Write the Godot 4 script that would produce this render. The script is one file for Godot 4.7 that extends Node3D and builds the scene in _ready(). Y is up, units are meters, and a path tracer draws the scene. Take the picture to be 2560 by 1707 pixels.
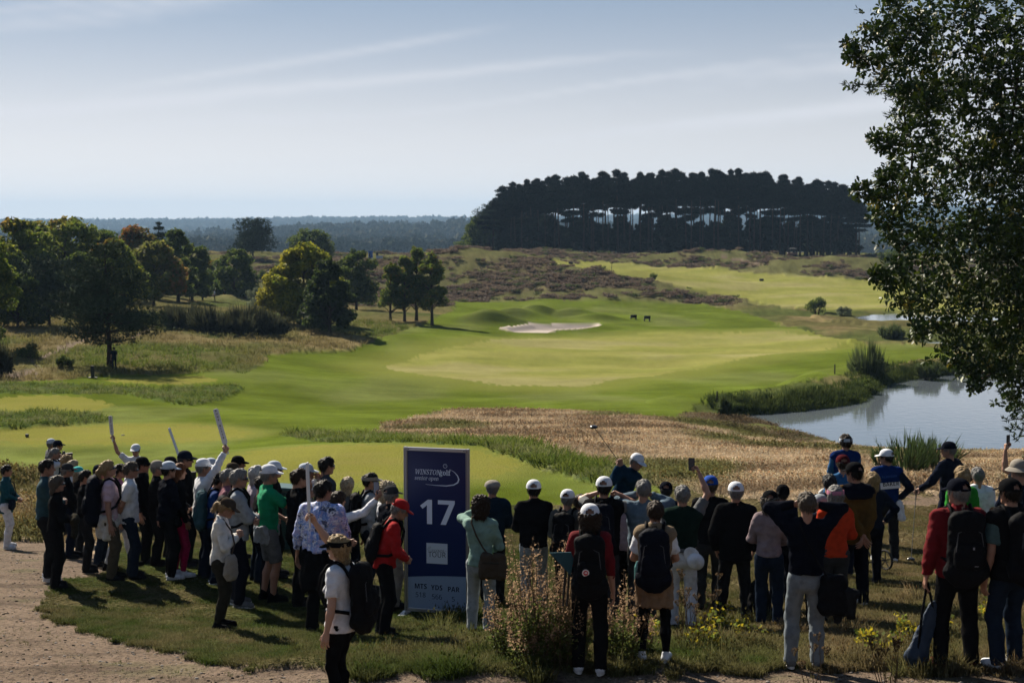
extends Node3D

const CAM_Y := 4.45
const WATER_Y := -6.0
const SUN_AZ := -33.0      # degrees left of the view direction
const SUN_EL := 36.0
const EXPOSURE := 2.3

var rng := RandomNumberGenerator.new()
var noise_a := FastNoiseLite.new()
var noise_b := FastNoiseLite.new()
var noise_c := FastNoiseLite.new()
var taken := {}
var mats := {}

const PITCH := 0.080937
var LAND_D := PackedFloat32Array([2, 5, 9, 11, 13, 14.3, 16, 18, 21, 23, 28, 32, 40, 48, 60, 75, 90, 110, 130, 165, 200, 232, 260, 300, 340, 380, 450, 650, 1000, 1400, 2100, 2900, 5000, 7000, 9000])
var LAND_H := PackedFloat32Array([
	2.6, 2.6, 2.6, 2.6, 2.6, 2.6, 2.6,
	2, 2, 2, 2, 2, 2, 2,
	0.75, 0.75, 0.75, 0.75, 0.75, 0.75, 0.75,
	0.32, 0.32, 0.32, 0.32, 0.32, 0.32, 0.32,
	0, 0, 0, 0.02, 0.04, 0.1, 0.18,
	-0.1, -0.08, -0.04, 0, 0, -0.02, 0.08,
	-0.3, -0.3, -0.3, -0.26, -0.26, -0.18, -0.08,
	-0.52, -0.58, -0.64, -0.62, -0.66, -0.42, -0.3,
	-0.8, -0.8, -0.82, -0.84, -0.85, -0.75, -0.65,
	-1.05, -1.03, -1, -1, -0.95, -0.95, -0.92,
	-1.95, -1.75, -1.5, -1.4, -1.25, -1.22, -1.2,
	-2.35, -1.95, -1.75, -1.72, -1.5, -1.4, -1.35,
	-2.85, -2.2, -1.82, -1.85, -2.1, -2.25, -2.25,
	-3.5, -3.35, -2.9, -2.85, -2.9, -3.2, -3.3,
	-3.7, -3.72, -3.9, -3.95, -4.1, -5.2, -5.4,
	-4.5, -4.6, -5.1, -5.15, -5.3, -6.2, -6.4,
	-4.9, -5, -5.7, -6.05, -6, -6, -6.2,
	-4.7, -5.05, -5.9, -6.5, -6.6, -5.9, -5.5,
	-4.4, -4.9, -5.9, -6.8, -7, -6.5, -6.1,
	-3.5, -5, -6.1, -7, -7.2, -6.9, -6.7,
	-2.5, -5.6, -6.7, -7.2, -7.2, -6.8, -6.6,
	-2, -6.7, -7, -7.2, -6.9, -6.4, -6.2,
	-1.4, -5.5, -5.6, -5.8, -5.8, -5.7, -5.6,
	-0.8, -3.2, -3.8, -4, -4.1, -4.3, -4.4,
	-0.8, -1.7, -2.2, -2.8, -2.9, -3, -3.2,
	-2, -2.5, -2.7, -3, -3.1, -3.3, -3.6,
	-7, -7, -6, -4.5, -4, -4, -5,
	-16, -16, -15, -14, -13, -13, -13,
	-22, -22, -21, -21, -20, -19, -18,
	-26, -25, -24, -22, -22, -20, -18,
	-22, -20, -8, -2, -12, -10, -8,
	-34, -32, -30, -28, -20, -10, -6,
	10, 12, 19, 21, 30, 54, 60,
	0, 0, 0, 0, 0, 20, 30,
	-10, -10, -10, -10, -10, -10, -10])
const RIDGE := [Vector3(-26.27, -2.10, -272.00), Vector3(-17.95, -0.60, -272.00), Vector3(-9.57, 0.18, -270.00), Vector3(0.32, -0.94, -264.00), Vector3(9.67, -2.78, -255.00), Vector3(18.51, -3.26, -248.00), Vector3(26.52, -5.21, -238.00), Vector3(33.95, -6.53, -229.00), Vector3(39.05, -7.96, -222.00)]
const MOUNDS := [[7.84, -325.00, -0.89, 10.00, 9.00], [17.72, -324.00, -1.27, 8.00, 7.00], [29.29, -326.00, -1.81, 9.00, 7.00], [44.37, -313.00, -1.17, 20.00, 13.00], [54.98, -308.00, -2.40, 14.00, 10.00], [65.94, -288.00, -2.22, 20.00, 15.00], [-4.47, -318.00, -1.07, 10.00, 9.00]]
var REGIONS := {
	"sandy_path": PackedVector2Array([Vector2(-15.6, -30.0), Vector2(-10.9, -29.9), Vector2(-9.9, -29.2), Vector2(-8.9, -28.0), Vector2(-7.2, -24.5), Vector2(-6.3, -22.2), Vector2(-6.3, -21.2), Vector2(-6.6, -20.8), Vector2(-6.7, -20.2), Vector2(-6.5, -19.3), Vector2(-6.2, -18.4), Vector2(-5.8, -17.6), Vector2(-5.1, -16.7), Vector2(-4.4, -15.9), Vector2(-3.8, -15.3), Vector2(-3.3, -14.8), Vector2(-2.8, -14.4), Vector2(-2.1, -14.1), Vector2(-1.2, -13.9), Vector2(-0.3, -13.8), Vector2(0.3, -13.8), Vector2(1.1, -13.9), Vector2(1.4, -13.9), Vector2(2.1, -14.0), Vector2(3.2, -14.0), Vector2(4.0, -13.7), Vector2(4.9, -13.4), Vector2(6.8, -13.4), Vector2(14.0, -4.0), Vector2(-16.0, -4.0)]),
	"far_path": PackedVector2Array([Vector2(7.8, -29.2), Vector2(8.6, -30.0), Vector2(9.5, -29.9), Vector2(10.1, -29.7), Vector2(10.8, -29.6), Vector2(11.4, -29.5), Vector2(12.1, -29.4), Vector2(12.7, -29.3), Vector2(13.4, -29.3), Vector2(12.8, -28.0), Vector2(12.2, -28.1), Vector2(11.6, -28.2), Vector2(11.0, -28.4), Vector2(10.4, -28.5), Vector2(9.8, -28.6), Vector2(9.1, -28.8), Vector2(8.0, -28.4)]),
	"tee": PackedVector2Array([Vector2(0.2, -36.8), Vector2(0.0, -36.1), Vector2(-0.3, -35.4), Vector2(-0.9, -34.9), Vector2(-1.6, -34.5), Vector2(-2.5, -34.2), Vector2(-3.4, -34.1), Vector2(-4.3, -34.3), Vector2(-5.2, -34.7), Vector2(-6.1, -35.3), Vector2(-6.8, -36.1), Vector2(-7.4, -36.9), Vector2(-7.7, -37.9), Vector2(-7.7, -38.8), Vector2(-7.5, -39.6), Vector2(-6.9, -40.3), Vector2(-6.1, -40.6), Vector2(-5.1, -40.6), Vector2(-4.0, -40.4), Vector2(-2.9, -40.0), Vector2(-1.9, -39.6), Vector2(-1.0, -39.0), Vector2(-0.4, -38.3), Vector2(0.0, -37.6)]),
	"tee_001": PackedVector2Array([Vector2(-9.9, -53.7), Vector2(-9.9, -52.8), Vector2(-10.3, -52.1), Vector2(-11.1, -51.7), Vector2(-12.1, -51.6), Vector2(-13.4, -51.5), Vector2(-14.8, -51.6), Vector2(-16.2, -51.7), Vector2(-17.5, -52.0), Vector2(-18.8, -52.5), Vector2(-19.9, -53.1), Vector2(-20.7, -53.7), Vector2(-21.1, -54.5), Vector2(-21.2, -55.2), Vector2(-20.9, -55.9), Vector2(-20.2, -56.6), Vector2(-19.2, -57.1), Vector2(-17.9, -57.4), Vector2(-16.4, -57.5), Vector2(-14.9, -57.4), Vector2(-13.4, -57.1), Vector2(-12.1, -56.5), Vector2(-11.0, -55.7), Vector2(-10.3, -54.7)]),
	"tee_002": PackedVector2Array([Vector2(-19.5, -68.8), Vector2(-19.2, -67.3), Vector2(-19.1, -65.9), Vector2(-19.3, -64.7), Vector2(-19.7, -63.9), Vector2(-20.4, -63.4), Vector2(-21.2, -63.3), Vector2(-22.1, -63.4), Vector2(-23.0, -63.8), Vector2(-24.0, -64.6), Vector2(-24.9, -65.6), Vector2(-25.7, -66.9), Vector2(-26.4, -68.4), Vector2(-26.9, -69.9), Vector2(-27.1, -71.4), Vector2(-27.0, -72.6), Vector2(-26.5, -73.6), Vector2(-25.8, -74.2), Vector2(-24.9, -74.4), Vector2(-23.8, -74.3), Vector2(-22.8, -73.8), Vector2(-21.7, -72.9), Vector2(-20.8, -71.8), Vector2(-20.0, -70.4)]),
	"tee_003": PackedVector2Array([Vector2(-18.3, -88.1), Vector2(-18.3, -87.3), Vector2(-18.4, -86.3), Vector2(-18.8, -85.3), Vector2(-19.3, -84.4), Vector2(-19.9, -83.7), Vector2(-20.7, -83.3), Vector2(-21.5, -83.1), Vector2(-22.3, -83.3), Vector2(-23.1, -83.6), Vector2(-23.8, -84.2), Vector2(-24.3, -84.9), Vector2(-24.7, -85.6), Vector2(-24.8, -86.4), Vector2(-24.6, -87.1), Vector2(-24.3, -87.8), Vector2(-23.7, -88.4), Vector2(-23.0, -88.9), Vector2(-22.1, -89.2), Vector2(-21.3, -89.5), Vector2(-20.4, -89.6), Vector2(-19.7, -89.6), Vector2(-19.1, -89.3), Vector2(-18.6, -88.8)]),
	"fairway": PackedVector2Array([Vector2(-9.6, -106.8), Vector2(-7.9, -118.4), Vector2(-5.7, -126.0), Vector2(-3.1, -134.4), Vector2(-0.0, -141.3), Vector2(3.4, -148.1), Vector2(6.3, -150.0), Vector2(9.3, -151.7), Vector2(12.3, -153.1), Vector2(15.4, -154.4), Vector2(18.2, -154.3), Vector2(21.0, -154.1), Vector2(23.7, -153.5), Vector2(26.4, -152.7), Vector2(29.1, -151.7), Vector2(31.4, -145.2), Vector2(33.4, -138.9), Vector2(27.7, -128.0), Vector2(24.4, -123.2), Vector2(21.4, -119.0), Vector2(18.6, -115.3), Vector2(15.6, -111.2), Vector2(12.9, -107.1), Vector2(10.2, -102.6), Vector2(7.5, -98.3), Vector2(5.0, -94.1), Vector2(3.1, -94.5), Vector2(1.2, -94.7), Vector2(-0.8, -94.7), Vector2(-2.7, -96.5), Vector2(-4.6, -98.0), Vector2(-6.6, -99.4)]),
	"mown": PackedVector2Array([Vector2(-41.5, -80.3), Vector2(-40.1, -80.7), Vector2(-38.7, -81.1), Vector2(-37.3, -81.5), Vector2(-35.9, -81.8), Vector2(-34.5, -82.2), Vector2(-33.1, -82.6), Vector2(-31.6, -83.0), Vector2(-30.2, -83.4), Vector2(-28.8, -85.0), Vector2(-27.3, -86.5), Vector2(-25.5, -89.5), Vector2(-23.9, -90.1), Vector2(-22.4, -91.0), Vector2(-20.9, -92.1), Vector2(-19.5, -93.6), Vector2(-17.7, -93.4), Vector2(-17.7, -100.9), Vector2(-19.1, -109.8), Vector2(-16.9, -115.7), Vector2(-13.9, -120.7), Vector2(-12.9, -129.1), Vector2(-11.8, -139.1), Vector2(-10.5, -158.5), Vector2(-9.4, -173.5), Vector2(-8.0, -191.5), Vector2(-8.6, -215.0), Vector2(-7.9, -222.1), Vector2(-3.8, -222.7), Vector2(0.3, -221.9), Vector2(4.3, -220.5), Vector2(8.3, -219.1), Vector2(12.3, -217.5), Vector2(16.2, -216.4), Vector2(20.2, -216.9), Vector2(24.3, -217.8), Vector2(28.2, -217.1), Vector2(31.0, -193.2), Vector2(31.5, -180.7), Vector2(31.9, -169.2), Vector2(32.0, -158.4), Vector2(32.0, -148.3), Vector2(32.8, -139.9), Vector2(33.4, -131.8), Vector2(37.1, -132.0), Vector2(37.1, -120.3), Vector2(32.9, -104.5), Vector2(28.7, -101.1), Vector2(26.4, -98.3), Vector2(24.2, -95.5), Vector2(22.1, -92.8), Vector2(19.1, -88.9), Vector2(16.4, -85.1), Vector2(14.0, -83.0), Vector2(11.8, -80.4), Vector2(9.5, -74.5), Vector2(8.0, -67.4), Vector2(6.7, -67.9), Vector2(5.4, -69.1), Vector2(4.1, -70.7), Vector2(2.8, -72.7), Vector2(1.3, -72.9), Vector2(-0.2, -72.9), Vector2(-1.7, -73.1), Vector2(-3.7, -69.1), Vector2(-4.5, -63.9), Vector2(-5.0, -59.2), Vector2(-5.0, -51.2), Vector2(-3.8, -49.5), Vector2(-2.6, -47.9), Vector2(-1.6, -46.8), Vector2(-0.6, -44.2), Vector2(0.3, -43.0), Vector2(1.1, -40.0), Vector2(1.9, -38.6), Vector2(2.6, -37.5), Vector2(3.0, -35.8), Vector2(3.4, -34.1), Vector2(3.6, -31.8), Vector2(2.8, -31.1), Vector2(2.1, -30.5), Vector2(1.5, -30.6), Vector2(0.9, -30.8), Vector2(0.3, -30.9), Vector2(-0.2, -30.9), Vector2(-0.8, -30.8), Vector2(-1.4, -30.6), Vector2(-2.0, -30.5), Vector2(-2.6, -30.3), Vector2(-3.2, -30.4), Vector2(-3.7, -30.5), Vector2(-4.3, -30.7), Vector2(-4.9, -30.8), Vector2(-5.5, -31.0), Vector2(-6.2, -31.2), Vector2(-6.8, -31.4), Vector2(-7.4, -31.7), Vector2(-8.1, -32.0), Vector2(-8.8, -32.4), Vector2(-9.7, -33.9), Vector2(-10.6, -35.5), Vector2(-11.7, -37.5), Vector2(-13.0, -39.9), Vector2(-14.2, -41.0), Vector2(-15.3, -41.9), Vector2(-16.3, -42.4), Vector2(-17.2, -42.7), Vector2(-18.1, -42.8), Vector2(-19.0, -42.9), Vector2(-19.8, -43.0), Vector2(-20.7, -43.2), Vector2(-21.7, -43.4), Vector2(-22.7, -43.7), Vector2(-24.4, -47.1), Vector2(-25.8, -49.7), Vector2(-27.0, -52.2), Vector2(-28.3, -54.7), Vector2(-29.7, -57.4), Vector2(-31.6, -61.2), Vector2(-34.5, -66.8), Vector2(-38.1, -73.8)]),
	"rough_a": PackedVector2Array([Vector2(-32.2, -62.3), Vector2(-31.0, -62.3), Vector2(-29.8, -62.4), Vector2(-28.7, -62.4), Vector2(-27.5, -62.5), Vector2(-26.3, -62.5), Vector2(-25.1, -62.6), Vector2(-23.9, -62.6), Vector2(-22.7, -62.7), Vector2(-21.7, -63.1), Vector2(-20.7, -63.5), Vector2(-19.1, -62.3), Vector2(-17.7, -61.2), Vector2(-16.8, -58.7), Vector2(-18.3, -57.7), Vector2(-19.4, -57.0), Vector2(-20.4, -56.3), Vector2(-21.4, -56.1), Vector2(-22.4, -55.8), Vector2(-23.4, -55.6), Vector2(-24.4, -55.4), Vector2(-25.3, -55.1), Vector2(-26.3, -54.9), Vector2(-27.2, -54.7), Vector2(-28.2, -54.5), Vector2(-29.8, -57.7)]),
	"rough_b": PackedVector2Array([Vector2(-42.2, -81.9), Vector2(-40.8, -82.1), Vector2(-39.3, -82.3), Vector2(-37.8, -82.4), Vector2(-36.3, -82.6), Vector2(-34.7, -82.8), Vector2(-33.2, -83.0), Vector2(-31.7, -83.2), Vector2(-30.2, -83.4), Vector2(-28.4, -83.1), Vector2(-26.5, -82.6), Vector2(-24.7, -82.3), Vector2(-22.5, -81.3), Vector2(-20.5, -80.5), Vector2(-19.2, -81.8), Vector2(-17.9, -83.5), Vector2(-16.6, -85.5), Vector2(-15.8, -82.7), Vector2(-15.7, -75.6), Vector2(-15.8, -69.6), Vector2(-18.0, -72.5), Vector2(-20.4, -75.5), Vector2(-22.1, -75.5), Vector2(-23.9, -75.6), Vector2(-25.6, -75.6), Vector2(-27.3, -75.5), Vector2(-28.8, -75.4), Vector2(-30.2, -75.4), Vector2(-31.7, -75.4), Vector2(-33.1, -75.4), Vector2(-34.6, -75.5), Vector2(-36.1, -75.5), Vector2(-37.5, -75.5), Vector2(-39.0, -75.5)]),
	"rough_c": PackedVector2Array([Vector2(-8.8, -53.3), Vector2(-8.1, -55.1), Vector2(-6.6, -53.6), Vector2(-5.1, -52.1), Vector2(-3.8, -50.1), Vector2(-2.6, -48.2), Vector2(-1.6, -47.5), Vector2(-0.6, -46.6), Vector2(0.3, -45.0), Vector2(0.9, -40.2), Vector2(1.5, -38.8), Vector2(2.0, -37.6), Vector2(2.4, -36.4), Vector2(2.8, -35.1), Vector2(3.2, -33.7), Vector2(2.1, -33.6), Vector2(1.6, -34.9), Vector2(1.1, -36.0), Vector2(0.5, -37.1), Vector2(-0.2, -38.5), Vector2(-0.9, -40.4), Vector2(-1.9, -40.8), Vector2(-2.9, -41.7), Vector2(-3.8, -41.6), Vector2(-4.6, -41.9), Vector2(-6.2, -47.4), Vector2(-7.6, -50.9)]),
	"meadow": PackedVector2Array([Vector2(-5.0, -51.2), Vector2(-5.0, -59.2), Vector2(-4.5, -63.9), Vector2(-3.7, -69.1), Vector2(-1.7, -73.1), Vector2(-0.2, -72.9), Vector2(1.3, -72.9), Vector2(2.8, -72.7), Vector2(4.1, -70.7), Vector2(5.4, -69.1), Vector2(6.7, -67.9), Vector2(8.0, -67.4), Vector2(9.1, -65.0), Vector2(10.3, -63.8), Vector2(11.4, -61.2), Vector2(12.9, -62.9), Vector2(14.3, -63.9), Vector2(15.8, -65.0), Vector2(17.2, -65.3), Vector2(18.5, -65.2), Vector2(19.7, -64.8), Vector2(20.8, -64.2), Vector2(21.8, -63.5), Vector2(22.9, -62.9), Vector2(18.3, -47.8), Vector2(19.0, -47.0), Vector2(19.6, -46.4), Vector2(20.3, -45.9), Vector2(21.1, -45.5), Vector2(21.8, -45.2), Vector2(22.6, -44.9), Vector2(19.2, -38.3), Vector2(17.1, -33.9), Vector2(15.8, -31.4), Vector2(15.1, -30.0), Vector2(14.5, -30.0), Vector2(13.9, -29.9), Vector2(13.3, -29.9), Vector2(12.7, -29.9), Vector2(12.1, -29.9), Vector2(11.5, -29.8), Vector2(10.9, -29.8), Vector2(10.3, -30.0), Vector2(9.8, -30.1), Vector2(9.2, -30.2), Vector2(8.7, -30.4), Vector2(8.2, -30.1), Vector2(7.4, -29.8), Vector2(6.6, -29.4), Vector2(6.0, -29.5), Vector2(5.4, -29.7), Vector2(4.8, -29.9), Vector2(4.3, -30.9), Vector2(3.8, -32.1), Vector2(3.2, -34.2), Vector2(2.9, -35.5), Vector2(2.5, -36.8), Vector2(2.0, -38.1), Vector2(1.5, -39.1), Vector2(0.9, -40.5), Vector2(0.3, -45.0), Vector2(-0.6, -46.8), Vector2(-1.6, -47.8), Vector2(-2.6, -48.5), Vector2(-3.8, -49.8)]),
	"left_meadow": PackedVector2Array([Vector2(-22.7, -43.7), Vector2(-21.8, -43.7), Vector2(-21.0, -43.7), Vector2(-20.2, -43.7), Vector2(-19.4, -43.9), Vector2(-18.6, -44.0), Vector2(-17.8, -44.1), Vector2(-16.9, -44.0), Vector2(-16.0, -43.8), Vector2(-14.9, -43.2), Vector2(-13.2, -39.4), Vector2(-11.9, -36.9), Vector2(-11.0, -34.9), Vector2(-10.2, -33.1), Vector2(-9.4, -31.4), Vector2(-8.7, -29.9), Vector2(-8.1, -28.3), Vector2(-7.2, -24.5), Vector2(-8.9, -28.0), Vector2(-9.9, -29.2), Vector2(-10.9, -29.9), Vector2(-11.5, -30.0), Vector2(-12.1, -30.0), Vector2(-12.7, -30.0), Vector2(-13.3, -30.0), Vector2(-13.9, -30.0), Vector2(-14.4, -30.0), Vector2(-15.0, -30.0), Vector2(-15.6, -30.0), Vector2(-16.4, -31.6), Vector2(-17.2, -33.1), Vector2(-18.0, -34.7), Vector2(-18.9, -36.4), Vector2(-19.9, -38.3), Vector2(-21.0, -40.5)]),
	"fairway_b": PackedVector2Array([Vector2(1.5, -257.2), Vector2(6.9, -259.6), Vector2(14.7, -308.3), Vector2(20.9, -304.6), Vector2(27.3, -298.8), Vector2(33.6, -294.2), Vector2(39.5, -287.5), Vector2(44.8, -279.5), Vector2(49.4, -273.5), Vector2(54.1, -268.8), Vector2(58.6, -264.5), Vector2(63.9, -259.6), Vector2(68.6, -253.5), Vector2(68.1, -238.8), Vector2(67.2, -224.3), Vector2(66.1, -210.7), Vector2(69.7, -208.6), Vector2(73.3, -206.6), Vector2(76.8, -204.7), Vector2(80.3, -202.9), Vector2(83.7, -201.3), Vector2(87.2, -199.7), Vector2(81.2, -186.0), Vector2(77.0, -185.6), Vector2(72.9, -185.2), Vector2(68.8, -184.9), Vector2(64.8, -184.8), Vector2(60.9, -184.8), Vector2(56.2, -185.4), Vector2(51.6, -186.1), Vector2(48.6, -187.8), Vector2(45.6, -189.6), Vector2(42.5, -191.6), Vector2(38.4, -200.8), Vector2(36.9, -217.7), Vector2(34.3, -228.8), Vector2(30.3, -233.4), Vector2(26.5, -238.0), Vector2(22.4, -241.2), Vector2(18.2, -243.4), Vector2(13.9, -246.9), Vector2(9.7, -255.0)]),
	"bunker": PackedVector2Array([Vector2(-1.5, -161.1), Vector2(-1.2, -159.0), Vector2(0.2, -157.1), Vector2(4.5, -156.9), Vector2(5.1, -159.9), Vector2(7.7, -162.7), Vector2(10.7, -166.9), Vector2(10.3, -169.6), Vector2(7.0, -169.5), Vector2(3.8, -168.7), Vector2(2.0, -168.2), Vector2(0.7, -166.0), Vector2(-0.8, -163.8)]),
	"track_a": PackedVector2Array([Vector2(-32.2, -119.9), Vector2(-32.7, -127.3), Vector2(-34.6, -137.8), Vector2(-38.5, -150.9), Vector2(-40.3, -159.7), Vector2(-39.0, -154.5), Vector2(-37.3, -146.5), Vector2(-33.7, -134.2), Vector2(-31.9, -124.4), Vector2(-31.6, -117.4)]),
	"track_b": PackedVector2Array([Vector2(-33.2, -87.3), Vector2(-31.5, -90.3), Vector2(-31.4, -93.7), Vector2(-33.3, -97.9), Vector2(-34.1, -104.1), Vector2(-34.8, -110.4), Vector2(-35.2, -117.4), Vector2(-34.0, -113.5), Vector2(-33.7, -106.9), Vector2(-33.1, -101.0), Vector2(-32.3, -95.1), Vector2(-30.5, -90.8), Vector2(-30.5, -87.4), Vector2(-32.1, -84.3)]),
	"track_c": PackedVector2Array([Vector2(44.7, -305.1), Vector2(48.3, -301.6), Vector2(51.7, -294.7), Vector2(50.7, -288.7), Vector2(47.8, -298.4), Vector2(44.4, -303.0)]),
	"pond": PackedVector2Array([Vector2(11.9, -75.9), Vector2(11.8, -77.0), Vector2(12.1, -77.8), Vector2(12.4, -78.3), Vector2(12.9, -78.7), Vector2(13.6, -78.8), Vector2(14.3, -79.1), Vector2(15.2, -79.6), Vector2(16.2, -80.2), Vector2(17.2, -81.0), Vector2(18.2, -81.8), Vector2(19.2, -82.6), Vector2(20.1, -83.6), Vector2(20.8, -84.6), Vector2(21.2, -85.7), Vector2(21.8, -87.0), Vector2(22.5, -88.8), Vector2(23.4, -90.9), Vector2(24.3, -92.8), Vector2(25.4, -94.5), Vector2(26.5, -96.0), Vector2(27.6, -97.3), Vector2(28.8, -98.4), Vector2(29.9, -99.3), Vector2(31.4, -100.2), Vector2(33.1, -101.2), Vector2(35.0, -102.2), Vector2(37.2, -103.0), Vector2(40.3, -104.1), Vector2(43.7, -105.1), Vector2(45.7, -104.2), Vector2(45.6, -100.9), Vector2(44.2, -95.7), Vector2(41.9, -89.3), Vector2(38.1, -81.0), Vector2(33.3, -71.6), Vector2(30.3, -64.2), Vector2(30.9, -60.4), Vector2(33.2, -58.7), Vector2(34.0, -58.0), Vector2(31.6, -58.2), Vector2(27.7, -59.3), Vector2(24.0, -60.5), Vector2(21.1, -61.3), Vector2(18.5, -62.1), Vector2(16.5, -63.0), Vector2(15.4, -64.1), Vector2(14.9, -65.3), Vector2(14.5, -66.5), Vector2(14.1, -67.4), Vector2(13.8, -68.3), Vector2(13.4, -69.5), Vector2(12.8, -71.5), Vector2(12.2, -73.9)]),
	"pond_b": PackedVector2Array([Vector2(43.3, -175.9), Vector2(46.5, -181.9), Vector2(50.1, -184.7), Vector2(54.0, -184.7), Vector2(57.6, -184.2), Vector2(61.1, -183.7), Vector2(60.6, -174.3), Vector2(53.6, -165.7), Vector2(50.3, -167.6), Vector2(47.0, -169.5), Vector2(43.6, -170.3)]),
	"pond_c": PackedVector2Array([Vector2(38.1, -134.5), Vector2(40.3, -138.1), Vector2(42.7, -137.1), Vector2(42.3, -132.5), Vector2(40.0, -129.7), Vector2(38.1, -131.5)]),
}
const TREES := [
	["maple", Vector3(-51.98, -3.97, -150.00), 9.15, 7.12, "olive green tree with a rust red top at the far left"],
	["maple", Vector3(-52.76, -3.94, -168.00), 9.36, 8.74, "tall green tree with thin upright top twigs behind the rust topped tree"],
	["pine", Vector3(-41.79, -4.52, -128.00), 5.97, 6.46, "bushy blue green pine beside the dark tall pine, on its left"],
	["bigpine", Vector3(-27.01, -4.94, -95.00), 8.21, 7.27, "large dark pine standing alone above the raised tee lawn"],
	["maple", Vector3(-41.97, -4.53, -150.00), 7.48, 5.97, "yellow green tree peeking out behind the large dark pine"],
	["autumn", Vector3(-49.50, -4.98, -190.00), 9.43, 7.85, "tree with orange and red leaves in its crown, left of the hazy hills"],
	["pine", Vector3(-50.81, -5.60, -205.00), 10.68, 2.51, "slim dark pine rising behind the orange leaved tree"],
	["broad", Vector3(-43.51, -5.35, -185.00), 9.51, 5.55, "dark green rounded tree right of the orange leaved tree"],
	["autumn_b", Vector3(-42.42, -4.88, -168.00), 7.23, 7.46, "yellow green tree with salmon coloured leaves on its right side"],
	["broad", Vector3(-41.41, -6.62, -212.00), 7.58, 6.81, "dark round tree with a reddish tip behind the light green bushes"],
	["pine", Vector3(-57.94, -2.72, -318.00), 8.52, 9.54, "domed dark pine alone on the skyline, left of the round tree"],
	["broad", Vector3(-42.19, -3.73, -300.00), 7.27, 9.18, "round dark tree alone on the skyline"],
	["yellow", Vector3(-21.62, -5.74, -148.00), 8.26, 7.25, "yellow green maple, tallest of the grove in the middle"],
	["yellow", Vector3(-23.79, -5.58, -146.00), 5.80, 5.59, "yellowing tree at the left edge of the middle grove"],
	["dark_maple", Vector3(-17.49, -5.85, -136.00), 7.03, 6.24, "dark green spreading tree at the front of the middle grove"],
	["dark_maple", Vector3(-19.54, -5.76, -139.00), 5.08, 3.40, "low dark tree in the middle grove, left of the front one"],
	["broad", Vector3(-20.85, -6.61, -190.00), 7.88, 5.82, "green tree behind the right side of the middle grove"],
	["young", Vector3(-13.95, -6.37, -163.00), 6.60, 4.39, "leftmost of the four young trees in a row on bare trunks"],
	["young", Vector3(-12.35, -6.46, -163.00), 7.48, 4.29, "second from left of the four young trees in a row, with a few orange leaves"],
	["young", Vector3(-11.13, -6.55, -165.00), 8.74, 4.65, "tallest of the four young trees in a row"],
	["young", Vector3(-9.14, -6.61, -162.00), 8.05, 4.96, "rightmost of the four young trees in a row, leaning over its shadow"],
	["maple", Vector3(-39.23, -4.76, -105.00), 9.18, 5.14, "dark tree cut off by the left edge of the picture"],
	["broad", Vector3(-43.55, -4.52, -125.00), 4.74, 4.97, "low olive tree in front of the rust topped tree"],
	["broad", Vector3(-51.80, -4.25, -178.00), 8.10, 7.63, "green tree on the skyline behind the large dark pine"],
	["maple", Vector3(-58.23, -3.53, -176.00), 8.36, 7.00, "broad green tree between the rust topped tree and the tall green tree"],
	["yellow", Vector3(-40.94, -4.60, -150.00), 6.04, 4.59, "yellow green tree right behind the large dark pine"],
	["maple", Vector3(-49.34, -4.22, -138.00), 6.95, 5.07, "olive tree at the left edge in front of the rust topped tree"],
	["broad", Vector3(-42.30, -4.45, -140.00), 6.30, 4.71, "dark green tree between the blue green pine and the large dark pine"],
	["broad", Vector3(-44.17, -5.73, -196.00), 7.73, 5.40, "green tree between the dark rounded tree and the reddish tipped one"],
	["maple", Vector3(-45.98, -6.94, -222.00), 5.91, 6.80, "soft green tree beside the light green bushes"],
	["pine", Vector3(-6.56, -2.66, -352.00), 12.35, 7.54, "short broad pine at the left end of the pine wood"],
	["broad", Vector3(-8.35, -2.64, -350.00), 9.11, 8.03, "rounded leafy tree at the left foot of the pine wood"],
]
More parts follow.
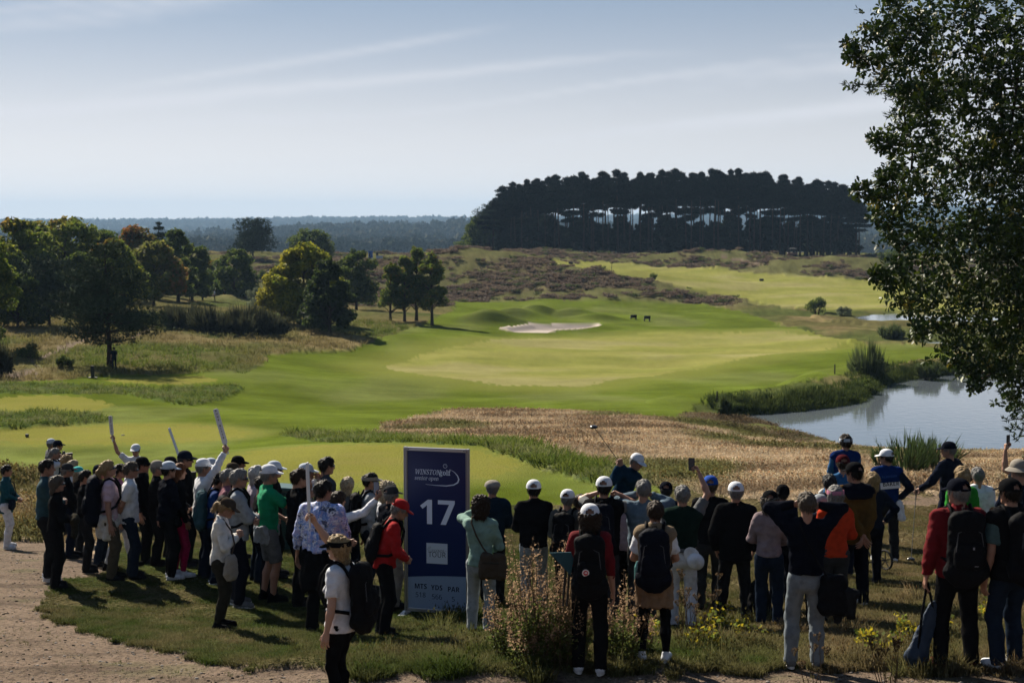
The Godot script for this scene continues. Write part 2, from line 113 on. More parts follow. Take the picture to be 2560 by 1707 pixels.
const BUSHES := [
	["gorse", Vector3(-29.84, -4.95, -128.63), 2.61, 4.33, "dark broom thicket, left end of the row before the grove"],
	["gorse", Vector3(-26.66, -5.12, -126.61), 2.80, 4.65, "dark broom thicket in the middle of the row before the grove"],
	["gorse", Vector3(-24.00, -5.30, -126.89), 3.12, 4.66, "dark broom thicket right of the middle of the row"],
	["gorse", Vector3(-21.68, -5.47, -128.15), 2.64, 3.53, "dark broom thicket at the foot of the yellowing tree"],
	["willow", Vector3(-31.01, -5.70, -172.05), 3.27, 2.37, "grey green willow bush beside the yellowing tree"],
	["light", Vector3(-53.30, -6.88, -236.46), 3.19, 6.15, "light green bush behind the four distant walkers, left one"],
	["light", Vector3(-50.42, -6.90, -239.97), 3.97, 6.61, "light green bush behind the four distant walkers, middle one"],
	["light", Vector3(-46.13, -6.99, -238.70), 3.36, 5.11, "light green bush behind the four distant walkers, right one"],
	["round", Vector3(39.55, -6.96, -183.98), 2.37, 3.15, "round dark bush on the bank before the far pond"],
	["willow", Vector3(42.20, -6.92, -180.61), 1.11, 2.10, "small pale bush right of the round dark bush"],
	["round", Vector3(73.84, -3.59, -277.54), 3.98, 4.76, "round green bush below the right end of the pine wood"],
	["round", Vector3(23.85, -4.65, -240.58), 1.25, 1.62, "small dark bush on the second fairway"],
	["reed", Vector3(23.84, -5.95, -94.44), 2.71, 2.78, "tall bushy willow standing at the corner of the pond"],
	["reed", Vector3(37.16, -6.55, -138.78), 1.58, 2.55, "grassy dark bush beside the sliver of water"],
	["reed", Vector3(28.57, -5.91, -96.81), 1.20, 1.84, "rounded reed clump on the far shore of the pond"],
	["reed", Vector3(10.77, -5.27, -71.39), 1.33, 0.87, "narrow shrub at the left end of the pond"],
	["round", Vector3(30.92, -5.87, -98.15), 1.12, 1.20, "leafy shrub on the far shore under the oak"],
	["low", Vector3(-29.13, -4.92, -92.29), 1.20, 1.13, "small grey green shrub beside the left sand track"],
	["low", Vector3(-34.13, -4.86, -99.67), 1.35, 1.83, "scrubby shrub on the dry slope at the left edge"],
	["low", Vector3(-12.01, -2.61, -345.00), 4.33, 4.22, "low hedge with reddish leaves beside the pine wood"],
	["gorse", Vector3(-31.95, -4.88, -87.91), 2.58, 1.88, "black broom bush cut off by the left edge"],
	["low", Vector3(-49.20, -5.18, -261.01), 3.19, 3.20, "grey green juniper bush on the heath slope"],
	["low", Vector3(-44.14, -5.34, -254.80), 2.10, 2.81, "small juniper bush on the heath slope, left of the round tree"],
	["low", Vector3(-42.99, -3.78, -267.21), 1.96, 3.27, "dark low shrub under the round tree on the skyline"],
	["low", Vector3(22.18, -6.04, -88.48), 1.01, 1.62, "low reeds under the tall pond willow"],
]
var PEOPLE: Array = [
	{"id": "teal_left", "at": Vector3(-10.07, -1.94, -27.91), "s": 1.65, "yaw": 80, "sex": "f", "top": ["teal", "l"], "top_name": "jacket", "hem": 0.76, "bot": ["white", "trousers"], "hair": ["short", "dark"], "la": "front", "ra": "front", "shoe": "white", "label": "woman in a long teal jacket and white trousers at the left edge"},
	{"id": "cap_a", "at": Vector3(-11.16, -2.39, -34.00), "s": 1.70, "yaw": 55, "top": ["grey", "l"], "bot": ["charcoal", "trousers"], "hair": ["short", "grey"], "hat": ["cap", "lightblue"], "label": "man in a pale cap left of the dark blue cap behind the photographer"},
	{"id": "cap_b", "at": Vector3(-10.84, -2.34, -33.50), "s": 1.69, "yaw": 75, "top": ["navy", "l"], "bot": ["charcoal", "trousers"], "hair": ["short", "dark"], "hat": ["cap", "navy"], "glasses": true, "label": "man in a dark blue cap and sunglasses behind the photographer"},
	{"id": "photographer", "at": Vector3(-10.11, -2.19, -31.00), "s": 1.75, "yaw": 80, "top": ["lightblue", "l"], "bot": ["navy", "trousers"], "hair": ["short", "grey"], "la": "face", "ra": "face", "label": "grey haired photographer in a light shirt holding a camera to the face"},
	{"id": "curly", "at": Vector3(-9.20, -2.01, -29.00), "s": 1.72, "yaw": 70, "sex": "f", "top": ["charcoal", "l"], "bot": ["charcoal", "trousers"], "hair": ["curly", "blond"], "label": "person with curly blond hair behind the grey cap, right of the photographer"},
	{"id": "blond_b", "at": Vector3(-8.62, -1.82, -27.50), "s": 1.69, "yaw": 70, "sex": "f", "top": ["lightblue", "l"], "bot": ["navy", "trousers"], "hair": ["bob", "lightblond"], "label": "woman with wind blown pale hair behind the turquoise cap"},
	{"id": "cap_grey", "at": Vector3(-7.62, -1.21, -24.00), "s": 1.60, "yaw": 72, "top": ["black", "l"], "bot": ["navy", "trousers"], "hair": ["short", "grey"], "hat": ["cap", "darkgrey"], "la": "front", "ra": "front", "glasses": true, "label": "man in a dark grey cap carrying a red and white jacket"},
	{"id": "turquoise", "at": Vector3(-7.59, -1.30, -24.50), "s": 1.55, "yaw": 60, "sex": "f", "top": ["black", "l"], "bot": ["charcoal", "trousers"], "hair": ["bob", "lightblond"], "hat": ["cap", "turquoise"], "la": "front", "ra": "front", "label": "woman in a turquoise cap and black jacket"},
	{"id": "tealshirt", "at": Vector3(-6.89, -0.77, -20.72), "s": 1.78, "yaw": 80, "top": ["slateteal", "l"], "bot": ["charcoal", "trousers"], "hair": ["short", "dark"], "la": "crossed", "ra": "crossed", "shoe": "white", "stance": 0.12, "label": "dark haired man in a teal shirt with crossed arms on the sandy path"},
	{"id": "greybob", "at": Vector3(-6.51, -0.71, -20.00), "s": 1.60, "yaw": 72, "sex": "f", "top": ["black", "l"], "bot": ["black", "trousers"], "hair": ["bob", "greybrown"], "la": "front", "ra": "front", "glasses": true, "label": "woman with a grey bob and sunglasses in black beside the teal shirt"},
	{"id": "capmid", "at": Vector3(-6.60, -0.96, -22.40), "s": 1.60, "yaw": 78, "top": ["black", "l"], "bot": ["denim", "trousers"], "hair": ["short", "dark"], "hat": ["cap", "navy"], "label": "man in black with a dark blue cap hidden behind the large rucksack"},
	{"id": "darkmid", "at": Vector3(-6.59, -0.86, -21.60), "s": 1.56, "yaw": 75, "top": ["black", "l"], "bot": ["charcoal", "trousers"], "hair": ["short", "dark"], "la": "front", "ra": "front", "label": "person in a black jacket and dark jeans left of the large rucksack"},
	{"id": "backpackw", "at": Vector3(-5.94, -0.77, -20.69), "s": 1.76, "yaw": 78, "sex": "f", "top": ["palepink", "s"], "bot": ["khaki", "trousers"], "hair": ["pony", "blond"], "glasses": true, "waist": "offwhite", "nod": -14, "ra": "down", "la": "front", "label": "blond woman in a pale pink polo shirt with a white sweater round the waist"},
	{"id": "pinktop", "at": Vector3(-6.15, -0.89, -21.90), "s": 1.63, "yaw": 75, "sex": "f", "top": ["pink", "s"], "bot": ["white", "slim"], "hair": ["short", "dark"], "glasses": true, "waist": "lightdenim", "step": 0.2, "la": "front", "label": "woman in pink with white trousers and a denim jacket round the waist"},
	{"id": "whitepolo", "at": Vector3(-5.68, -0.78, -20.81), "s": 1.74, "yaw": 75, "top": ["white", "s"], "bot": ["denim", "trousers"], "hair": ["short", "greybrown"], "glasses": true, "la": "behind", "ra": "behind", "hem": 0.86, "label": "man in a white polo shirt with both hands clasped behind the back"},
	{"id": "marshal", "at": Vector3(-8.00, -1.95, -30.00), "s": 1.75, "yaw": 180, "top": ["white", "s"], "bot": ["navy", "trousers"], "hair": ["short", "grey"], "hat": ["cap", "white"], "glasses": true, "ra": Vector3(0.48, 1.86, -0.02), "hint_r": Vector3(0.2, -1, 0), "thumb": Vector3(-1, 0, 0), "la": "down", "label": "marshal in white facing the crowd with one arm and a paddle raised"},
	{"id": "cap_c", "at": Vector3(-5.97, -0.98, -22.60), "s": 1.71, "yaw": 85, "top": ["black", "l"], "bot": ["black", "trousers"], "hair": ["short", "dark"], "hat": ["cap", "black"], "glasses": true, "label": "man in black with a black cap, directly right of the white polo shirt"},
	{"id": "cap_stone", "at": Vector3(-5.63, -0.93, -22.20), "s": 1.67, "yaw": 80, "top": ["black", "l"], "bot": ["black", "trousers"], "hair": ["short", "grey"], "hat": ["cap", "stone"], "label": "older man in a plain stone coloured cap and black jacket"},
	{"id": "quilt", "at": Vector3(-5.11, -0.78, -20.79), "s": 1.74, "yaw": 62, "top": ["darknavy", "l"], "top_name": "quilted_jacket", "bot": ["black", "trousers"], "hair": ["short", "dark"], "hat": ["cap", "lightblue"], "thick": 0.022, "folds": 0.03, "la": "front", "ra": "front", "shoe": "white", "label": "man in a dark quilted jacket and a pale blue cap"},
	{"id": "stickman", "at": Vector3(-5.76, -1.12, -23.60), "s": 1.69, "yaw": 85, "top": ["black", "l"], "bot": ["black", "trousers"], "hair": ["short", "dark"], "hat": ["cap", "black"], "ra": Vector3(0.16, 1.70, -0.22), "hint_r": Vector3(0.6, -1, 0), "label": "marshal in a black cap holding a narrow striped stick upright"},
	{"id": "auburn", "at": Vector3(-4.99, -0.79, -20.91), "s": 1.70, "yaw": 55, "sex": "f", "top": ["black", "l"], "top_name": "jacket", "bot": ["hotpink", "slim"], "hair": ["long", "auburn"], "la": "front", "ra": "pocket", "shoe": "white", "hem": 0.84, "label": "woman with long auburn hair and bright pink trousers"},
	{"id": "cap_navy_tall", "at": Vector3(-5.19, -0.93, -22.20), "s": 1.82, "yaw": 85, "top": ["black", "l"], "top_name": "jacket", "bot": ["black", "trousers"], "hair": ["short", "darkgrey"], "hat": ["cap", "navy"], "glasses": true, "label": "tall man in a dark blue cap and sunglasses behind the auburn hair"},
	{"id": "marshal_b", "at": Vector3(-4.62, -0.79, -20.90), "s": 1.77, "yaw": 70, "top": ["white", "l"], "bot": ["navy", "trousers"], "hair": ["short", "grey"], "hat": ["cap", "white"], "ra": Vector3(0.14, 1.93, -0.36), "hint_r": Vector3(0.8, -0.6, -0.4), "thumb": Vector3(0.3, 0, 1), "la": "down", "label": "marshal in a long sleeved white shirt holding a paddle high"},
	{"id": "cap_d", "at": Vector3(-4.91, -1.00, -22.80), "s": 1.68, "yaw": 85, "top": ["navy", "l"], "bot": ["black", "trousers"], "hair": ["short", "grey"], "hat": ["cap", "lightblue"], "label": "man in a pale blue cap half hidden behind the raised white sleeve"},
	{"id": "youth", "at": Vector3(-4.35, -0.76, -20.49), "s": 1.62, "yaw": 76, "top": ["blue", "l"], "bot": ["denim", "slim"], "hair": ["short", "dark"], "hat": ["cap", "black"], "nod": 25, "la": "front", "ra": "front", "shoe": "navy", "sole": "white", "label": "young person in a blue sweater and black cap looking down"},
	{"id": "cap_brown", "at": Vector3(-4.48, -0.95, -22.40), "s": 1.62, "yaw": 80, "top": ["charcoal", "l"], "bot": ["black", "trousers"], "hair": ["short", "grey"], "hat": ["cap", "brown"], "label": "man in an olive brown cap behind two grey heads"},
	{"id": "cap_e", "at": Vector3(-4.51, -1.02, -23.00), "s": 1.70, "yaw": 90, "top": ["black", "l"], "bot": ["black", "trousers"], "hair": ["short", "dark"], "hat": ["cap", "black"], "label": "man in a black cap turned to the right, tallest behind the two grey heads"},
	{"id": "mauve", "at": Vector3(-4.14, -0.75, -20.30), "s": 1.69, "yaw": 75, "top": ["mauve", "l"], "bot": ["navy", "trousers"], "hair": ["short", "grey"], "la": "front", "ra": "front", "label": "grey haired man in a mauve sweater behind the light grey jacket"},
	{"id": "lightjacket", "at": Vector3(-3.71, -0.68, -18.90), "s": 1.86, "yaw": 80, "top": ["lightgrey", "l"], "top_name": "jacket", "bot": ["darknavy", "trousers"], "hair": ["short", "grey"], "glasses": true, "la": "crossed", "ra": "crossed", "shoe": "grey", "hem": 0.86, "thick": 0.016, "loose": 0.024, "label": "grey haired man in a light grey jacket with crossed arms and sunglasses"},
	{"id": "hoodie", "at": Vector3(-3.56, -0.47, -17.08), "s": 1.62, "yaw": 84, "sex": "f", "top": ["offwhite", "l"], "top_name": "sweatshirt", "bot": ["olive", "slim"], "hair": ["pony", "blond"], "hat": ["cap", "brown"], "nod": 22, "la": "chest", "ra": "chest", "shoe": "black", "hem": 0.88, "label": "woman in a white sweatshirt and brown cap with a ponytail, looking down"},
	{"id": "whitehair", "at": Vector3(-3.78, -0.78, -20.60), "s": 1.71, "yaw": 65, "sex": "f", "top": ["lilac", "s"], "bot": ["denim", "trousers"], "hair": ["bob", "white"], "la": "front", "label": "woman with short white hair in a lilac top"},
	{"id": "vest_b", "at": Vector3(-3.51, -0.73, -19.60), "s": 1.70, "yaw": 72, "top": ["black", "s"], "bot": ["darknavy", "trousers"], "hair": ["short", "dark"], "la": "crossed", "ra": "crossed", "label": "man in a black T shirt between the white hair and the green polo shirt"},
	{"id": "cap_f", "at": Vector3(-3.58, -0.81, -21.00), "s": 1.74, "yaw": 80, "top": ["black", "l"], "bot": ["black", "trousers"], "hair": ["short", "grey"], "hat": ["cap", "lightblue"], "glasses": true, "label": "man in a pale cap just behind the white cap of the green polo shirt"},
	{"id": "greenpolo", "at": Vector3(-3.37, -0.71, -19.30), "s": 1.87, "yaw": 66, "top": ["green", "s"], "bot": ["grey", "shorts"], "hair": ["short", "grey"], "hat": ["cap", "white"], "ra": Vector3(0.22, 1.36, -0.48), "hint_r": Vector3(0.3, -1, 0), "la": "front", "waist": "lightgrey", "drop": 0.16, "shoe": "black", "label": "man in a bright green polo shirt, white cap and grey shorts"},
	{"id": "blackpolo", "at": Vector3(-2.91, -0.71, -19.00), "s": 1.87, "yaw": 62, "top": ["black", "s"], "bot": ["black", "trousers"], "hair": ["short", "brown"], "glasses": true, "ra": "down", "la": "face", "hem": 0.86, "label": "brown haired man in a black polo shirt with a striped collar"},
	{"id": "cap_phone", "at": Vector3(-3.02, -0.78, -20.40), "s": 1.77, "yaw": 78, "top": ["white", "s"], "bot": ["navy", "trousers"], "hair": ["short", "grey"], "hat": ["cap", "lightblue"], "ra": "face", "la": "face", "label": "person in a pale blue cap taking a picture with a phone"},
	{"id": "fleece", "at": Vector3(-2.72, -0.78, -20.40), "s": 1.87, "yaw": 58, "top": ["fleece", "l"], "top_name": "fleece_jacket", "bot": ["charcoal", "trousers"], "hair": ["short", "dark"], "glasses": true, "collar_up": 0.02, "label": "tall dark haired man in a blue grey fleece and sunglasses"},
	{"id": "bigshirt", "at": Vector3(-2.31, -0.46, -16.90), "s": 1.84, "yaw": 18, "g": 1.42, "top": ["floral", "l"], "bot": ["black", "trousers"], "hair": ["short", "dark"], "la": "down", "ra": "front", "waist": "black", "drop": 0.40, "hem": 0.96, "loose": 0.03, "look": 25, "label": "heavy man in a blue and white patterned shirt"},
	{"id": "blondbob", "at": Vector3(-2.38, -0.77, -20.20), "s": 1.60, "yaw": 15, "sex": "f", "top": ["grey", "s"], "bot": ["navy", "trousers"], "hair": ["bob", "lightblond"], "label": "woman with straight pale blond hair seen from behind"},
	{"id": "phonew", "at": Vector3(-2.28, -0.66, -18.20), "s": 1.66, "yaw": 48, "sex": "f", "top": ["white", "l"], "bot": ["charcoal", "trousers"], "hair": ["bob", "brown"], "ra": Vector3(0.46, 1.70, -0.34), "hint_r": Vector3(0.3, -1, 0), "thumb": Vector3(0, 0, 1), "la": "front", "label": "woman in a white blouse holding a phone up with a stretched arm"},
	{"id": "greyhoodie", "at": Vector3(-2.04, -0.76, -19.90), "s": 1.71, "yaw": 75, "top": ["lightgrey", "l"], "top_name": "sweatshirt", "bot": ["navy", "trousers"], "hair": ["short", "dark"], "glasses": true, "hat": ["visor", "stone"], "label": "bearded man in a light grey hooded sweatshirt and spectacles"},
	{"id": "frontw", "at": Vector3(-1.53, 0.05, -12.60), "s": 1.61, "yaw": -72, "sex": "f", "g": 1.16, "top": ["white", "s"], "bot": ["black", "slim"], "hair": ["bob", "blond"], "hat": ["visor", "black"], "glasses": true, "ra": Vector3(0.10, 1.86, -0.34), "hint_r": Vector3(0.9, -0.5, -0.2), "thumb": Vector3(0, 0, 1), "la": "down", "hem": 0.84, "skin": 0, "label": "woman in a white polo shirt and black visor raising a paddle in the foreground"},
	{"id": "redsweater", "at": Vector3(-1.50, -0.37, -16.44), "s": 1.63, "yaw": 78, "top": ["red", "l"], "top_name": "sweater", "bot": ["black", "trousers"], "hair": ["short", "grey"], "hat": ["cap", "red"], "lean": 13, "nod": 18, "la": "front", "ra": "front", "hem": 0.88, "label": "man in a red sweater and red cap bending forward"},
	{"id": "navypolo", "at": Vector3(-1.65, -0.71, -18.90), "s": 1.65, "yaw": 50, "top": ["darknavy", "s"], "bot": ["stone", "trousers"], "hair": ["short", "grey"], "hat": ["cap", "darkgrey"], "ra": "down", "hem": 0.84, "label": "man in a dark polo shirt, slate cap and beige trousers beside the sign"},
	{"id": "curlyblond", "at": Vector3(-1.73, -0.74, -19.30), "s": 1.66, "yaw": 60, "sex": "f", "top": ["white", "l"], "bot": ["stone", "trousers"], "hair": ["curly", "lightblond"], "label": "woman with curly blond hair behind the slate cap"},
	{"id": "mint", "at": Vector3(-0.38, -0.36, -16.50), "s": 1.62, "yaw": 12, "sex": "f", "top": ["mint", "l"], "top_name": "sweater", "bot": ["paledenim", "trousers"], "hair": ["curly", "brown"], "la": "face", "ra": "front", "hem": 0.90, "shoe": "brown", "label": "woman in a mint green sweater and pale jeans at the right of the sign"},
	{"id": "flatcap", "at": Vector3(-0.27, -0.73, -19.30), "s": 1.69, "yaw": 5, "top": ["petrol", "l"], "top_name": "rain_jacket", "bot": ["charcoal", "trousers"], "hair": ["short", "grey"], "hat": ["flat", "stone"], "la": "front", "ra": "front", "thick": 0.02, "loose": 0.026, "hem": 0.82, "label": "man in a beige flat cap and petrol blue rain jacket"},
	{"id": "black_a", "at": Vector3(0.29, -0.68, -18.60), "s": 1.75, "yaw": 2, "top": ["black", "l"], "top_name": "fleece_jacket", "bot": ["paledenim", "trousers"], "hair": ["short", "dark"], "hat": ["cap", "white"], "la": "front", "ra": "front", "thick": 0.014, "collar_up": 0.02, "g": 1.08, "label": "man in a black fleece and pale jeans with a white cap"},
	{"id": "olive", "at": Vector3(0.73, -0.67, -18.30), "s": 1.67, "yaw": 18, "top": ["greyolive", "l"], "bot": ["charcoal", "trousers"], "hair": ["short", "grey"], "hat": ["cap", "white"], "patch": "navy", "la": "front", "ra": "front", "loose": 0.02, "label": "man in an olive grey shirt and white cap with a dark patch on it"},
	{"id": "brown_b", "at": Vector3(0.91, -0.74, -19.00), "s": 1.55, "yaw": 40, "sex": "f", "top": ["lightgrey", "s"], "bot": ["charcoal", "trousers"], "hair": ["short", "brown"], "label": "brown haired person in pale grey between the two white caps"},
	{"id": "photoman", "at": Vector3(1.20, -0.67, -18.10), "s": 1.87, "yaw": 10, "top": ["grey", "s"], "layers": [["waistcoat", "black", 0.84, 0.012]], "bot": ["darkgrey", "trousers"], "hair": ["short", "dark"], "hat": ["cap", "white"], "la": "face", "ra": Vector3(0.16, 1.52, -0.26), "hint_r": Vector3(1, -0.4, 0), "thick": 0.016, "g": 1.06, "label": "man in a black waistcoat and white cap photographing the golfer"},
	{"id": "pinkshirt", "at": Vector3(1.53, -0.73, -18.60), "s": 1.64, "yaw": 20, "top": ["palepink", "s"], "bot": ["black", "trousers"], "hair": ["short", "dark"], "hem": 0.96, "label": "dark haired man in a pale pink shirt and black belt"},
	{"id": "lightblue", "at": Vector3(1.69, -0.68, -18.10), "s": 1.85, "yaw": 8, "g": 1.12, "top": ["greyblue", "l"], "bot": ["darkgrey", "trousers"], "hair": ["short", "grey"], "la": "face", "ra": "face", "hem": 0.86, "loose": 0.024, "label": "grey haired man in a light blue shirt with both hands at the face"},
	{"id": "navy_a", "at": Vector3(2.18, -0.80, -19.80), "s": 1.63, "yaw": 5, "top": ["navy", "l"], "bot": ["charcoal", "trousers"], "hair": ["short", "darkgrey"], "hat": ["cap", "darknavy"], "label": "man in navy with a dark cap between the grey heads"},
	{"id": "beigevest", "at": Vector3(1.45, 0.01, -14.22), "s": 1.64, "yaw": 8, "sex": "f", "top": ["white", "s"], "layers": [["waistcoat", "beige", 0.92, 0.012]], "bot": ["black", "slim"], "hair": ["short", "brown"], "la": "front", "ra": "front", "waist": "tan", "drop": 0.30, "shoe": "white", "thick": 0.018, "stance": 0.13, "collar_up": 0.02, "label": "brown haired woman in a beige quilted waistcoat with a tan jacket round the hips"},
	{"id": "redpack", "at": Vector3(0.77, 0.02, -13.83), "s": 1.67, "yaw": 4, "sex": "f", "top": ["darkred", "l"], "top_name": "sweater", "bot": ["black", "trousers"], "hair": ["curly", "brown"], "hat": ["cap", "white"], "la": "front", "ra": "down", "cuff": 0.45, "shoe": "white", "stance": 0.115, "hem": 0.95, "label": "woman in a dark red sweater and white cap in front of the tall weeds"},
	{"id": "whitetrousers", "at": Vector3(2.10, -0.52, -17.20), "s": 1.78, "yaw": 5, "top": ["grey", "s"], "layers": [["slipover", "darkgreen", 1.03, 0.012]], "bot": ["white", "trousers"], "hair": ["short", "grey"], "ra": Vector3(0.20, 1.88, -0.22), "hint_r": Vector3(1, -0.3, 0.2), "thumb": Vector3(0.3, 0, 1), "la": "front", "hem": 0.98, "label": "grey haired man in a dark green sweater and white trousers holding up a phone"},
	{"id": "bluecap", "at": Vector3(2.65, -0.71, -18.80), "s": 1.80, "yaw": 10, "top": ["black", "l"], "bot": ["darkgrey", "trousers"], "hair": ["short", "greybrown"], "hat": ["cap", "capblue"], "la": "front", "ra": "front", "label": "man in a bright blue cap and black jacket"},
	{"id": "black_b", "at": Vector3(2.82, -0.56, -17.74), "s": 1.76, "yaw": 5, "g": 1.14, "top": ["black", "l"], "top_name": "jacket", "bot": ["charcoal", "trousers"], "hair": ["short", "grey"], "hat": ["cap", "white"], "la": "pocket", "ra": "pocket", "hem": 0.80, "thick": 0.022, "loose": 0.026, "stance": 0.16, "label": "broad man in a black jacket and white cap with hands in his pockets"},
	{"id": "greypink", "at": Vector3(3.08, -0.33, -16.68), "s": 1.62, "yaw": 12, "sex": "f", "top": ["greypink", "l"], "bot": ["denim", "trousers"], "hair": ["curly", "greybrown"], "hat": ["cap", "black"], "la": "front", "ra": "front", "hem": 0.94, "label": "woman in a grey and pink top with a black cap over wavy hair"},
	{"id": "beanie", "at": Vector3(3.64, -0.61, -18.90), "s": 1.56, "yaw": 14, "sex": "f", "top": ["navy", "l"], "bot": ["darknavy", "trousers"], "hair": ["short", "dark"], "hat": ["beanie", "black"], "label": "person in a black woollen hat and navy jacket"},
	{"id": "shade", "at": Vector3(2.96, -0.01, -14.12), "s": 1.77, "yaw": 6, "top": ["darknavy", "l"], "top_name": "sweater", "bot": ["lightdenim", "trousers"], "hair": ["short", "greybrown"], "la": "brow", "ra": "brow", "shoe": "grey", "hem": 0.96, "stance": 0.13, "label": "man in a navy sweater and pale jeans shading his eyes with both hands"},
	{"id": "orange", "at": Vector3(3.81, -0.26, -16.59), "s": 1.63, "yaw": 4, "sex": "f", "top": ["orange", "l"], "top_name": "waistcoat", "bot": ["darkgrey", "trousers"], "hair": ["bob", "grey"], "hat": ["visor", "pink"], "la": "front", "ra": "front", "hem": 0.88, "label": "grey haired woman in an orange top and pink visor"},
	{"id": "navy_b", "at": Vector3(4.13, -0.48, -18.30), "s": 1.69, "yaw": 8, "top": ["navy", "l"], "bot": ["charcoal", "trousers"], "hair": ["short", "darkgrey"], "label": "grey haired man in navy just behind the pink visor"},
	{"id": "greyhat", "at": Vector3(3.71, -0.31, -16.90), "s": 1.52, "yaw": 10, "sex": "f", "top": ["navy", "l"], "bot": ["charcoal", "trousers"], "hair": ["short", "grey"], "hat": ["bucket", "lightgrey"], "label": "small person in a pale grey hat behind the raised dark sleeve"},
	{"id": "caddie_a", "at": Vector3(5.85, -1.05, -24.60), "s": 1.84, "yaw": 4, "top": ["bluepolo", "l"], "layers": [["bib", "royal", 0.96, 0.014]], "bot": ["navy", "trousers"], "hair": ["crop", "brown"], "hat": ["visor", "lightblue"], "la": "front", "ra": "front", "label": "caddie with curly hair, a pale visor and a blue bib"},
	{"id": "maroon", "at": Vector3(4.85, -0.71, -20.60), "s": 1.79, "yaw": 2, "top": ["bluepolo", "s"], "bot": ["navy", "trousers"], "hair": ["short", "brown"], "hat": ["cap", "maroon"], "label": "man in a maroon cap and mid blue polo shirt"},
	{"id": "mustard", "at": Vector3(4.32, -0.38, -17.67), "s": 1.84, "yaw": -14, "look": -20, "g": 1.08, "top": ["mustard", "l"], "top_name": "jacket", "layers": [["yoke", "darknavy", 1.36, 0.006]], "bot": ["darknavy", "trousers"], "hair": ["short", "dark"], "hat": ["cap", "black"], "la": "behind", "ra": "behind", "hem": 0.82, "thick": 0.022, "loose": 0.03, "shoe": "white", "stance": 0.15, "label": "tall man in a mustard and navy jacket with hands clasped behind"},
	{"id": "blond_c", "at": Vector3(5.07, -0.59, -19.70), "s": 1.58, "yaw": -10, "sex": "f", "top": ["navy", "l"], "bot": ["darknavy", "trousers"], "hair": ["bob", "blond"], "ra": "hip", "la": "front", "label": "blond woman in a navy jacket between the mustard jacket and the bib"},
	{"id": "baker", "at": Vector3(5.95, -0.88, -22.30), "s": 1.78, "yaw": 6, "look": -55, "top": ["navy", "l"], "layers": [["bib", "royal", 0.96, 0.014]], "bot": ["charcoal", "trousers"], "hair": ["short", "dark"], "hat": ["cap", "white"], "la": "front", "ra": "hip", "shoe": "white", "stance": 0.14, "label": "caddie in a white cap whose bib carries a player name"},
	{"id": "golfer_b", "at": Vector3(7.16, -0.93, -23.00), "s": 1.84, "yaw": -38, "look": -30, "top": ["navy", "l"], "top_name": "sweater", "bot": ["navy", "trousers"], "hair": ["short", "grey"], "hat": ["cap", "darknavy"], "la": Vector3(-0.32, 1.03, -0.30), "ra": "hip", "loose": 0.022, "label": "golfer in navy leaning on a club and watching"},
	{"id": "greenw", "at": Vector3(5.92, -0.37, -18.40), "s": 1.66, "yaw": -6, "sex": "f", "top": ["greenjacket", "l"], "top_name": "jacket", "bot": ["navy", "trousers"], "hair": ["wind", "blond"], "label": "woman with wind blown blond hair in a bright green jacket"},
	{"id": "white_b", "at": Vector3(6.29, -0.43, -19.00), "s": 1.61, "yaw": 6, "top": ["white", "s"], "bot": ["navy", "trousers"], "hair": ["short", "grey"], "label": "grey haired man in a white shirt behind the red hooded sweater"},
	{"id": "redhoodie", "at": Vector3(4.38, 0.10, -13.72), "s": 1.86, "yaw": 0, "look": -25, "g": 1.2, "top": ["darkred", "l"], "top_name": "hooded_sweater", "bot": ["black", "trousers"], "hair": ["short", "grey"], "hat": ["cap", "darknavy"], "la": "down", "ra": "pocket", "shoe": "maroon", "hem": 0.88, "thick": 0.018, "loose": 0.028, "collar_up": 0.035, "stance": 0.15, "label": "broad man in a red hooded sweater and dark cap holding a folded seat bag"},
	{"id": "vest_c", "at": Vector3(4.85, 0.13, -13.60), "s": 1.85, "yaw": -20, "top": ["tealgrey", "s"], "layers": [["waistcoat", "black", 0.86, 0.012]], "bot": ["denim", "trousers"], "hair": ["short", "dark"], "hat": ["cap", "black"], "la": "down", "ra": "down", "shoe": "white", "thick": 0.018, "label": "man in a black waistcoat over a green T shirt at the right edge"},
	{"id": "bucket", "at": Vector3(6.29, -0.23, -17.40), "s": 1.78, "yaw": -20, "top": ["navy", "l"], "bot": ["charcoal", "trousers"], "hair": ["short", "grey"], "hat": ["bucket", "stone"], "la": "front", "ra": "front", "label": "man in a pale bucket hat at the right edge"},
	{"id": "phonearm", "at": Vector3(7.19, -0.43, -19.20), "s": 1.75, "yaw": -5, "top": ["grey", "s"], "bot": ["charcoal", "trousers"], "hair": ["short", "grey"], "hat": ["cap", "lightgrey"], "la": Vector3(-0.42, 1.82, -0.12), "hint_l": Vector3(-0.3, -1, 0), "ra": "down", "label": "person beyond the right edge stretching an arm with a phone into view"},
	{"id": "golfer", "at": Vector3(1.68, -0.94, -22.60), "s": 1.80, "yaw": 78, "lean": 27, "twist": 62, "nod": 12, "look": 52, "top": ["golfer", "l"], "top_name": "sweater", "bot": ["charcoal", "trousers"], "hair": ["short", "grey"], "hat": ["cap", "white"], "ra": Vector3(0.16, 1.53, 0.02), "la": Vector3(0.14, 1.55, -0.04), "hint_r": Vector3(0.5, -1, 0.7), "hint_l": Vector3(0.2, -1, -0.4), "shoe": "white", "stance": 0.24, "loose": 0.02, "label": "golfer in dark blue with a white cap at the top of the backswing"},
	{"at": Vector3(-43.80, -5.65, -193.43), "s": 1.54, "yaw": 329, "cell": 0.03, "top": ["white", "s"], "bot": ["navy", "trousers"], "hair": ["short", "dark"], "label": "distant walker in a white shirt, leftmost of four by the light bushes"},
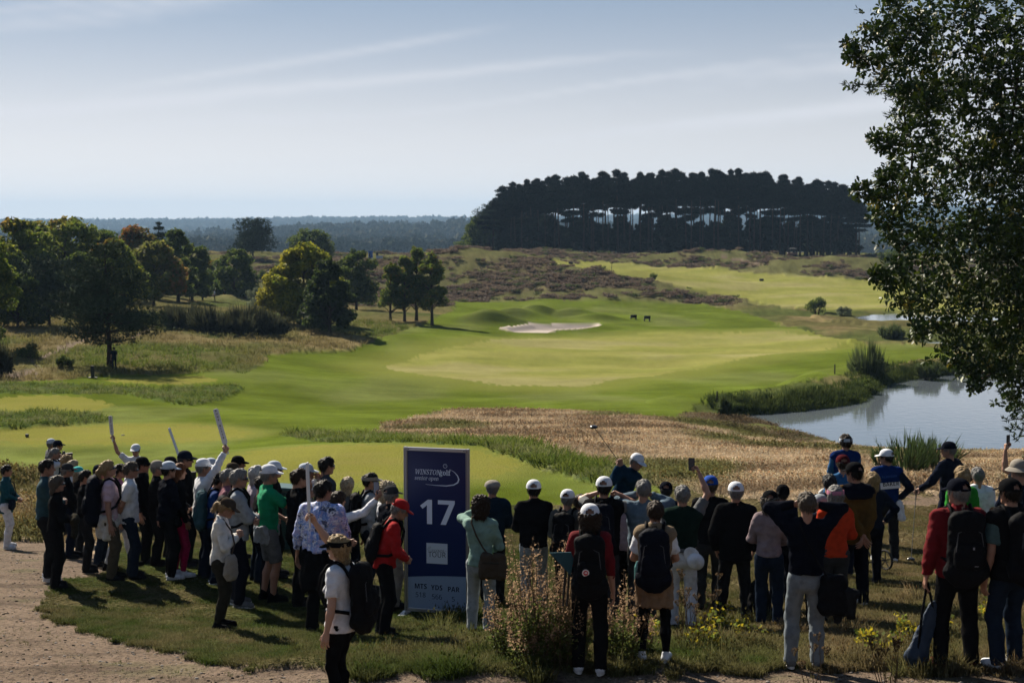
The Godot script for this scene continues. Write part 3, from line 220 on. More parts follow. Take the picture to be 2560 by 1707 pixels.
	{"at": Vector3(-43.06, -5.87, -197.69), "s": 1.58, "yaw": 285, "cell": 0.03, "top": ["black", "s"], "bot": ["black", "trousers"], "hair": ["short", "dark"], "label": "distant walker in black, second from left of four by the light bushes"},
	{"at": Vector3(-42.26, -6.09, -201.93), "s": 1.49, "yaw": 241, "cell": 0.03, "top": ["lightblue", "s"], "bot": ["navy", "trousers"], "hair": ["short", "dark"], "label": "distant walker in a pale blue shirt, third of four by the light bushes"},
	{"at": Vector3(-41.78, -6.34, -206.62), "s": 1.58, "yaw": 12, "cell": 0.03, "top": ["black", "s"], "bot": ["charcoal", "trousers"], "hair": ["short", "dark"], "label": "distant walker in black, rightmost of four by the light bushes"},
	{"at": Vector3(-26.17, -4.94, -93.09), "s": 1.45, "yaw": 334, "cell": 0.03, "top": ["navy", "s"], "bot": ["navy", "trousers"], "hair": ["short", "dark"], "label": "person in dark blue standing in the shade beside the dark pine trunk"},
	{"at": Vector3(-32.84, -3.02, -318.00), "s": 1.80, "yaw": 46, "cell": 0.03, "top": ["black", "s"], "bot": ["black", "trousers"], "hair": ["short", "dark"], "label": "tiny figure left of the blue tee board on the skyline"},
	{"at": Vector3(-31.86, -3.03, -318.00), "s": 1.80, "yaw": 56, "cell": 0.03, "top": ["navy", "s"], "bot": ["black", "trousers"], "hair": ["short", "dark"], "label": "tiny figure beside the blue tee board on the skyline"},
	{"at": Vector3(-30.12, -3.05, -318.00), "s": 1.80, "yaw": 2, "cell": 0.03, "top": ["black", "s"], "bot": ["navy", "trousers"], "hair": ["short", "dark"], "label": "tiny figure right of the blue tee board on the skyline"},
]
const OAK := [
	[6.77, 8.31, -26.00, 0.36],
	[6.99, 7.97, -25.50, 0.55],
	[5.96, 7.38, -25.00, 0.20],
	[5.88, 7.54, -25.00, 0.12],
	[6.28, 7.25, -25.20, 0.31],
	[6.29, 7.79, -25.00, 0.28],
	[6.77, 7.44, -25.50, 0.47],
	[7.34, 7.34, -26.00, 0.64],
	[8.18, 8.18, -27.00, 0.79],
	[8.99, 8.10, -27.00, 0.91],
	[7.44, 6.72, -26.00, 0.48],
	[6.88, 6.74, -25.00, 0.31],
	[6.97, 6.21, -25.40, 0.28],
	[7.53, 6.09, -26.00, 0.52],
	[6.48, 5.92, -25.00, 0.20],
	[6.71, 5.84, -25.00, 0.23],
	[6.35, 5.96, -25.00, 0.11],
	[8.29, 6.97, -27.00, 0.83],
	[9.11, 6.89, -27.00, 0.91],
	[7.15, 5.45, -25.60, 0.47],
	[6.61, 5.31, -25.00, 0.24],
	[6.54, 5.16, -25.00, 0.21],
	[6.15, 5.06, -24.80, 0.17],
	[6.01, 5.04, -24.80, 0.09],
	[6.43, 4.94, -25.00, 0.21],
	[6.84, 4.83, -25.40, 0.39],
	[7.61, 5.00, -26.20, 0.64],
	[8.49, 5.59, -27.00, 0.83],
	[9.31, 5.59, -27.00, 0.91],
	[6.68, 4.37, -25.20, 0.28],
	[6.51, 4.59, -25.00, 0.18],
	[7.08, 4.13, -25.50, 0.39],
	[7.65, 4.13, -26.00, 0.56],
	[8.60, 4.44, -27.00, 0.83],
	[9.35, 4.28, -27.00, 0.91],
	[6.83, 3.72, -25.00, 0.29],
	[6.48, 3.53, -24.80, 0.17],
	[6.34, 3.60, -24.80, 0.09],
	[6.77, 3.41, -25.00, 0.26],
	[7.40, 3.35, -25.60, 0.47],
	[6.96, 3.07, -25.00, 0.20],
	[8.20, 3.31, -26.40, 0.73],
	[9.21, 3.12, -27.00, 0.91],
	[7.43, 2.73, -25.40, 0.35],
	[7.17, 2.57, -25.00, 0.18],
	[7.95, 2.47, -25.80, 0.47],
	[7.99, 2.11, -25.40, 0.28],
	[8.64, 2.20, -26.20, 0.64],
	[9.57, 2.13, -27.00, 0.74],
	[8.24, 1.79, -25.40, 0.23],
	[8.29, 1.65, -25.30, 0.12],
	[8.91, 1.73, -26.00, 0.36],
	[9.49, 1.60, -26.50, 0.41],
	[9.22, 7.73, -26.00, 0.88],
	[9.26, 6.17, -26.00, 0.88],
	[9.30, 4.76, -26.00, 0.88],
	[9.34, 3.65, -26.00, 0.80],
	[9.36, 2.77, -26.00, 0.72],
	[9.42, 1.19, -26.50, 0.21]]
const PINE_ARMS := [
	[8.52, 7.96, -36.00, 0.20],
	[8.87, 7.91, -36.00, 0.33],
	[9.44, 7.98, -36.50, 0.40],
	[10.07, 7.84, -37.00, 0.50],
	[9.92, 7.32, -37.00, 0.29],
	[10.58, 7.68, -37.00, 0.68],
	[12.57, 0.24, -36.00, 0.29],
	[13.15, -0.10, -36.50, 0.45],
	[12.70, -0.49, -36.00, 0.20],
	[13.25, -0.78, -36.50, 0.40],
	[12.88, -0.93, -36.00, 0.18],
	[13.13, -1.67, -36.00, 0.20],
	[13.74, -0.45, -37.00, 0.68],
	[14.00, -1.60, -37.00, 0.57],
	[14.45, 3.51, -38.00, 1.86],
	[14.69, 6.97, -38.00, 1.86],
	[13.68, 5.89, -40.00, 1.47]]
const WEEDS := [
	["mugwort", Vector3(0.33, 0.01, -14.23), 1.28, 0.8, 60, "bushy brown seeded weed in front of the pale jeans, tallest of the thicket", "weed_bush"],
	["mugwort", Vector3(0.02, -0.03, -14.58), 0.78, 0.7, 40, "low seeded weed left of the tall thicket", "weed_bush"],
	["mugwort", Vector3(0.55, 0.02, -14.06), 1.05, 0.6, 46, "seeded weed just left of the dark red sweater", "weed_bush"],
	["mugwort", Vector3(0.17, 0.01, -14.10), 0.5, 0.6, 26, "short leafy weed at the path edge before the thicket", "weed_bush"],
	["mugwort", Vector3(1.12, -0.00, -14.33), 0.85, 0.5, 26, "thin weed between the dark red sweater and the beige waistcoat", "weed_bush"],
	["mugwort", Vector3(1.26, -0.05, -14.71), 0.55, 0.5, 22, "leafy weed behind the white trainers of the beige waistcoat", "weed_bush"],
	["umbel", Vector3(2.04, -0.21, -15.74), 0.72, 0.45, 9, "dry wild carrot stalks in front of the white trousers", "wild_carrot"],
	["umbel", Vector3(1.80, -0.09, -15.01), 0.6, 0.4, 8, "dry wild carrot stalks right of the tan jacket", "wild_carrot"],
	["umbel", Vector3(3.68, 0.08, -13.45), 0.42, 0.55, 9, "dark dry flower stalks at the path edge left of the seat bag", "wild_carrot"],
	["umbel", Vector3(2.86, 0.08, -13.06), 0.45, 0.35, 5, "dry stalks on the path before the pale jeans", "wild_carrot"],
	["sapling", Vector3(2.37, -0.31, -16.35), 0.38, 0.35, 8, "yellow leaved seedling at the feet of the white trousers", "seedling"],
	["sapling", Vector3(2.05, -0.09, -15.02), 0.32, 0.4, 9, "green and yellow seedling in the long grass right of the beige waistcoat", "seedling"],
	["sapling", Vector3(2.61, -0.23, -15.93), 0.22, 0.28, 6, "small yellow seedling under the broad black jacket", "seedling"],
	["sapling", Vector3(4.31, -0.05, -15.08), 0.26, 0.45, 10, "yellow leaved oak seedling right of the mustard jacket", "seedling"],
	["sapling", Vector3(4.67, -0.06, -15.36), 0.22, 0.3, 6, "yellow seedling left of the seat bag", "seedling"],
	["sapling", Vector3(3.84, -0.04, -14.70), 0.2, 0.35, 7, "green seedling right of the pale jeans", "seedling"],
	["sapling", Vector3(3.76, -0.08, -15.07), 0.18, 0.28, 6, "yellow seedling behind the pale jeans", "seedling"],
	["sapling", Vector3(5.60, -0.12, -16.32), 0.26, 0.3, 6, "green and yellow seedling right of the red hooded sweater", "seedling"],
	["sapling", Vector3(1.55, -0.23, -15.79), 0.3, 0.35, 7, "green seedling behind the beige waistcoat", "seedling"],
	["broom", Vector3(9.92, -1.71, -35.28), 0.8, 1.5, 60, "dark broom bush at the near pond shore right of the bib", "broom_bush"],
	["broom", Vector3(10.87, -1.79, -36.08), 0.7, 1.2, 40, "thin broom stems at the near pond shore left of the leaning golfer", "broom_bush"],
	["broom", Vector3(9.69, -1.87, -36.67), 0.45, 0.8, 22, "small broom bush at the near pond shore behind the white cap", "broom_bush"],
]

func _ready() -> void:
	rng.seed = 7
	for k in 3:
		var nz: FastNoiseLite = [noise_a, noise_b, noise_c][k]
		nz.seed = 11 + k * 7
		nz.noise_type = FastNoiseLite.TYPE_SIMPLEX_SMOOTH
		nz.frequency = 1.0
		nz.fractal_type = FastNoiseLite.FRACTAL_FBM if k < 2 else FastNoiseLite.FRACTAL_NONE
		nz.fractal_octaves = 3
	build_camera()
	build_sky()
	build_sun()
	build_land()
	build_water()
	build_forest_and_trees()
	build_ground_cover()
	build_course_things()
	build_people()
	build_sign()
	build_held_things()

# ------------------------------------------------------------------ camera, sky, sun
func build_camera() -> void:
	var cam := Camera3D.new()
	cam.name = "camera"
	add_child(cam, true)
	cam.position = Vector3(0, CAM_Y, 0)
	cam.rotation = Vector3(-PITCH, 0, 0)
	cam.keep_aspect = Camera3D.KEEP_HEIGHT
	cam.fov = rad_to_deg(2.0 * atan(784.0 / 3267.0))
	cam.near = 0.1
	cam.far = 12000.0
	var lens := CameraAttributesPhysical.new()
	lens.frustum_focal_length = 50.0
	lens.frustum_focus_distance = 19.0
	lens.exposure_aperture = 4.0
	lens.frustum_near = 0.1
	lens.frustum_far = 12000.0
	cam.attributes = lens
	cam.fov = rad_to_deg(2.0 * atan(784.0 / 3267.0))

func cirrus(az: float, el: float) -> float:
	# long thin ice-cloud streaks, drawn out along one wind direction
	az += 20.0
	var warp := noise_a.get_noise_2d(az * 1.3, el * 2.0) * 0.020
	var e := el - (az - 20.0) * 0.085 + warp
	var band := noise_b.get_noise_2d(az * 0.55 + 3.1, e * 26.0)
	var fine := noise_b.get_noise_2d(az * 2.2, e * 90.0 + 40.0)
	var c := smoothstep(0.02, 0.55, band + fine * 0.35)
	return c * smoothstep(0.015, 0.10, el)

func build_sky() -> void:
	var w := 2048
	var h := 1024
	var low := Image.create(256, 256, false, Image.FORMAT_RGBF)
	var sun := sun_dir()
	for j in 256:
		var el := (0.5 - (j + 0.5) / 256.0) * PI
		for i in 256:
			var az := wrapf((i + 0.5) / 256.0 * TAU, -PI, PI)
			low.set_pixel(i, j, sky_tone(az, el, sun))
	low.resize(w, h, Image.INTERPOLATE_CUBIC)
	# gradient near the horizon is steep: redo it finely, with the cirrus, for the low half of the dome
	var half := int(w / 2.0)
	for j in range(int(h * 0.20), int(h * 0.5) + 2):
		var el := (0.5 - (j + 0.5) / float(h)) * PI
		for i in range(0, w, 1):
			var az := wrapf((i + 0.5) / float(w) * TAU, -PI, PI)
			var c := low.get_pixel(i, j)
			if absf(az) < 0.55 and el < 0.30:
				c = sky_tone(az, el, sun)
				var k := cirrus(az, el) + contrails(az, el)
				c = c.lerp(Color(0.355, 0.355, 0.375), clampf(k, 0.0, 1.0) * 0.75)
			elif el < 1.0 and (i + j) % 1 == 0:
				c = c.lerp(Color(0.30, 0.31, 0.335), cirrus(az, el) * 0.5 * smoothstep(1.0, 0.6, el))
			low.set_pixel(i, j, c)
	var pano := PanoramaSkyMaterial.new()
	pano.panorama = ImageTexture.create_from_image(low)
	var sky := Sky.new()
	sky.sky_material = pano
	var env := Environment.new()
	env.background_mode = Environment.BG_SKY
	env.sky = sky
	env.background_energy_multiplier = 1.0
	env.tonemap_mode = Environment.TONE_MAPPER_LINEAR
	env.tonemap_exposure = EXPOSURE
	env.sdfgi_enabled = true
	env.ssao_enabled = true
	env.ssil_enabled = true
	env.fog_enabled = true
	env.fog_mode = Environment.FOG_MODE_EXPONENTIAL
	env.fog_density = 0.00012
	env.fog_light_color = Color(0.70, 0.85, 1.0)
	var we := WorldEnvironment.new()
	we.name = "world"
	we.environment = env
	add_child(we, true)

func contrails(az: float, el: float) -> float:
	# two old vapour trails that have spread out
	var k := 0.0
	var s := clampf((az + 0.36) / 0.44, 0.0, 1.0)
	var mid := 0.0705 + 0.053 * s - 0.006 * s * s
	var width := 0.0050 - 0.0030 * s
	k += exp(-pow((el - mid + noise_c.get_noise_1d(az * 20.0) * 0.0012) / width, 2.0)) * (0.85 - 0.20 * s) * smoothstep(0.16, 0.0, az)
	var mid2 := 0.086 + 0.052 * (az + 0.30) / 0.30
	k += exp(-pow((el - mid2) / 0.0022, 2.0)) * 0.6 * smoothstep(-0.30, -0.22, az) * smoothstep(0.02, -0.08, az)
	var mid3 := 0.0775 - 0.020 * (az + 0.20) / 0.16
	k += exp(-pow((el - mid3) / 0.0016, 2.0)) * 0.25 * smoothstep(-0.24, -0.18, az) * smoothstep(0.0, -0.08, az)
	return k

func sky_tone(az: float, el: float, sun: Vector3) -> Color:
	var dir := Vector3(sin(az) * cos(el), sin(el), -cos(az) * cos(el))
	var t := clampf(sin(maxf(el, 0.0)), 0.0, 1.0)
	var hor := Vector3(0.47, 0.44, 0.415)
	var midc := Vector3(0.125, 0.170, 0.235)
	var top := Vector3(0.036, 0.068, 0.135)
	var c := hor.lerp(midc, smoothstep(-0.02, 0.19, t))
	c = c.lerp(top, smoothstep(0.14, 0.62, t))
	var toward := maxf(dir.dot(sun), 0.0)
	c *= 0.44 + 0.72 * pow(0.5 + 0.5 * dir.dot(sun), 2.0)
	c += Vector3(0.50, 0.47, 0.42) * pow(toward, 24.0) * 0.45
	if el < 0.0:
		c = c.lerp(Vector3(0.05, 0.055, 0.045), smoothstep(0.0, -0.05, el))
	return Color(c.x, c.y, c.z)

func sun_dir() -> Vector3:
	var a := deg_to_rad(SUN_AZ)
	var e := deg_to_rad(SUN_EL)
	return Vector3(sin(a) * cos(e), sin(e), -cos(a) * cos(e))

func build_sun() -> void:
	var sun := DirectionalLight3D.new()
	sun.name = "sun"
	add_child(sun, true)
	sun.light_energy = 1.6
	sun.light_color = Color(1.0, 0.955, 0.88)
	sun.light_angular_distance = 0.53
	sun.shadow_enabled = true
	sun.look_at_from_position(Vector3.ZERO, -sun_dir(), Vector3.UP)

# ------------------------------------------------------------------ naming
func numbered(called: String) -> String:
	if not taken.has(called):
		taken[called] = 0
		return called
	taken[called] += 1
	return "%s_%03d" % [called, taken[called]]

func tag(o: Node3D, label: String, category := "", group := "", kind := "") -> Node3D:
	if label:
		o.set_meta("label", label)
	if category:
		o.set_meta("category", category)
	if group:
		o.set_meta("group", group)
	if kind:
		o.set_meta("kind", kind)
	return o

func thing(called: String, label: String, category: String, at := Vector3.ZERO, turn := 0.0, group := "") -> Node3D:
	var o := Node3D.new()
	o.name = numbered(called)
	add_child(o, true)
	o.position = at
	o.rotation.y = turn
	tag(o, label, category, group)
	return o

func put(called: String, mesh: Mesh, mat: Material, parent: Node3D = null) -> MeshInstance3D:
	var o := MeshInstance3D.new()
	o.mesh = mesh
	if mat:
		o.material_override = mat
	if parent == null:
		o.name = numbered(called)
		add_child(o, true)
	else:
		var n := 0
		var nm := called
		while parent.has_node(NodePath(nm)):
			n += 1
			nm = "%s_%03d" % [called, n]
		o.name = nm
		parent.add_child(o, true)
	return o

func copy_thing(o: Node3D, at: Vector3, turn: float, size: Vector3, label: String, group := "") -> Node3D:
	var c: Node3D = o.duplicate()
	var stem := str(o.name)
	if stem.length() > 4 and stem[stem.length() - 4] == "_" and stem.right(3).is_valid_int():
		stem = stem.left(stem.length() - 4)
	c.name = numbered(stem)
	add_child(c, true)
	c.position = at
	c.rotation = Vector3(0, turn, 0)
	c.scale = size
	c.set_meta("label", label)
	if group:
		c.set_meta("group", group)
	return c

# ------------------------------------------------------------------ materials and textures
func lin(r: float, g: float, b: float) -> Color:
	return Color(r, g, b).linear_to_srgb()

func noise_tex(freq: float, octaves: int, lo: float, hi: float, size := 512, normal := false, bump := 4.0, stretch := Vector2.ONE, sd := 1) -> Texture2D:
	var key := "t%s_%d_%s_%s_%d_%s_%s_%s_%d" % [freq, octaves, lo, hi, size, normal, bump, stretch, sd]
	if mats.has(key):
		return mats[key]
	var n := FastNoiseLite.new()
	n.seed = sd
	n.noise_type = FastNoiseLite.TYPE_SIMPLEX_SMOOTH
	n.frequency = freq
	n.fractal_octaves = octaves
	var t := NoiseTexture2D.new()
	t.width = size
	t.height = size
	t.seamless = true
	t.noise = n
	if normal:
		t.as_normal_map = true
		t.bump_strength = bump
	else:
		var g := Gradient.new()
		g.set_color(0, Color(lo, lo, lo))
		g.set_color(1, Color(hi, hi, hi))
		t.color_ramp = g
	mats[key] = t
	return t

func mat(key: String, color: Color, rough := 0.8, opts := {}) -> StandardMaterial3D:
	if mats.has(key):
		return mats[key]
	var m := StandardMaterial3D.new()
	m.resource_name = key
	m.albedo_color = color
	m.roughness = rough
	m.metallic_specular = opts.get("spec", 0.4)
	m.metallic = opts.get("metal", 0.0)
	if opts.has("tex"):
		m.albedo_texture = opts.tex
	if opts.has("normal"):
		m.normal_enabled = true
		m.normal_texture = opts.normal
		m.normal_scale = opts.get("nscale", 1.0)
	if opts.has("tri"):
		m.uv1_triplanar = true
		m.uv1_world_triplanar = opts.get("world", false)
		m.uv1_scale = opts.tri3 if opts.has("tri3") else Vector3.ONE * float(opts.tri)
	if opts.has("back"):
		m.backlight_enabled = true
		m.backlight = opts.back
	if opts.get("vc", false):
		m.vertex_color_use_as_albedo = true
	if opts.has("rim"):
		m.rim_enabled = true
		m.rim = opts.rim
	m.cull_mode = BaseMaterial3D.CULL_DISABLED
	mats[key] = m
	return m

# ------------------------------------------------------------------ the lie of the land
var bump_list: Array = []
var pond_box := Rect2()
var region_boxes := {}

func cr(p0: float, p1: float, p2: float, p3: float, t: float) -> float:
	return p1 + 0.5 * t * (p2 - p0 + t * (2.0 * p0 - 5.0 * p1 + 4.0 * p2 - p3 + t * (3.0 * (p1 - p2) + p3 - p0)))

func row_at(k: int, j: int, s: float) -> float:
	k = clampi(k, 0, LAND_D.size() - 1)
	var o := k * 7
	return cr(LAND_H[o + clampi(j - 1, 0, 6)], LAND_H[o + clampi(j, 0, 6)], LAND_H[o + clampi(j + 1, 0, 6)], LAND_H[o + clampi(j + 2, 0, 6)], s)

func base_height(x: float, z: float) -> float:
	var d := maxf(-z, 2.0)
	var u := clampf(x / d, -0.4799, 0.4799)
	var i := clampi(LAND_D.bsearch(d, false) - 1, 0, LAND_D.size() - 2)
	var span: float = LAND_D[i + 1] - LAND_D[i]
	var t := clampf((d - LAND_D[i]) / span, 0.0, 1.0)
	var c := (u + 0.36) / 0.12
	var j := int(floor(c))
	var s := c - j
	var h0 := row_at(i, j, s)
	var h1 := row_at(i + 1, j, s)
	var hp := row_at(i - 1, j, s)
	var hn := row_at(i + 2, j, s)
	var i2 := mini(i + 2, LAND_D.size() - 1)
	var m0: float = (h1 - hp) / (LAND_D[i + 1] - LAND_D[maxi(i - 1, 0)]) * span
	var m1: float = (hn - h0) / (LAND_D[i2] - LAND_D[i]) * span
	var t2 := t * t
	var t3 := t2 * t
	return h0 * (2.0 * t3 - 3.0 * t2 + 1.0) + m0 * (t3 - 2.0 * t2 + t) + h1 * (3.0 * t2 - 2.0 * t3) + m1 * (t3 - t2)

func edge_distance(p: Vector2, poly: PackedVector2Array) -> float:
	var best := 1e9
	var n := poly.size()
	for i in n:
		var a := poly[i]
		var e := poly[(i + 1) % n] - a
		var t := clampf((p - a).dot(e) / maxf(e.length_squared(), 1e-6), 0.0, 1.0)
		best = minf(best, (p - a - e * t).length_squared())
	return sqrt(best)

func ground(x: float, z: float) -> float:
	var h := base_height(x, z)
	var d := -z
	if d > 150.0 and d < 420.0:
		var best := 1e9
		var hc := 0.0
		for k in RIDGE.size() - 1:
			var a: Vector3 = RIDGE[k]
			var b: Vector3 = RIDGE[k + 1]
			var e := Vector2(b.x - a.x, b.z - a.z)
			var t := clampf(((x - a.x) * e.x + (z - a.z) * e.y) / e.length_squared(), 0.0, 1.0)
			var q := Vector2(x - a.x - e.x * t, z - a.z - e.y * t).length()
			if q < best:
				best = q
				hc = lerpf(a.y, b.y, t)
		if hc > h:
			h += (hc - h) * smoothstep(0.0, 1.0, 1.0 - best / 34.0)
		for b in MOUNDS:
			var q: float = pow((x - b[0]) / b[3], 2.0) + pow((z - b[1]) / b[4], 2.0)
			if q < 6.0 and b[2] > h:
				h += (b[2] - h) * exp(-q)
		if d < 192.0 and d > 145.0 and x > -10.0 and x < 18.0:
			# the bunker: a scooped floor under a turf lip
			var p := Vector2(x, z)
			var sand: PackedVector2Array = REGIONS.bunker
			var e2 := edge_distance(p, sand)
			if Geometry2D.is_point_in_polygon(p, sand):
				h -= smoothstep(0.0, 1.6, e2) * 0.7
			else:
				var lip := 0.0
				for b in [Vector3(-2.6, -169.0, 1.3), Vector3(0.2, -175.0, 1.1), Vector3(3.2, -177.5, 1.3), Vector3(7.5, -177.0, 1.0), Vector3(10.5, -174.5, 0.6)]:
					lip = maxf(lip, b.z * 1.25 * exp(-pow((x - b.x) / 3.4, 2.0) - pow((z - b.y) / 1.6, 2.0)))
				h += lip * smoothstep(0.0, 0.9, e2)
	if d > 48.0 and d < 118.0 and x > 4.0 and x < 60.0:
		var p := Vector2(x, z)
		var e3 := edge_distance(p, REGIONS.pond)
		if Geometry2D.is_point_in_polygon(p, REGIONS.pond):
			h = minf(h, WATER_Y - minf(0.06 + e3 * 0.5, 1.3))
		else:
			if e3 < 11.0:
				h = maxf(h, WATER_Y + minf(0.03 + e3 * 0.55, 0.75) - 3.0 * smoothstep(3.5, 11.0, e3))
	elif d > 120.0 and d < 190.0 and x > 30.0 and x < 70.0:
		var p := Vector2(x, z)
		for nm in ["pond_b", "pond_c"]:
			var inside := Geometry2D.is_point_in_polygon(p, REGIONS[nm])
			var lev := -6.95 if nm == "pond_b" else -6.75
			if inside:
				h = minf(h, lev - 0.3)
			else:
				var e4 := edge_distance(p, REGIONS[nm])
				if e4 < 6.0:
					h = maxf(h, lev + 0.03 + 0.05 * e4)
	return h

# which kind of ground lies at a place
func region_at(x: float, z: float) -> String:
	var p := Vector2(x, z)
	var d := -z
	if d > 600.0:
		return "forest_floor"
	for nm in REGION_ORDER:
		if region_boxes[nm].has_point(p) and Geometry2D.is_point_in_polygon(p, REGIONS[nm]):
			return nm
	if d < 32.0:
		return "near_grass"
	if d > 205.0 and d < 345.0:
		return "heath"
	return "ground"

const REGION_ORDER := ["sandy_path", "far_path", "bunker", "tee", "tee_001", "tee_002", "tee_003", "fairway", "fairway_b", "rough_a", "rough_b", "rough_c", "left_meadow", "meadow", "track_a", "track_b", "track_c", "mown"]
const REGION_NAME := {"sandy_path": "sandy_path", "far_path": "sandy_path", "bunker": "bunker_sand", "tee": "tee", "tee_001": "tee", "tee_002": "tee", "tee_003": "tee", "fairway": "fairway", "fairway_b": "fairway",
	"rough_a": "rough_grass", "rough_b": "rough_grass", "rough_c": "rough_grass", "left_meadow": "meadow", "meadow": "meadow", "track_a": "sandy_path", "track_b": "sandy_path", "track_c": "sandy_path", "mown": "mown_grass",
	"near_grass": "grass_verge", "heath": "heath", "ground": "ground", "forest_floor": "forest_floor"}

func ground_color(rg: String, x: float, z: float) -> Color:
	var d := -z
	var big := noise_a.get_noise_2d(x * 0.035, z * 0.035)
	var med := noise_b.get_noise_2d(x * 0.16 + 30.0, z * 0.16)
	var fine := noise_c.get_noise_2d(x * 1.1, z * 1.1)
	var c := Vector3(0.1, 0.1, 0.05)
	match REGION_NAME[rg]:
		"sandy_path":
			c = Vector3(0.145, 0.108, 0.080) * (1.0 + 0.16 * med + 0.10 * big + 0.10 * fine)
			if rg == "sandy_path":
				# wheel tracks and trodden damp patches
				var t := noise_a.get_noise_2d(x * 0.45, z * 1.5)
				c *= 1.0 - 0.38 * smoothstep(0.0, 0.5, t)
				c = c.lerp(Vector3(0.10, 0.095, 0.05), smoothstep(0.28, 0.6, noise_b.get_noise_2d(x * 0.7 + 9.0, z * 0.7)) * 0.5)
		"bunker_sand":
			c = Vector3(0.33, 0.285, 0.25)
		"tee":
			c = Vector3(0.160, 0.160, 0.038) * (1.0 + 0.10 * big + 0.12 * med)
			c = c.lerp(Vector3(0.19, 0.165, 0.06), smoothstep(0.0, 0.6, noise_a.get_noise_2d(x * 0.25, z * 0.6)) * 0.35)
		"fairway":
			var stripe := 0.5 + 0.5 * sin((x * 0.35 + z * 0.94) * 0.62)
			c = Vector3(0.195, 0.195, 0.058).lerp(Vector3(0.150, 0.165, 0.040), smoothstep(0.3, 0.7, stripe) * 0.55)
			c = c.lerp(Vector3(0.235, 0.215, 0.100), smoothstep(0.0, 0.5, noise_a.get_noise_2d(x * 0.05, z * 0.045)) * 0.65)
			c *= 1.0 + 0.10 * med + 0.16 * noise_b.get_noise_2d(x * 0.12, z * 0.45) + 0.06 * fine
		"mown_grass":
			c = Vector3(0.082, 0.108, 0.018) * (1.0 + 0.25 * big + 0.18 * med)
			c = c.lerp(Vector3(0.125, 0.140, 0.050), smoothstep(-0.05, 0.5, noise_a.get_noise_2d(x * 0.06 + 50.0, z * 0.03)) * 0.6)
			c *= 1.0 + 0.25 * noise_b.get_noise_2d(x * 0.5, z * 0.5) * smoothstep(120.0, 30.0, d)
			c *= 1.0 + 0.18 * noise_b.get_noise_2d(x * 0.10, z * 0.40 + 9.0) + 0.06 * fine
			c *= 1.0 + 0.09 * sin((x * 0.8 - z * 0.35) * 1.1 + noise_a.get_noise_2d(x * 0.02, z * 0.02) * 6.0)
			# the first cut round the fairway and the tees fades into the rougher cut
			for nm in ["fairway", "tee", "tee_001"]:
				if region_boxes[nm].grow(9.0).has_point(Vector2(x, z)):
					var w := 7.0 if nm == "fairway" else 1.6
					var e := edge_distance(Vector2(x, z), REGIONS[nm])
					c = c.lerp(Vector3(0.155, 0.165, 0.042), smoothstep(w, 0.0, e) * 0.75)
		"rough_grass":
			c = Vector3(0.060, 0.085, 0.026) * (1.0 + 0.5 * med + 0.35 * fine)
			c = c.lerp(Vector3(0.16, 0.155, 0.08), smoothstep(0.1, 0.6, noise_b.get_noise_2d(x * 0.3, z * 0.3)) * 0.5)
		"meadow":
			var wind := noise_a.get_noise_2d(x * 0.09 + z * 0.02, z * 0.30)
			c = Vector3(0.34, 0.26, 0.175).lerp(Vector3(0.20, 0.150, 0.098), smoothstep(-0.1, 0.5, wind))
			c = c.lerp(Vector3(0.085, 0.095, 0.035), smoothstep(0.12, 0.45, noise_b.get_noise_2d(x * 0.10 + 7.0, z * 0.07)) * 0.85)
			c *= 1.0 + 0.18 * fine
		"grass_verge":
			c = Vector3(0.042, 0.052, 0.018).lerp(Vector3(0.095, 0.078, 0.042), smoothstep(-0.2, 0.5, med + smoothstep(1.0, 6.0, x) * 0.5))
			c *= 1.0 + 0.3 * fine
		"heath":
			var hv := noise_a.get_noise_2d(x * 0.045, z * 0.045) + smoothstep(30.0, -10.0, absf(x - 8.0)) * 0.25
			c = Vector3(0.105, 0.105, 0.045).lerp(Vector3(0.072, 0.052, 0.040), smoothstep(-0.05, 0.30, hv))
			c = c.lerp(Vector3(0.17, 0.15, 0.075), smoothstep(0.1, 0.55, noise_b.get_noise_2d(x * 0.05 + 80.0, z * 0.05)) * 0.6)
			c *= 1.0 + 0.35 * med + 0.2 * fine
		"forest_floor":
			c = Vector3(0.035, 0.045, 0.020)
		_:
			c = Vector3(0.115, 0.105, 0.045).lerp(Vector3(0.075, 0.090, 0.030), smoothstep(-0.3, 0.35, big))
			c = c.lerp(Vector3(0.21, 0.16, 0.085), smoothstep(0.05, 0.5, noise_b.get_noise_2d(x * 0.06 + 13.0, z * 0.04)) * 0.7)
			c *= 1.0 + 0.3 * med + 0.2 * fine
	return Color(maxf(c.x, 0.005), maxf(c.y, 0.005), maxf(c.z, 0.003))

func micro(rg: String, x: float, z: float, d: float) -> float:
	match REGION_NAME[rg]:
		"sandy_path":
			return noise_b.get_noise_2d(x * 1.3, z * 1.3) * 0.018 - 0.03
		"meadow":
			return noise_b.get_noise_2d(x * 0.4, z * 0.4) * 0.12
		"rough_grass":
			return absf(noise_b.get_noise_2d(x * 0.5, z * 0.5)) * 0.22
		"grass_verge":
			return noise_b.get_noise_2d(x * 0.7, z * 0.7) * 0.05
		"heath":
			return noise_b.get_noise_2d(x * 0.11, z * 0.11) * 0.75 + noise_a.get_noise_2d(x * 0.035, z * 0.035) * 0.8
		"mown_grass", "fairway", "tee":
			return noise_a.get_noise_2d(x * 0.035, z * 0.035) * minf(0.5, d * 0.004)
		"ground":
			return noise_b.get_noise_2d(x * 0.12, z * 0.12) * minf(0.35, d * 0.004)
	return 0.0

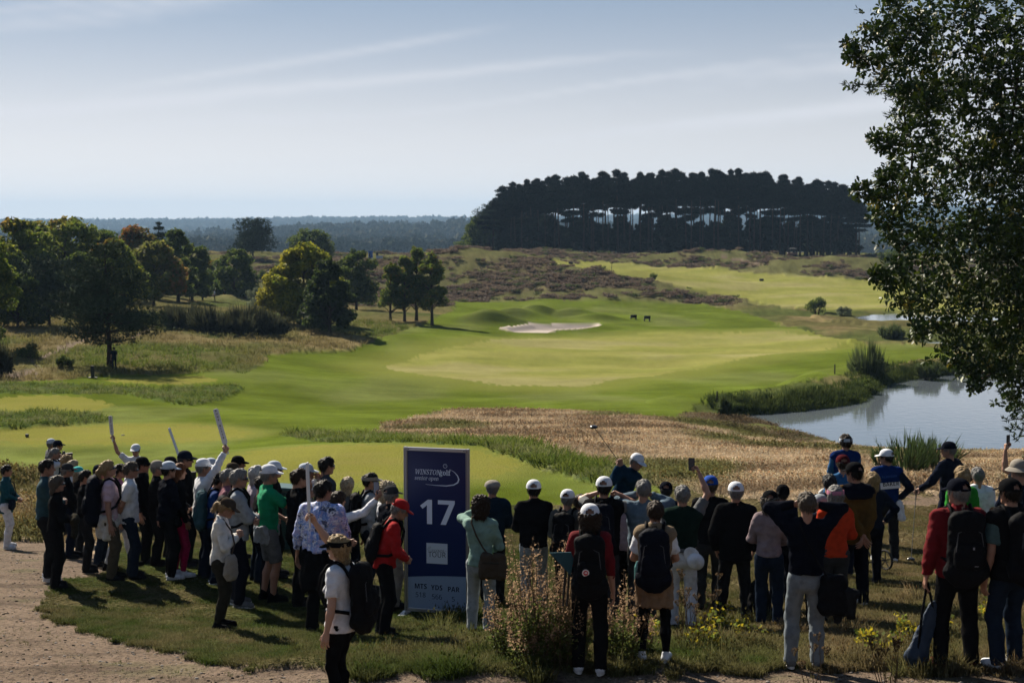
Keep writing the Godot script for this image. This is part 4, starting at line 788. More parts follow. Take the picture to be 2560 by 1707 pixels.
func build_land() -> void:
	for nm in REGION_ORDER:
		var r := Rect2(REGIONS[nm][0], Vector2.ZERO)
		for p in REGIONS[nm]:
			r = r.expand(p)
		region_boxes[nm] = r
	var us := PackedFloat32Array()
	for u in [-1.6, -1.2, -0.95, -0.8, -0.7, -0.62, -0.56, -0.51, -0.47, -0.44]:
		us.append(u)
	var n_mid := 620
	for i in n_mid + 1:
		us.append(-0.42 + 0.84 * i / n_mid)
	for u in [0.44, 0.47, 0.51, 0.56, 0.62, 0.7, 0.8, 0.95, 1.2, 1.6]:
		us.append(u)
	var ds := PackedFloat32Array([5.0, 7.0, 9.0, 10.5, 11.5, 12.2, 12.7])
	var d := 13.0
	while d < 8800.0:
		ds.append(d)
		var step := d * d / (1422.0 * (5.0 + clampf((d - 20.0) / 8.0, 0.0, 5.5))) * 1.5
		if d > 158.0 and d < 180.0:
			step = 0.8
		elif d > 228.0 and d < 340.0:
			step = 3.0
		elif d > 60.0 and d < 105.0:
			step = minf(step, 0.6)
		d += clampf(step, 0.05, 250.0)
	var nu := us.size()
	var nd := ds.size()
	var pos := PackedVector3Array()
	var col := PackedColorArray()
	var reg := PackedInt32Array()
	pos.resize(nu * nd)
	col.resize(nu * nd)
	reg.resize(nu * nd)
	var names: Array = ["sandy_path", "bunker_sand", "tee", "fairway", "rough_grass", "meadow", "mown_grass", "grass_verge", "heath", "ground", "forest_floor"]
	for j in nd:
		var dd := ds[j]
		for i in nu:
			var x := us[i] * dd
			var z := -dd
			var k := j * nu + i
			var wob := minf(0.012 * dd, 0.5)
			var jx := x + noise_b.get_noise_2d(x * 1.7, z * 1.7) * wob * 1.2
			var jz := z + noise_b.get_noise_2d(x * 1.7 + 70.0, z * 1.7) * wob * 2.0
			var rg := region_at(jx, jz)
			if dd > 145.0 and dd < 195.0 and absf(x - 4.0) < 16.0:
				rg = region_at(x, z)
				if rg == "bunker" and edge_distance(Vector2(x, z), REGIONS.bunker) < 0.05:
					rg = "mown"
			pos[k] = Vector3(x, ground(x, z) + micro(rg, x, z, dd), z)
			col[k] = ground_color(rg, x, z)
			reg[k] = names.find(REGION_NAME[rg])
	var nor := PackedVector3Array()
	nor.resize(nu * nd)
	for j in nd:
		for i in nu:
			var a := pos[j * nu + maxi(i - 1, 0)]
			var b := pos[j * nu + mini(i + 1, nu - 1)]
			var c := pos[maxi(j - 1, 0) * nu + i]
			var e := pos[mini(j + 1, nd - 1) * nu + i]
			nor[j * nu + i] = (b - a).cross(e - c).normalized()
	for r in names.size():
		var remap := PackedInt32Array()
		remap.resize(nu * nd)
		remap.fill(-1)
		var vp := PackedVector3Array()
		var vn := PackedVector3Array()
		var vc := PackedColorArray()
		var idx := PackedInt32Array()
		for j in nd - 1:
			for i in nu - 1:
				var k := j * nu + i
				if reg[k] != r:
					continue
				for q in [k, k + nu, k + 1, k + 1, k + nu, k + nu + 1]:
					if remap[q] < 0:
						remap[q] = vp.size()
						vp.append(pos[q])
						vn.append(nor[q])
						vc.append(col[q])
					idx.append(remap[q])
		if idx.is_empty():
			continue
		var arr := []
		arr.resize(Mesh.ARRAY_MAX)
		arr[Mesh.ARRAY_VERTEX] = vp
		arr[Mesh.ARRAY_NORMAL] = vn
		arr[Mesh.ARRAY_COLOR] = vc
		arr[Mesh.ARRAY_INDEX] = idx
		var m := ArrayMesh.new()
		m.add_surface_from_arrays(Mesh.PRIMITIVE_TRIANGLES, arr)
		var o := put(names[r], m, land_material(names[r]))
		o.set_meta("kind", "structure")
		var lab: String = {"sandy_path": "trodden sandy path with small stones in the foreground", "bunker_sand": "pale sand floor of the bunker", "tee": "closely mown pale green tee lawns", "fairway": "light green mown fairways in the valley",
			"rough_grass": "uneven dark green rough between the tees", "meadow": "dry golden meadow grass below the tee", "mown_grass": "darker green mown semi rough across the valley", "grass_verge": "trampled grass under the crowd",
			"heath": "brown heather covered dunes beyond the fairway", "ground": "olive rough slopes of the valley", "forest_floor": "dark ground under the distant forests"}[names[r]]
		o.set_meta("label", lab)
	# the ground behind the photographer
	var st := SurfaceTool.new()
	st.begin(Mesh.PRIMITIVE_TRIANGLES)
	var zs := [-5.0, -2.0, 2.0, 6.0, 12.0, 25.0, 60.0]
	var hs := [2.0, 2.6, 2.7, 2.4, 1.8, 1.0, 0.5]
	for j in zs.size() - 1:
		for q in [[j, -1.0], [j, 1.0], [j + 1, -1.0], [j + 1, -1.0], [j, 1.0], [j + 1, 1.0]]:
			var zz: float = zs[q[0]]
			st.set_color(Color(0.09, 0.09, 0.04))
			st.set_normal(Vector3.UP)
			st.add_vertex(Vector3(q[1] * (8.0 + 9.0 * q[0]), hs[q[0]], zz))
	var back := put("ground", st.commit(), land_material("ground"))
	back.set_meta("kind", "structure")
	back.set_meta("label", "grassy rise behind the viewpoint")

func land_material(nm: String) -> StandardMaterial3D:
	match nm:
		"sandy_path":
			return mat("path_mat", Color.WHITE, 0.9, {"vc": true, "tex": noise_tex(0.05, 5, 0.55, 1.35, 512, false, 1.0, Vector2.ONE, 3), "normal": noise_tex(0.14, 5, 0, 1, 512, true, 5.0, Vector2.ONE, 4), "nscale": 0.8, "tri": 0.43, "world": true, "spec": 0.1})
		"bunker_sand":
			return mat("bunker_mat", Color.WHITE, 0.95, {"vc": true, "spec": 0.2})
		"tee", "fairway", "mown_grass":
			return mat("mown_mat", Color.WHITE, 0.75, {"vc": true, "tex": noise_tex(0.09, 5, 0.72, 1.28, 512, false, 1.0, Vector2.ONE, 5), "normal": noise_tex(0.12, 4, 0, 1, 512, true, 6.0, Vector2.ONE, 6), "nscale": 0.7, "tri": 0.30, "world": true, "spec": 0.0})
	return mat("rough_mat", Color.WHITE, 0.9, {"vc": true, "tex": noise_tex(0.07, 5, 0.5, 1.5, 512, false, 1.0, Vector2.ONE, 7), "normal": noise_tex(0.08, 5, 0, 1, 512, true, 12.0, Vector2.ONE, 8), "nscale": 1.0, "tri": 0.25, "world": true, "spec": 0.0})

func build_water() -> void:
	for nm in ["pond", "pond_b", "pond_c"]:
		var poly: PackedVector2Array = REGIONS[nm]
		var grown: Array = Geometry2D.offset_polygon(poly, 1.2)
		poly = grown[0]
		var tri := Geometry2D.triangulate_polygon(poly)
		var st := SurfaceTool.new()
		st.begin(Mesh.PRIMITIVE_TRIANGLES)
		st.set_normal(Vector3.UP)
		var lev: float = {"pond": WATER_Y, "pond_b": -6.95, "pond_c": -6.75}[nm]
		for k in range(0, tri.size(), 3):
			var a := poly[tri[k]]
			var b := poly[tri[k + 1]]
			var c := poly[tri[k + 2]]
			if (b - a).cross(c - a) < 0.0:
				var s := b
				b = c
				c = s
			for p in [a, b, c]:
				st.add_vertex(Vector3(p.x, lev, p.y))
		var o := put("water", st.commit(), mat("water_mat", lin(0.15, 0.18, 0.21), 0.05, {"spec": 0.95, "normal": noise_tex(0.02, 3, 0, 1, 512, true, 2.0, Vector2.ONE, 9), "nscale": 0.10, "tri": 0.12, "world": true, "metal": 0.4}))
		o.set_meta("kind", "structure")
		o.set_meta("label", {"pond": "calm pond reflecting the sky on the right", "pond_b": "small far pond behind the round bushes", "pond_c": "sliver of water beside the far reeds"}[nm])

# ------------------------------------------------------------------ plants
class Leaves:
	var v := PackedVector3Array()
	var n := PackedVector3Array()
	var c := PackedColorArray()
	func tri(a: Vector3, b: Vector3, d: Vector3, col: Color, nn: Vector3) -> void:
		var gn := (d - a).cross(b - a).normalized()
		if gn.dot(nn) < 0.0:
			var q := b
			b = d
			d = q
			gn = -gn
		nn = (nn + gn).normalized()
		v.append(a); v.append(b); v.append(d)
		n.append(nn); n.append(nn); n.append(nn)
		c.append(col); c.append(col); c.append(col)
	func mesh() -> ArrayMesh:
		var arr := []
		arr.resize(Mesh.ARRAY_MAX)
		arr[Mesh.ARRAY_VERTEX] = v
		arr[Mesh.ARRAY_NORMAL] = n
		arr[Mesh.ARRAY_COLOR] = c
		var m := ArrayMesh.new()
		m.add_surface_from_arrays(Mesh.PRIMITIVE_TRIANGLES, arr)
		return m

func rdir() -> Vector3:
	return Vector3(rng.randfn(), rng.randfn(), rng.randfn()).normalized()

func tube(st: SurfaceTool, pts: Array, radii: Array, sides := 6) -> void:
	# a tapered tube through points
	var rings := []
	for k in pts.size():
		var p: Vector3 = pts[k]
		var t: Vector3 = ((pts[mini(k + 1, pts.size() - 1)] as Vector3) - (pts[maxi(k - 1, 0)] as Vector3)).normalized()
		var s := t.cross(Vector3(0.31, 0.2, 0.93)).normalized()
		if s.length() < 0.5:
			s = t.cross(Vector3.RIGHT).normalized()
		var q := s.cross(t)
		var ring := []
		for i in sides:
			var a := TAU * i / sides
			ring.append([p + (s * cos(a) + q * sin(a)) * float(radii[k]), (s * cos(a) + q * sin(a))])
		rings.append(ring)
	for k in pts.size() - 1:
		for i in sides:
			var j := (i + 1) % sides
			for w in [[k, i], [k, j], [k + 1, i], [k + 1, i], [k, j], [k + 1, j]]:
				st.set_normal(rings[w[0]][w[1]][1])
				st.add_vertex(rings[w[0]][w[1]][0])
	for e in [0, pts.size() - 1]:
		for i in range(1, sides - 1):
			var tri := [0, i, i + 1] if e > 0 else [0, i + 1, i]
			for w in tri:
				st.set_normal(((pts[e] as Vector3) - (pts[1 if e == 0 else e - 1] as Vector3)).normalized())
				st.add_vertex(rings[e][w][0])

# leaves spread through lumps; each lump is [centre, radii]; tint(pos01, rnd) gives a colour
func leaf_cloud(lumps: Array, count: int, size: float, tint: Callable, needles := false, lo := Vector3.ZERO, hi := Vector3.ONE) -> Leaves:
	var out := Leaves.new()
	var total := 0.0
	for l in lumps:
		total += l[1].x * l[1].y + l[1].x * l[1].z
	for l in lumps:
		var ctr: Vector3 = l[0]
		var rad: Vector3 = l[1]
		var k := int(count * (rad.x * rad.y + rad.x * rad.z) / total)
		var lump_tone := rng.randf_range(0.8, 1.2)
		for i in k:
			var dir := rdir()
			var f := pow(rng.randf(), 0.38)
			var p := ctr + dir * rad * f
			var rel := (p - lo) / (hi - lo)
			var col: Color = tint.call(rel, rng.randf())
			col = Color(col.r * lump_tone, col.g * lump_tone, col.b * lump_tone)
			if needles:
				for q in 4:
					var w := (dir * 0.7 + rdir() * 0.75 + Vector3.UP * 0.35).normalized()
					var side := w.cross(rdir()).normalized() * size * 0.13
					var tip := p + w * size * rng.randf_range(0.7, 1.2)
					out.tri(p - side, tip, p + side, col, (dir + w.cross(side).normalized() * 0.4).normalized())
			else:
				var nn := (dir * 0.45 + rdir() * 0.9 + Vector3.UP * 0.25).normalized()
				var a := nn.cross(rdir()).normalized()
				var b := nn.cross(a)
				var s := size * rng.randf_range(0.65, 1.25)
				var e1 := p + a * s * 0.55
				var e2 := p - a * s * 0.55
				out.tri(e1, p + b * s * 0.34 + nn * s * 0.08, e2, col, nn)
				out.tri(e1, e2, p - b * s * 0.34 + nn * s * 0.08, col, nn)
	return out

func palette(kind: String) -> Callable:
	match kind:
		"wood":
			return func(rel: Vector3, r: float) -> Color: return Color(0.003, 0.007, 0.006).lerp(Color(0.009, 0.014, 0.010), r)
		"pine", "bigpine":
			return func(rel: Vector3, r: float) -> Color: return Color(0.030, 0.048, 0.030).lerp(Color(0.055, 0.072, 0.040), r)
		"maple":
			return func(rel: Vector3, r: float) -> Color:
				var c := Color(0.075, 0.110, 0.018).lerp(Color(0.185, 0.200, 0.032), r * r)
				return c.lerp(Color(0.20, 0.060, 0.020), smoothstep(0.78, 1.05, rel.y + (r - 0.5) * 0.3) * smoothstep(0.75, 0.2, rel.x) * 0.7)
		"autumn":
			return func(rel: Vector3, r: float) -> Color:
				var c := Color(0.055, 0.075, 0.020).lerp(Color(0.13, 0.12, 0.03), r)
				return c.lerp(Color(0.24, 0.075, 0.022), smoothstep(0.62, 1.25, rel.y + (r - 0.5) * 0.9) * smoothstep(0.9, 0.2, rel.x))
		"autumn_b":
			return func(rel: Vector3, r: float) -> Color:
				var c := Color(0.085, 0.105, 0.022).lerp(Color(0.17, 0.16, 0.04), r)
				return c.lerp(Color(0.32, 0.13, 0.05), smoothstep(0.80, 1.25, rel.x + (r - 0.5) * 0.5))
		"yellow":
			return func(rel: Vector3, r: float) -> Color:
				var c := Color(0.085, 0.120, 0.016).lerp(Color(0.29, 0.275, 0.030), r)
				return c.lerp(Color(0.24, 0.16, 0.03), smoothstep(0.55, 0.0, rel.x) * 0.35)
		"shade":  # leaf greens darkened to stand in for shade at the foot of the wood
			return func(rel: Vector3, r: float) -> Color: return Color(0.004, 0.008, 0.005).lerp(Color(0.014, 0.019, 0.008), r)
		"dark_maple":
			return func(rel: Vector3, r: float) -> Color: return Color(0.022, 0.036, 0.012).lerp(Color(0.05, 0.068, 0.018), r)
		"young":
			return func(rel: Vector3, r: float) -> Color:
				var c := Color(0.055, 0.088, 0.016).lerp(Color(0.170, 0.190, 0.030), r * r)
				return c.lerp(Color(0.20, 0.12, 0.025), smoothstep(0.88, 1.0, r))
		"gorse":
			return func(rel: Vector3, r: float) -> Color: return Color(0.026, 0.030, 0.016).lerp(Color(0.062, 0.062, 0.034), r * rel.y)
		"willow":
			return func(rel: Vector3, r: float) -> Color: return Color(0.075, 0.095, 0.055).lerp(Color(0.14, 0.16, 0.10), r)
		"light":
			return func(rel: Vector3, r: float) -> Color: return Color(0.085, 0.120, 0.030).lerp(Color(0.16, 0.19, 0.06), r)
		"reed":
			return func(rel: Vector3, r: float) -> Color: return Color(0.038, 0.056, 0.020).lerp(Color(0.080, 0.100, 0.038), r)
		"heather":
			return func(rel: Vector3, r: float) -> Color: return Color(0.050, 0.034, 0.028).lerp(Color(0.095, 0.066, 0.052), r)
	return func(rel: Vector3, r: float) -> Color: return Color(0.042, 0.068, 0.016).lerp(Color(0.120, 0.145, 0.030), r * r)

func foliage_mat() -> StandardMaterial3D:
	return mat("foliage", Color.WHITE, 0.65, {"vc": true, "spec": 0.18, "back": Color(1.0, 1.0, 1.0)})

func needle_mat() -> StandardMaterial3D:
	return mat("needles", Color.WHITE, 0.75, {"vc": true, "spec": 0.06, "back": Color(0.25, 0.25, 0.25)})

func bark_mat() -> StandardMaterial3D:
	return mat("bark", lin(0.060, 0.045, 0.032), 0.95, {"tex": noise_tex(0.05, 4, 0.5, 1.3, 256), "normal": noise_tex(0.05, 4, 0, 1, 256, true, 8.0), "tri": 1.2, "spec": 0.2})

func pine_bark_mat() -> StandardMaterial3D:
	return mat("pine_bark", lin(0.045, 0.028, 0.020), 0.95, {"tex": noise_tex(0.05, 4, 0.5, 1.3, 256), "normal": noise_tex(0.05, 4, 0, 1, 256, true, 8.0), "tri": 1.2, "spec": 0.2})

# returns [trunk mesh, crown mesh] for a tree of a height and width, its base at the origin
func grow_tree(kind: String, tall: float, wide: float) -> Array:
	var lumps: Array = []
	var st := SurfaceTool.new()
	st.begin(Mesh.PRIMITIVE_TRIANGLES)
	var r := wide * 0.5
	var bole := tall * 0.10
	var needles := kind in ["pine", "bigpine", "wood"]
	var tr := tall * (0.018 if kind != "wood" else 0.010) + 0.03
	var lean := Vector3(rng.randf_range(-0.03, 0.03), 0, rng.randf_range(-0.03, 0.03)) * tall
	if kind == "young":
		bole = tall * 0.20
	var axis := func(t: float) -> Vector3: return Vector3(lean.x * t * t, tall * t, lean.z * t * t)
	if needles:
		var first := 0.20
		var whorls := 11
		if kind == "wood":
			first = rng.randf_range(0.50, 0.72)
			whorls = 6
		for w in whorls:
			var t := lerpf(first, 0.97, (w + rng.randf_range(-0.2, 0.2)) / (whorls - 1.0))
			var s := (t - first) / (1.0 - first)
			var reach := r * (1.05 - (0.72 if kind != "wood" else 0.90) * pow(maxf(s, 0.0), 1.5)) * (0.72 + 0.28 * smoothstep(0.0, 0.18, s))
			if kind == "pine":
				reach = r * sqrt(maxf(1.0 - pow(absf(s - 0.35) / 0.68, 2.0), 0.06))
			var arms := 5
			var a0 := rng.randf() * TAU
			for b in arms:
				var a := a0 + TAU * b / arms + rng.randf_range(-0.4, 0.4)
				var len := reach * (rng.randf_range(0.6, 1.08) if kind == "wood" else rng.randf_range(0.38, 1.15))
				var dir := Vector3(cos(a), rng.randf_range(-0.02, 0.28), sin(a))
				var root: Vector3 = axis.call(minf(t, 0.98))
				var tip := root + dir * len
				tube(st, [root, root + dir * len * 0.55 + Vector3.DOWN * len * 0.04, tip], [tr * 0.34 * (1.2 - t), tr * 0.22 * (1.2 - t), 0.01], 4)
				var lr := maxf(len * (0.42 if kind != "wood" else 0.34), r * 0.15)
				lumps.append([tip - dir * lr * 0.5, Vector3(lr, lr * (0.55 if kind != "bigpine" else 0.42), lr)])
				if len > r * 0.5:
					lumps.append([root + dir * len * 0.45 + Vector3.UP * lr * 0.1, Vector3(lr * 0.8, lr * 0.5, lr * 0.8)])
		lumps.append([axis.call(0.96), Vector3(r * 0.22, tall * 0.04, r * 0.22)])
	else:
		var n := 44
		if kind == "young":
			n = 34
		var top_narrow := 0.75 if kind in ["young", "dark_maple", "shade"] else 0.25
		var low := bole
		for k in n:
			var t := pow(rng.randf(), 0.85)
			var y := lerpf(low, tall, t * 0.93 + 0.03)
			var prof := sqrt(maxf(1.0 - pow((t - 0.36) / 0.66, 2.0), 0.03)) if top_narrow < 0.5 else (1.0 - 0.80 * pow(t, 1.25)) * smoothstep(-0.12, 0.14, t)
			var a := rng.randf() * TAU
			var q := r * prof * rng.randf_range(0.45, 0.92)
			var lr := r * rng.randf_range(0.24, 0.42) * (0.55 + 0.45 * prof)
			var ctr: Vector3 = Vector3(cos(a) * q, y, sin(a) * q) + axis.call(y / tall) * Vector3(1, 0, 1)
			lumps.append([ctr, Vector3(lr, lr * rng.randf_range(0.55, 0.85), lr)])
			var root: Vector3 = axis.call(clampf((y - q * 0.8) / tall, 0.12, 0.9))
			tube(st, [root, root.lerp(ctr, 0.5) + Vector3.UP * 0.05 * q, ctr], [tr * 0.4, tr * 0.22, 0.012], 4)
		# thin leader twigs at the top
		for k in 5:
			var p := Vector3(rng.randf_range(-0.3, 0.3) * r, tall * rng.randf_range(0.9, 0.99), rng.randf_range(-0.3, 0.3) * r)
			lumps.append([p, Vector3(r * 0.10, tall * 0.05, r * 0.10)])
	var pts := []
	var rad := []
	for k in 7:
		var t := k / 6.0 * (0.95 if needles else 0.8)
		pts.append((axis.call(t) as Vector3) + Vector3(rng.randf_range(-1, 1), 0, rng.randf_range(-1, 1)) * tr * 0.35 * (1.0 if k > 0 else 0.0) + Vector3.DOWN * (0.25 if k == 0 else 0.0))
		rad.append(tr * (1.35 if k == 0 else 1.0 - 0.82 * t))
	tube(st, pts, rad, 8)
	var count := 9000
	var size := clampf(wide * 0.060, 0.18, 0.45)
	match kind:
		"bigpine":
			count = 7500
			size = 0.26
		"pine":
			count = 3600
			size = clampf(wide * 0.06, 0.28, 0.6)
		"wood":
			count = 2600
			size = 0.62
		"young":
			count = 7000
			size = 0.26
	var cloud := leaf_cloud(lumps, count, size, palette(kind), needles, Vector3(-r, 0, -r), Vector3(r, tall, r))
	return [st.commit(), cloud.mesh()]

func plant_tree(kind: String, at: Vector3, tall: float, wide: float, label: String, group := "") -> Node3D:
	var g := grow_tree(kind, tall, wide)
	var needles := kind in ["pine", "bigpine", "wood"]
	var o := thing("pine_tree" if needles else "leafy_tree", label, "tree", at, 0.0, group)
	put("trunk", g[0], pine_bark_mat() if needles else bark_mat(), o)
	put("crown", g[1], needle_mat() if needles else foliage_mat(), o)
	return o

func plant_bush(kind: String, at: Vector3, tall: float, wide: float, label: String) -> Node3D:
	var lumps: Array = []
	var st := SurfaceTool.new()
	st.begin(Mesh.PRIMITIVE_TRIANGLES)
	var r := wide * 0.5
	var n := 14
	var spiky := kind in ["reed", "gorse"]
	for k in n:
		var a := rng.randf() * TAU
		var q := r * sqrt(rng.randf()) * 0.8
		var y := tall * rng.randf_range(0.2, 0.85 if not spiky else 0.6) * (1.0 - 0.35 * pow(q / r, 2.0))
		var lr := r * rng.randf_range(0.28, 0.42)
		var ctr := Vector3(cos(a) * q, y, sin(a) * q)
		lumps.append([ctr, Vector3(lr, minf(lr * 0.9, tall * (0.3 if not spiky else 0.2)), lr)])
		tube(st, [Vector3(cos(a), 0, sin(a)) * r * 0.12 + Vector3.DOWN * 0.15, ctr], [0.02 + r * 0.012, 0.01], 4)
	var cloud: Leaves
	if spiky:
		cloud = Leaves.new()
		var tint := palette(kind)
		var crests := []
		for k in 11:
			crests.append([rng.randf() * TAU, r * sqrt(rng.randf()), rng.randf_range(0.55, 1.1)])
		for k in 1900:
			var cr0: Array = crests[rng.randi() % 11]
			var a: float = cr0[0] + rng.randfn() * 0.35
			var q: float = clampf(cr0[1] + rng.randfn() * r * 0.16, 0.0, r)
			var foot := Vector3(cos(a) * q * 0.55, 0.0, sin(a) * q * 0.55)
			var h: float = tall * cr0[2] * rng.randf_range(0.6, 1.08) * (1.0 - 0.25 * pow(q / r, 2.0))
			var tip := Vector3(cos(a) * q * 1.05, h, sin(a) * q * 1.05) + rdir() * 0.12 * r
			var from := foot.lerp(tip, rng.randf_range(0.1, 0.6))
			var side := (tip - foot).cross(rdir()).normalized() * (0.018 + 0.02 * r)
			cloud.tri(from - side, tip, from + side, tint.call(Vector3(0.5, rng.randf(), 0.5), rng.randf()), (Vector3(cos(a), 0.5, sin(a)) + rdir() * 0.7).normalized())
		cloud.v.append_array(PackedVector3Array())
		var inner := leaf_cloud(lumps, 700, 0.13 + r * 0.05, tint, false, Vector3(-r, 0, -r), Vector3(r, tall, r))
		cloud.v.append_array(inner.v)
		cloud.n.append_array(inner.n)
		cloud.c.append_array(inner.c)
	else:
		cloud = leaf_cloud(lumps, 2200, clampf(wide * 0.06, 0.10, 0.35), palette(kind), false, Vector3(-r, 0, -r), Vector3(r, tall, r))
	var o := thing("reed_clump" if kind == "reed" else ("broom_bush" if kind == "gorse" else "bush"), label, "bush", at)
	put("stems", st.commit(), bark_mat(), o)
	put("foliage", cloud.mesh(), foliage_mat(), o)
	return o

func scatter(called: String, label: String, mesh: Mesh, mtl: Material, places: Array, tints: Array) -> void:
	if places.is_empty():
		return
	var mm := MultiMesh.new()
	mm.transform_format = MultiMesh.TRANSFORM_3D
	mm.use_colors = true
	mm.mesh = mesh
	mm.instance_count = places.size()
	for k in places.size():
		mm.set_instance_transform(k, places[k])
		mm.set_instance_color(k, tints[k])
	var o := MultiMeshInstance3D.new()
	o.name = numbered(called)
	o.multimesh = mm
	o.material_override = mtl
	add_child(o, true)
	o.set_meta("kind", "stuff")
	o.set_meta("label", label)

func tree_blob(sd: int) -> ArrayMesh:
	rng.seed = sd
	var lumps := []
	for k in 7:
		lumps.append([Vector3(rng.randf_range(-0.45, 0.45), rng.randf_range(0.35, 0.95), rng.randf_range(-0.45, 0.45)), Vector3(0.36, 0.30, 0.36)])
	return leaf_cloud(lumps, 190, 0.30, func(_rel: Vector3, r: float) -> Color: return Color(0.75, 0.75, 0.75).lerp(Color(1.2, 1.2, 1.2), r)).mesh()

func build_forest_and_trees() -> void:
	rng.seed = 21
	for t in TREES:
		plant_tree(t[0], t[1], t[2], t[3], t[4])
	for b in BUSHES:
		plant_bush(b[0], b[1], b[2], b[3], b[4])
	# the pine wood: five kinds of tree, the rest are copies of them
	rng.seed = 33
	var proto := []
	var grp := "pines of the dense wood behind the dunes"
	var lab := "tall dark pine in the dense wood on the far rise"
	var tops := [Vector2(1085, 560), Vector2(1100, 500), Vector2(1130, 465), Vector2(1160, 425), Vector2(1200, 412), Vector2(1330, 398), Vector2(1700, 392), Vector2(1780, 400), Vector2(1900, 418), Vector2(1950, 432), Vector2(1985, 455), Vector2(1992, 500)]
	var wood := []
	for row in [[350.0, 52], [362.0, 50], [376.0, 48]]:
		for k in row[1]:
			var v: float = 1112.0 + 864.0 * (k + rng.randf_range(-0.4, 0.4) + 0.5) / row[1]
			var dd: float = row[0] + rng.randf_range(-5, 5)
			var rise := 480.0
			for q in tops.size() - 1:
				if v >= tops[q].x and v <= tops[q + 1].x:
					rise = lerpf(tops[q].y, tops[q + 1].y, (v - tops[q].x) / (tops[q + 1].x - tops[q].x))
			rise += [0.0, 0.0, 4.0, 9.0, 15.0, 22.0, 30.0][rng.randi() % 7] + rng.randf_range(-4, 4)
			var x: float = (v - 1176.0) / 3267.0 * dd
			var h := ground(x, -dd)
			var s := CAM_Y - (rise - 519.0) / 3267.0 * dd - h
			if s > 6.0:
				wood.append([Vector3(x, h, -dd), s, rng.randi() % 5, rng.randf() * TAU, rng.randf_range(0.8, 1.25)])
	for w in wood:
		var k: int = w[2]
		if k >= proto.size() or proto.size() < 5:
			k = proto.size()
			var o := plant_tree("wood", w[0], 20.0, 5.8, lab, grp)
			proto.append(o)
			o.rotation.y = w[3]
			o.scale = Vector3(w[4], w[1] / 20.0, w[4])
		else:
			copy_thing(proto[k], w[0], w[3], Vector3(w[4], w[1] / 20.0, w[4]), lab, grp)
	# young growth under the pines, with the shade put into its leaf colour
	var shade: Node3D = null
	for k in 64:
		var x := -7.0 + 93.0 * (k + rng.randf_range(-0.3, 0.3)) / 63.0
		var z := -rng.randf_range(350.0, 376.0)
		var at := Vector3(x, ground(x, z), z)
		var s := rng.randf_range(0.7, 1.15)
		if shade == null:
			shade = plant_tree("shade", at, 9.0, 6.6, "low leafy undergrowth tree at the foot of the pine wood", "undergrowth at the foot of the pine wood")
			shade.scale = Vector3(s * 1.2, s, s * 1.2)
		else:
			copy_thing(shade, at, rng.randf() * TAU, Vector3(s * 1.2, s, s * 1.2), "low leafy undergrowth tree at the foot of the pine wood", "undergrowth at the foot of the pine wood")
	# forests far off in the plain and on the ridges
	for v in 3:
		var blob := tree_blob(50 + v)
		rng.seed = 60 + v
		var places := []
		var tints := []
		while places.size() < 5200:
			var d := 1050.0 * pow(6.0, pow(rng.randf(), 0.8))
			var u := rng.randf_range(-0.46, 0.46)
			var x := u * d
			var open := noise_a.get_noise_2d(x * 0.004 + 5.0, d * 0.0016)
			if open > 0.20 and d < 4200.0:
				continue
			var s := rng.randf_range(8.0, 12.5) * (1.0 + d * 0.00006)
			var b := Basis(Vector3.UP, rng.randf() * TAU).scaled(Vector3(s, s * rng.randf_range(0.9, 1.4), s))
			places.append(Transform3D(b, Vector3(x, ground(x, -d) - 1.0, -d)))
			var c := Color(0.030, 0.046, 0.022).lerp(Color(0.100, 0.090, 0.045), pow(rng.randf(), 2.5))
			tints.append(c)
		scatter("distant_forest", ["distant forest in blue haze on the plain and ridges", "distant forest patches in blue haze", "distant forest edge in blue haze"][v], blob, mat("far_leaf", Color.WHITE, 0.8, {"vc": true, "spec": 0.1}), places, tints)
	build_oak()

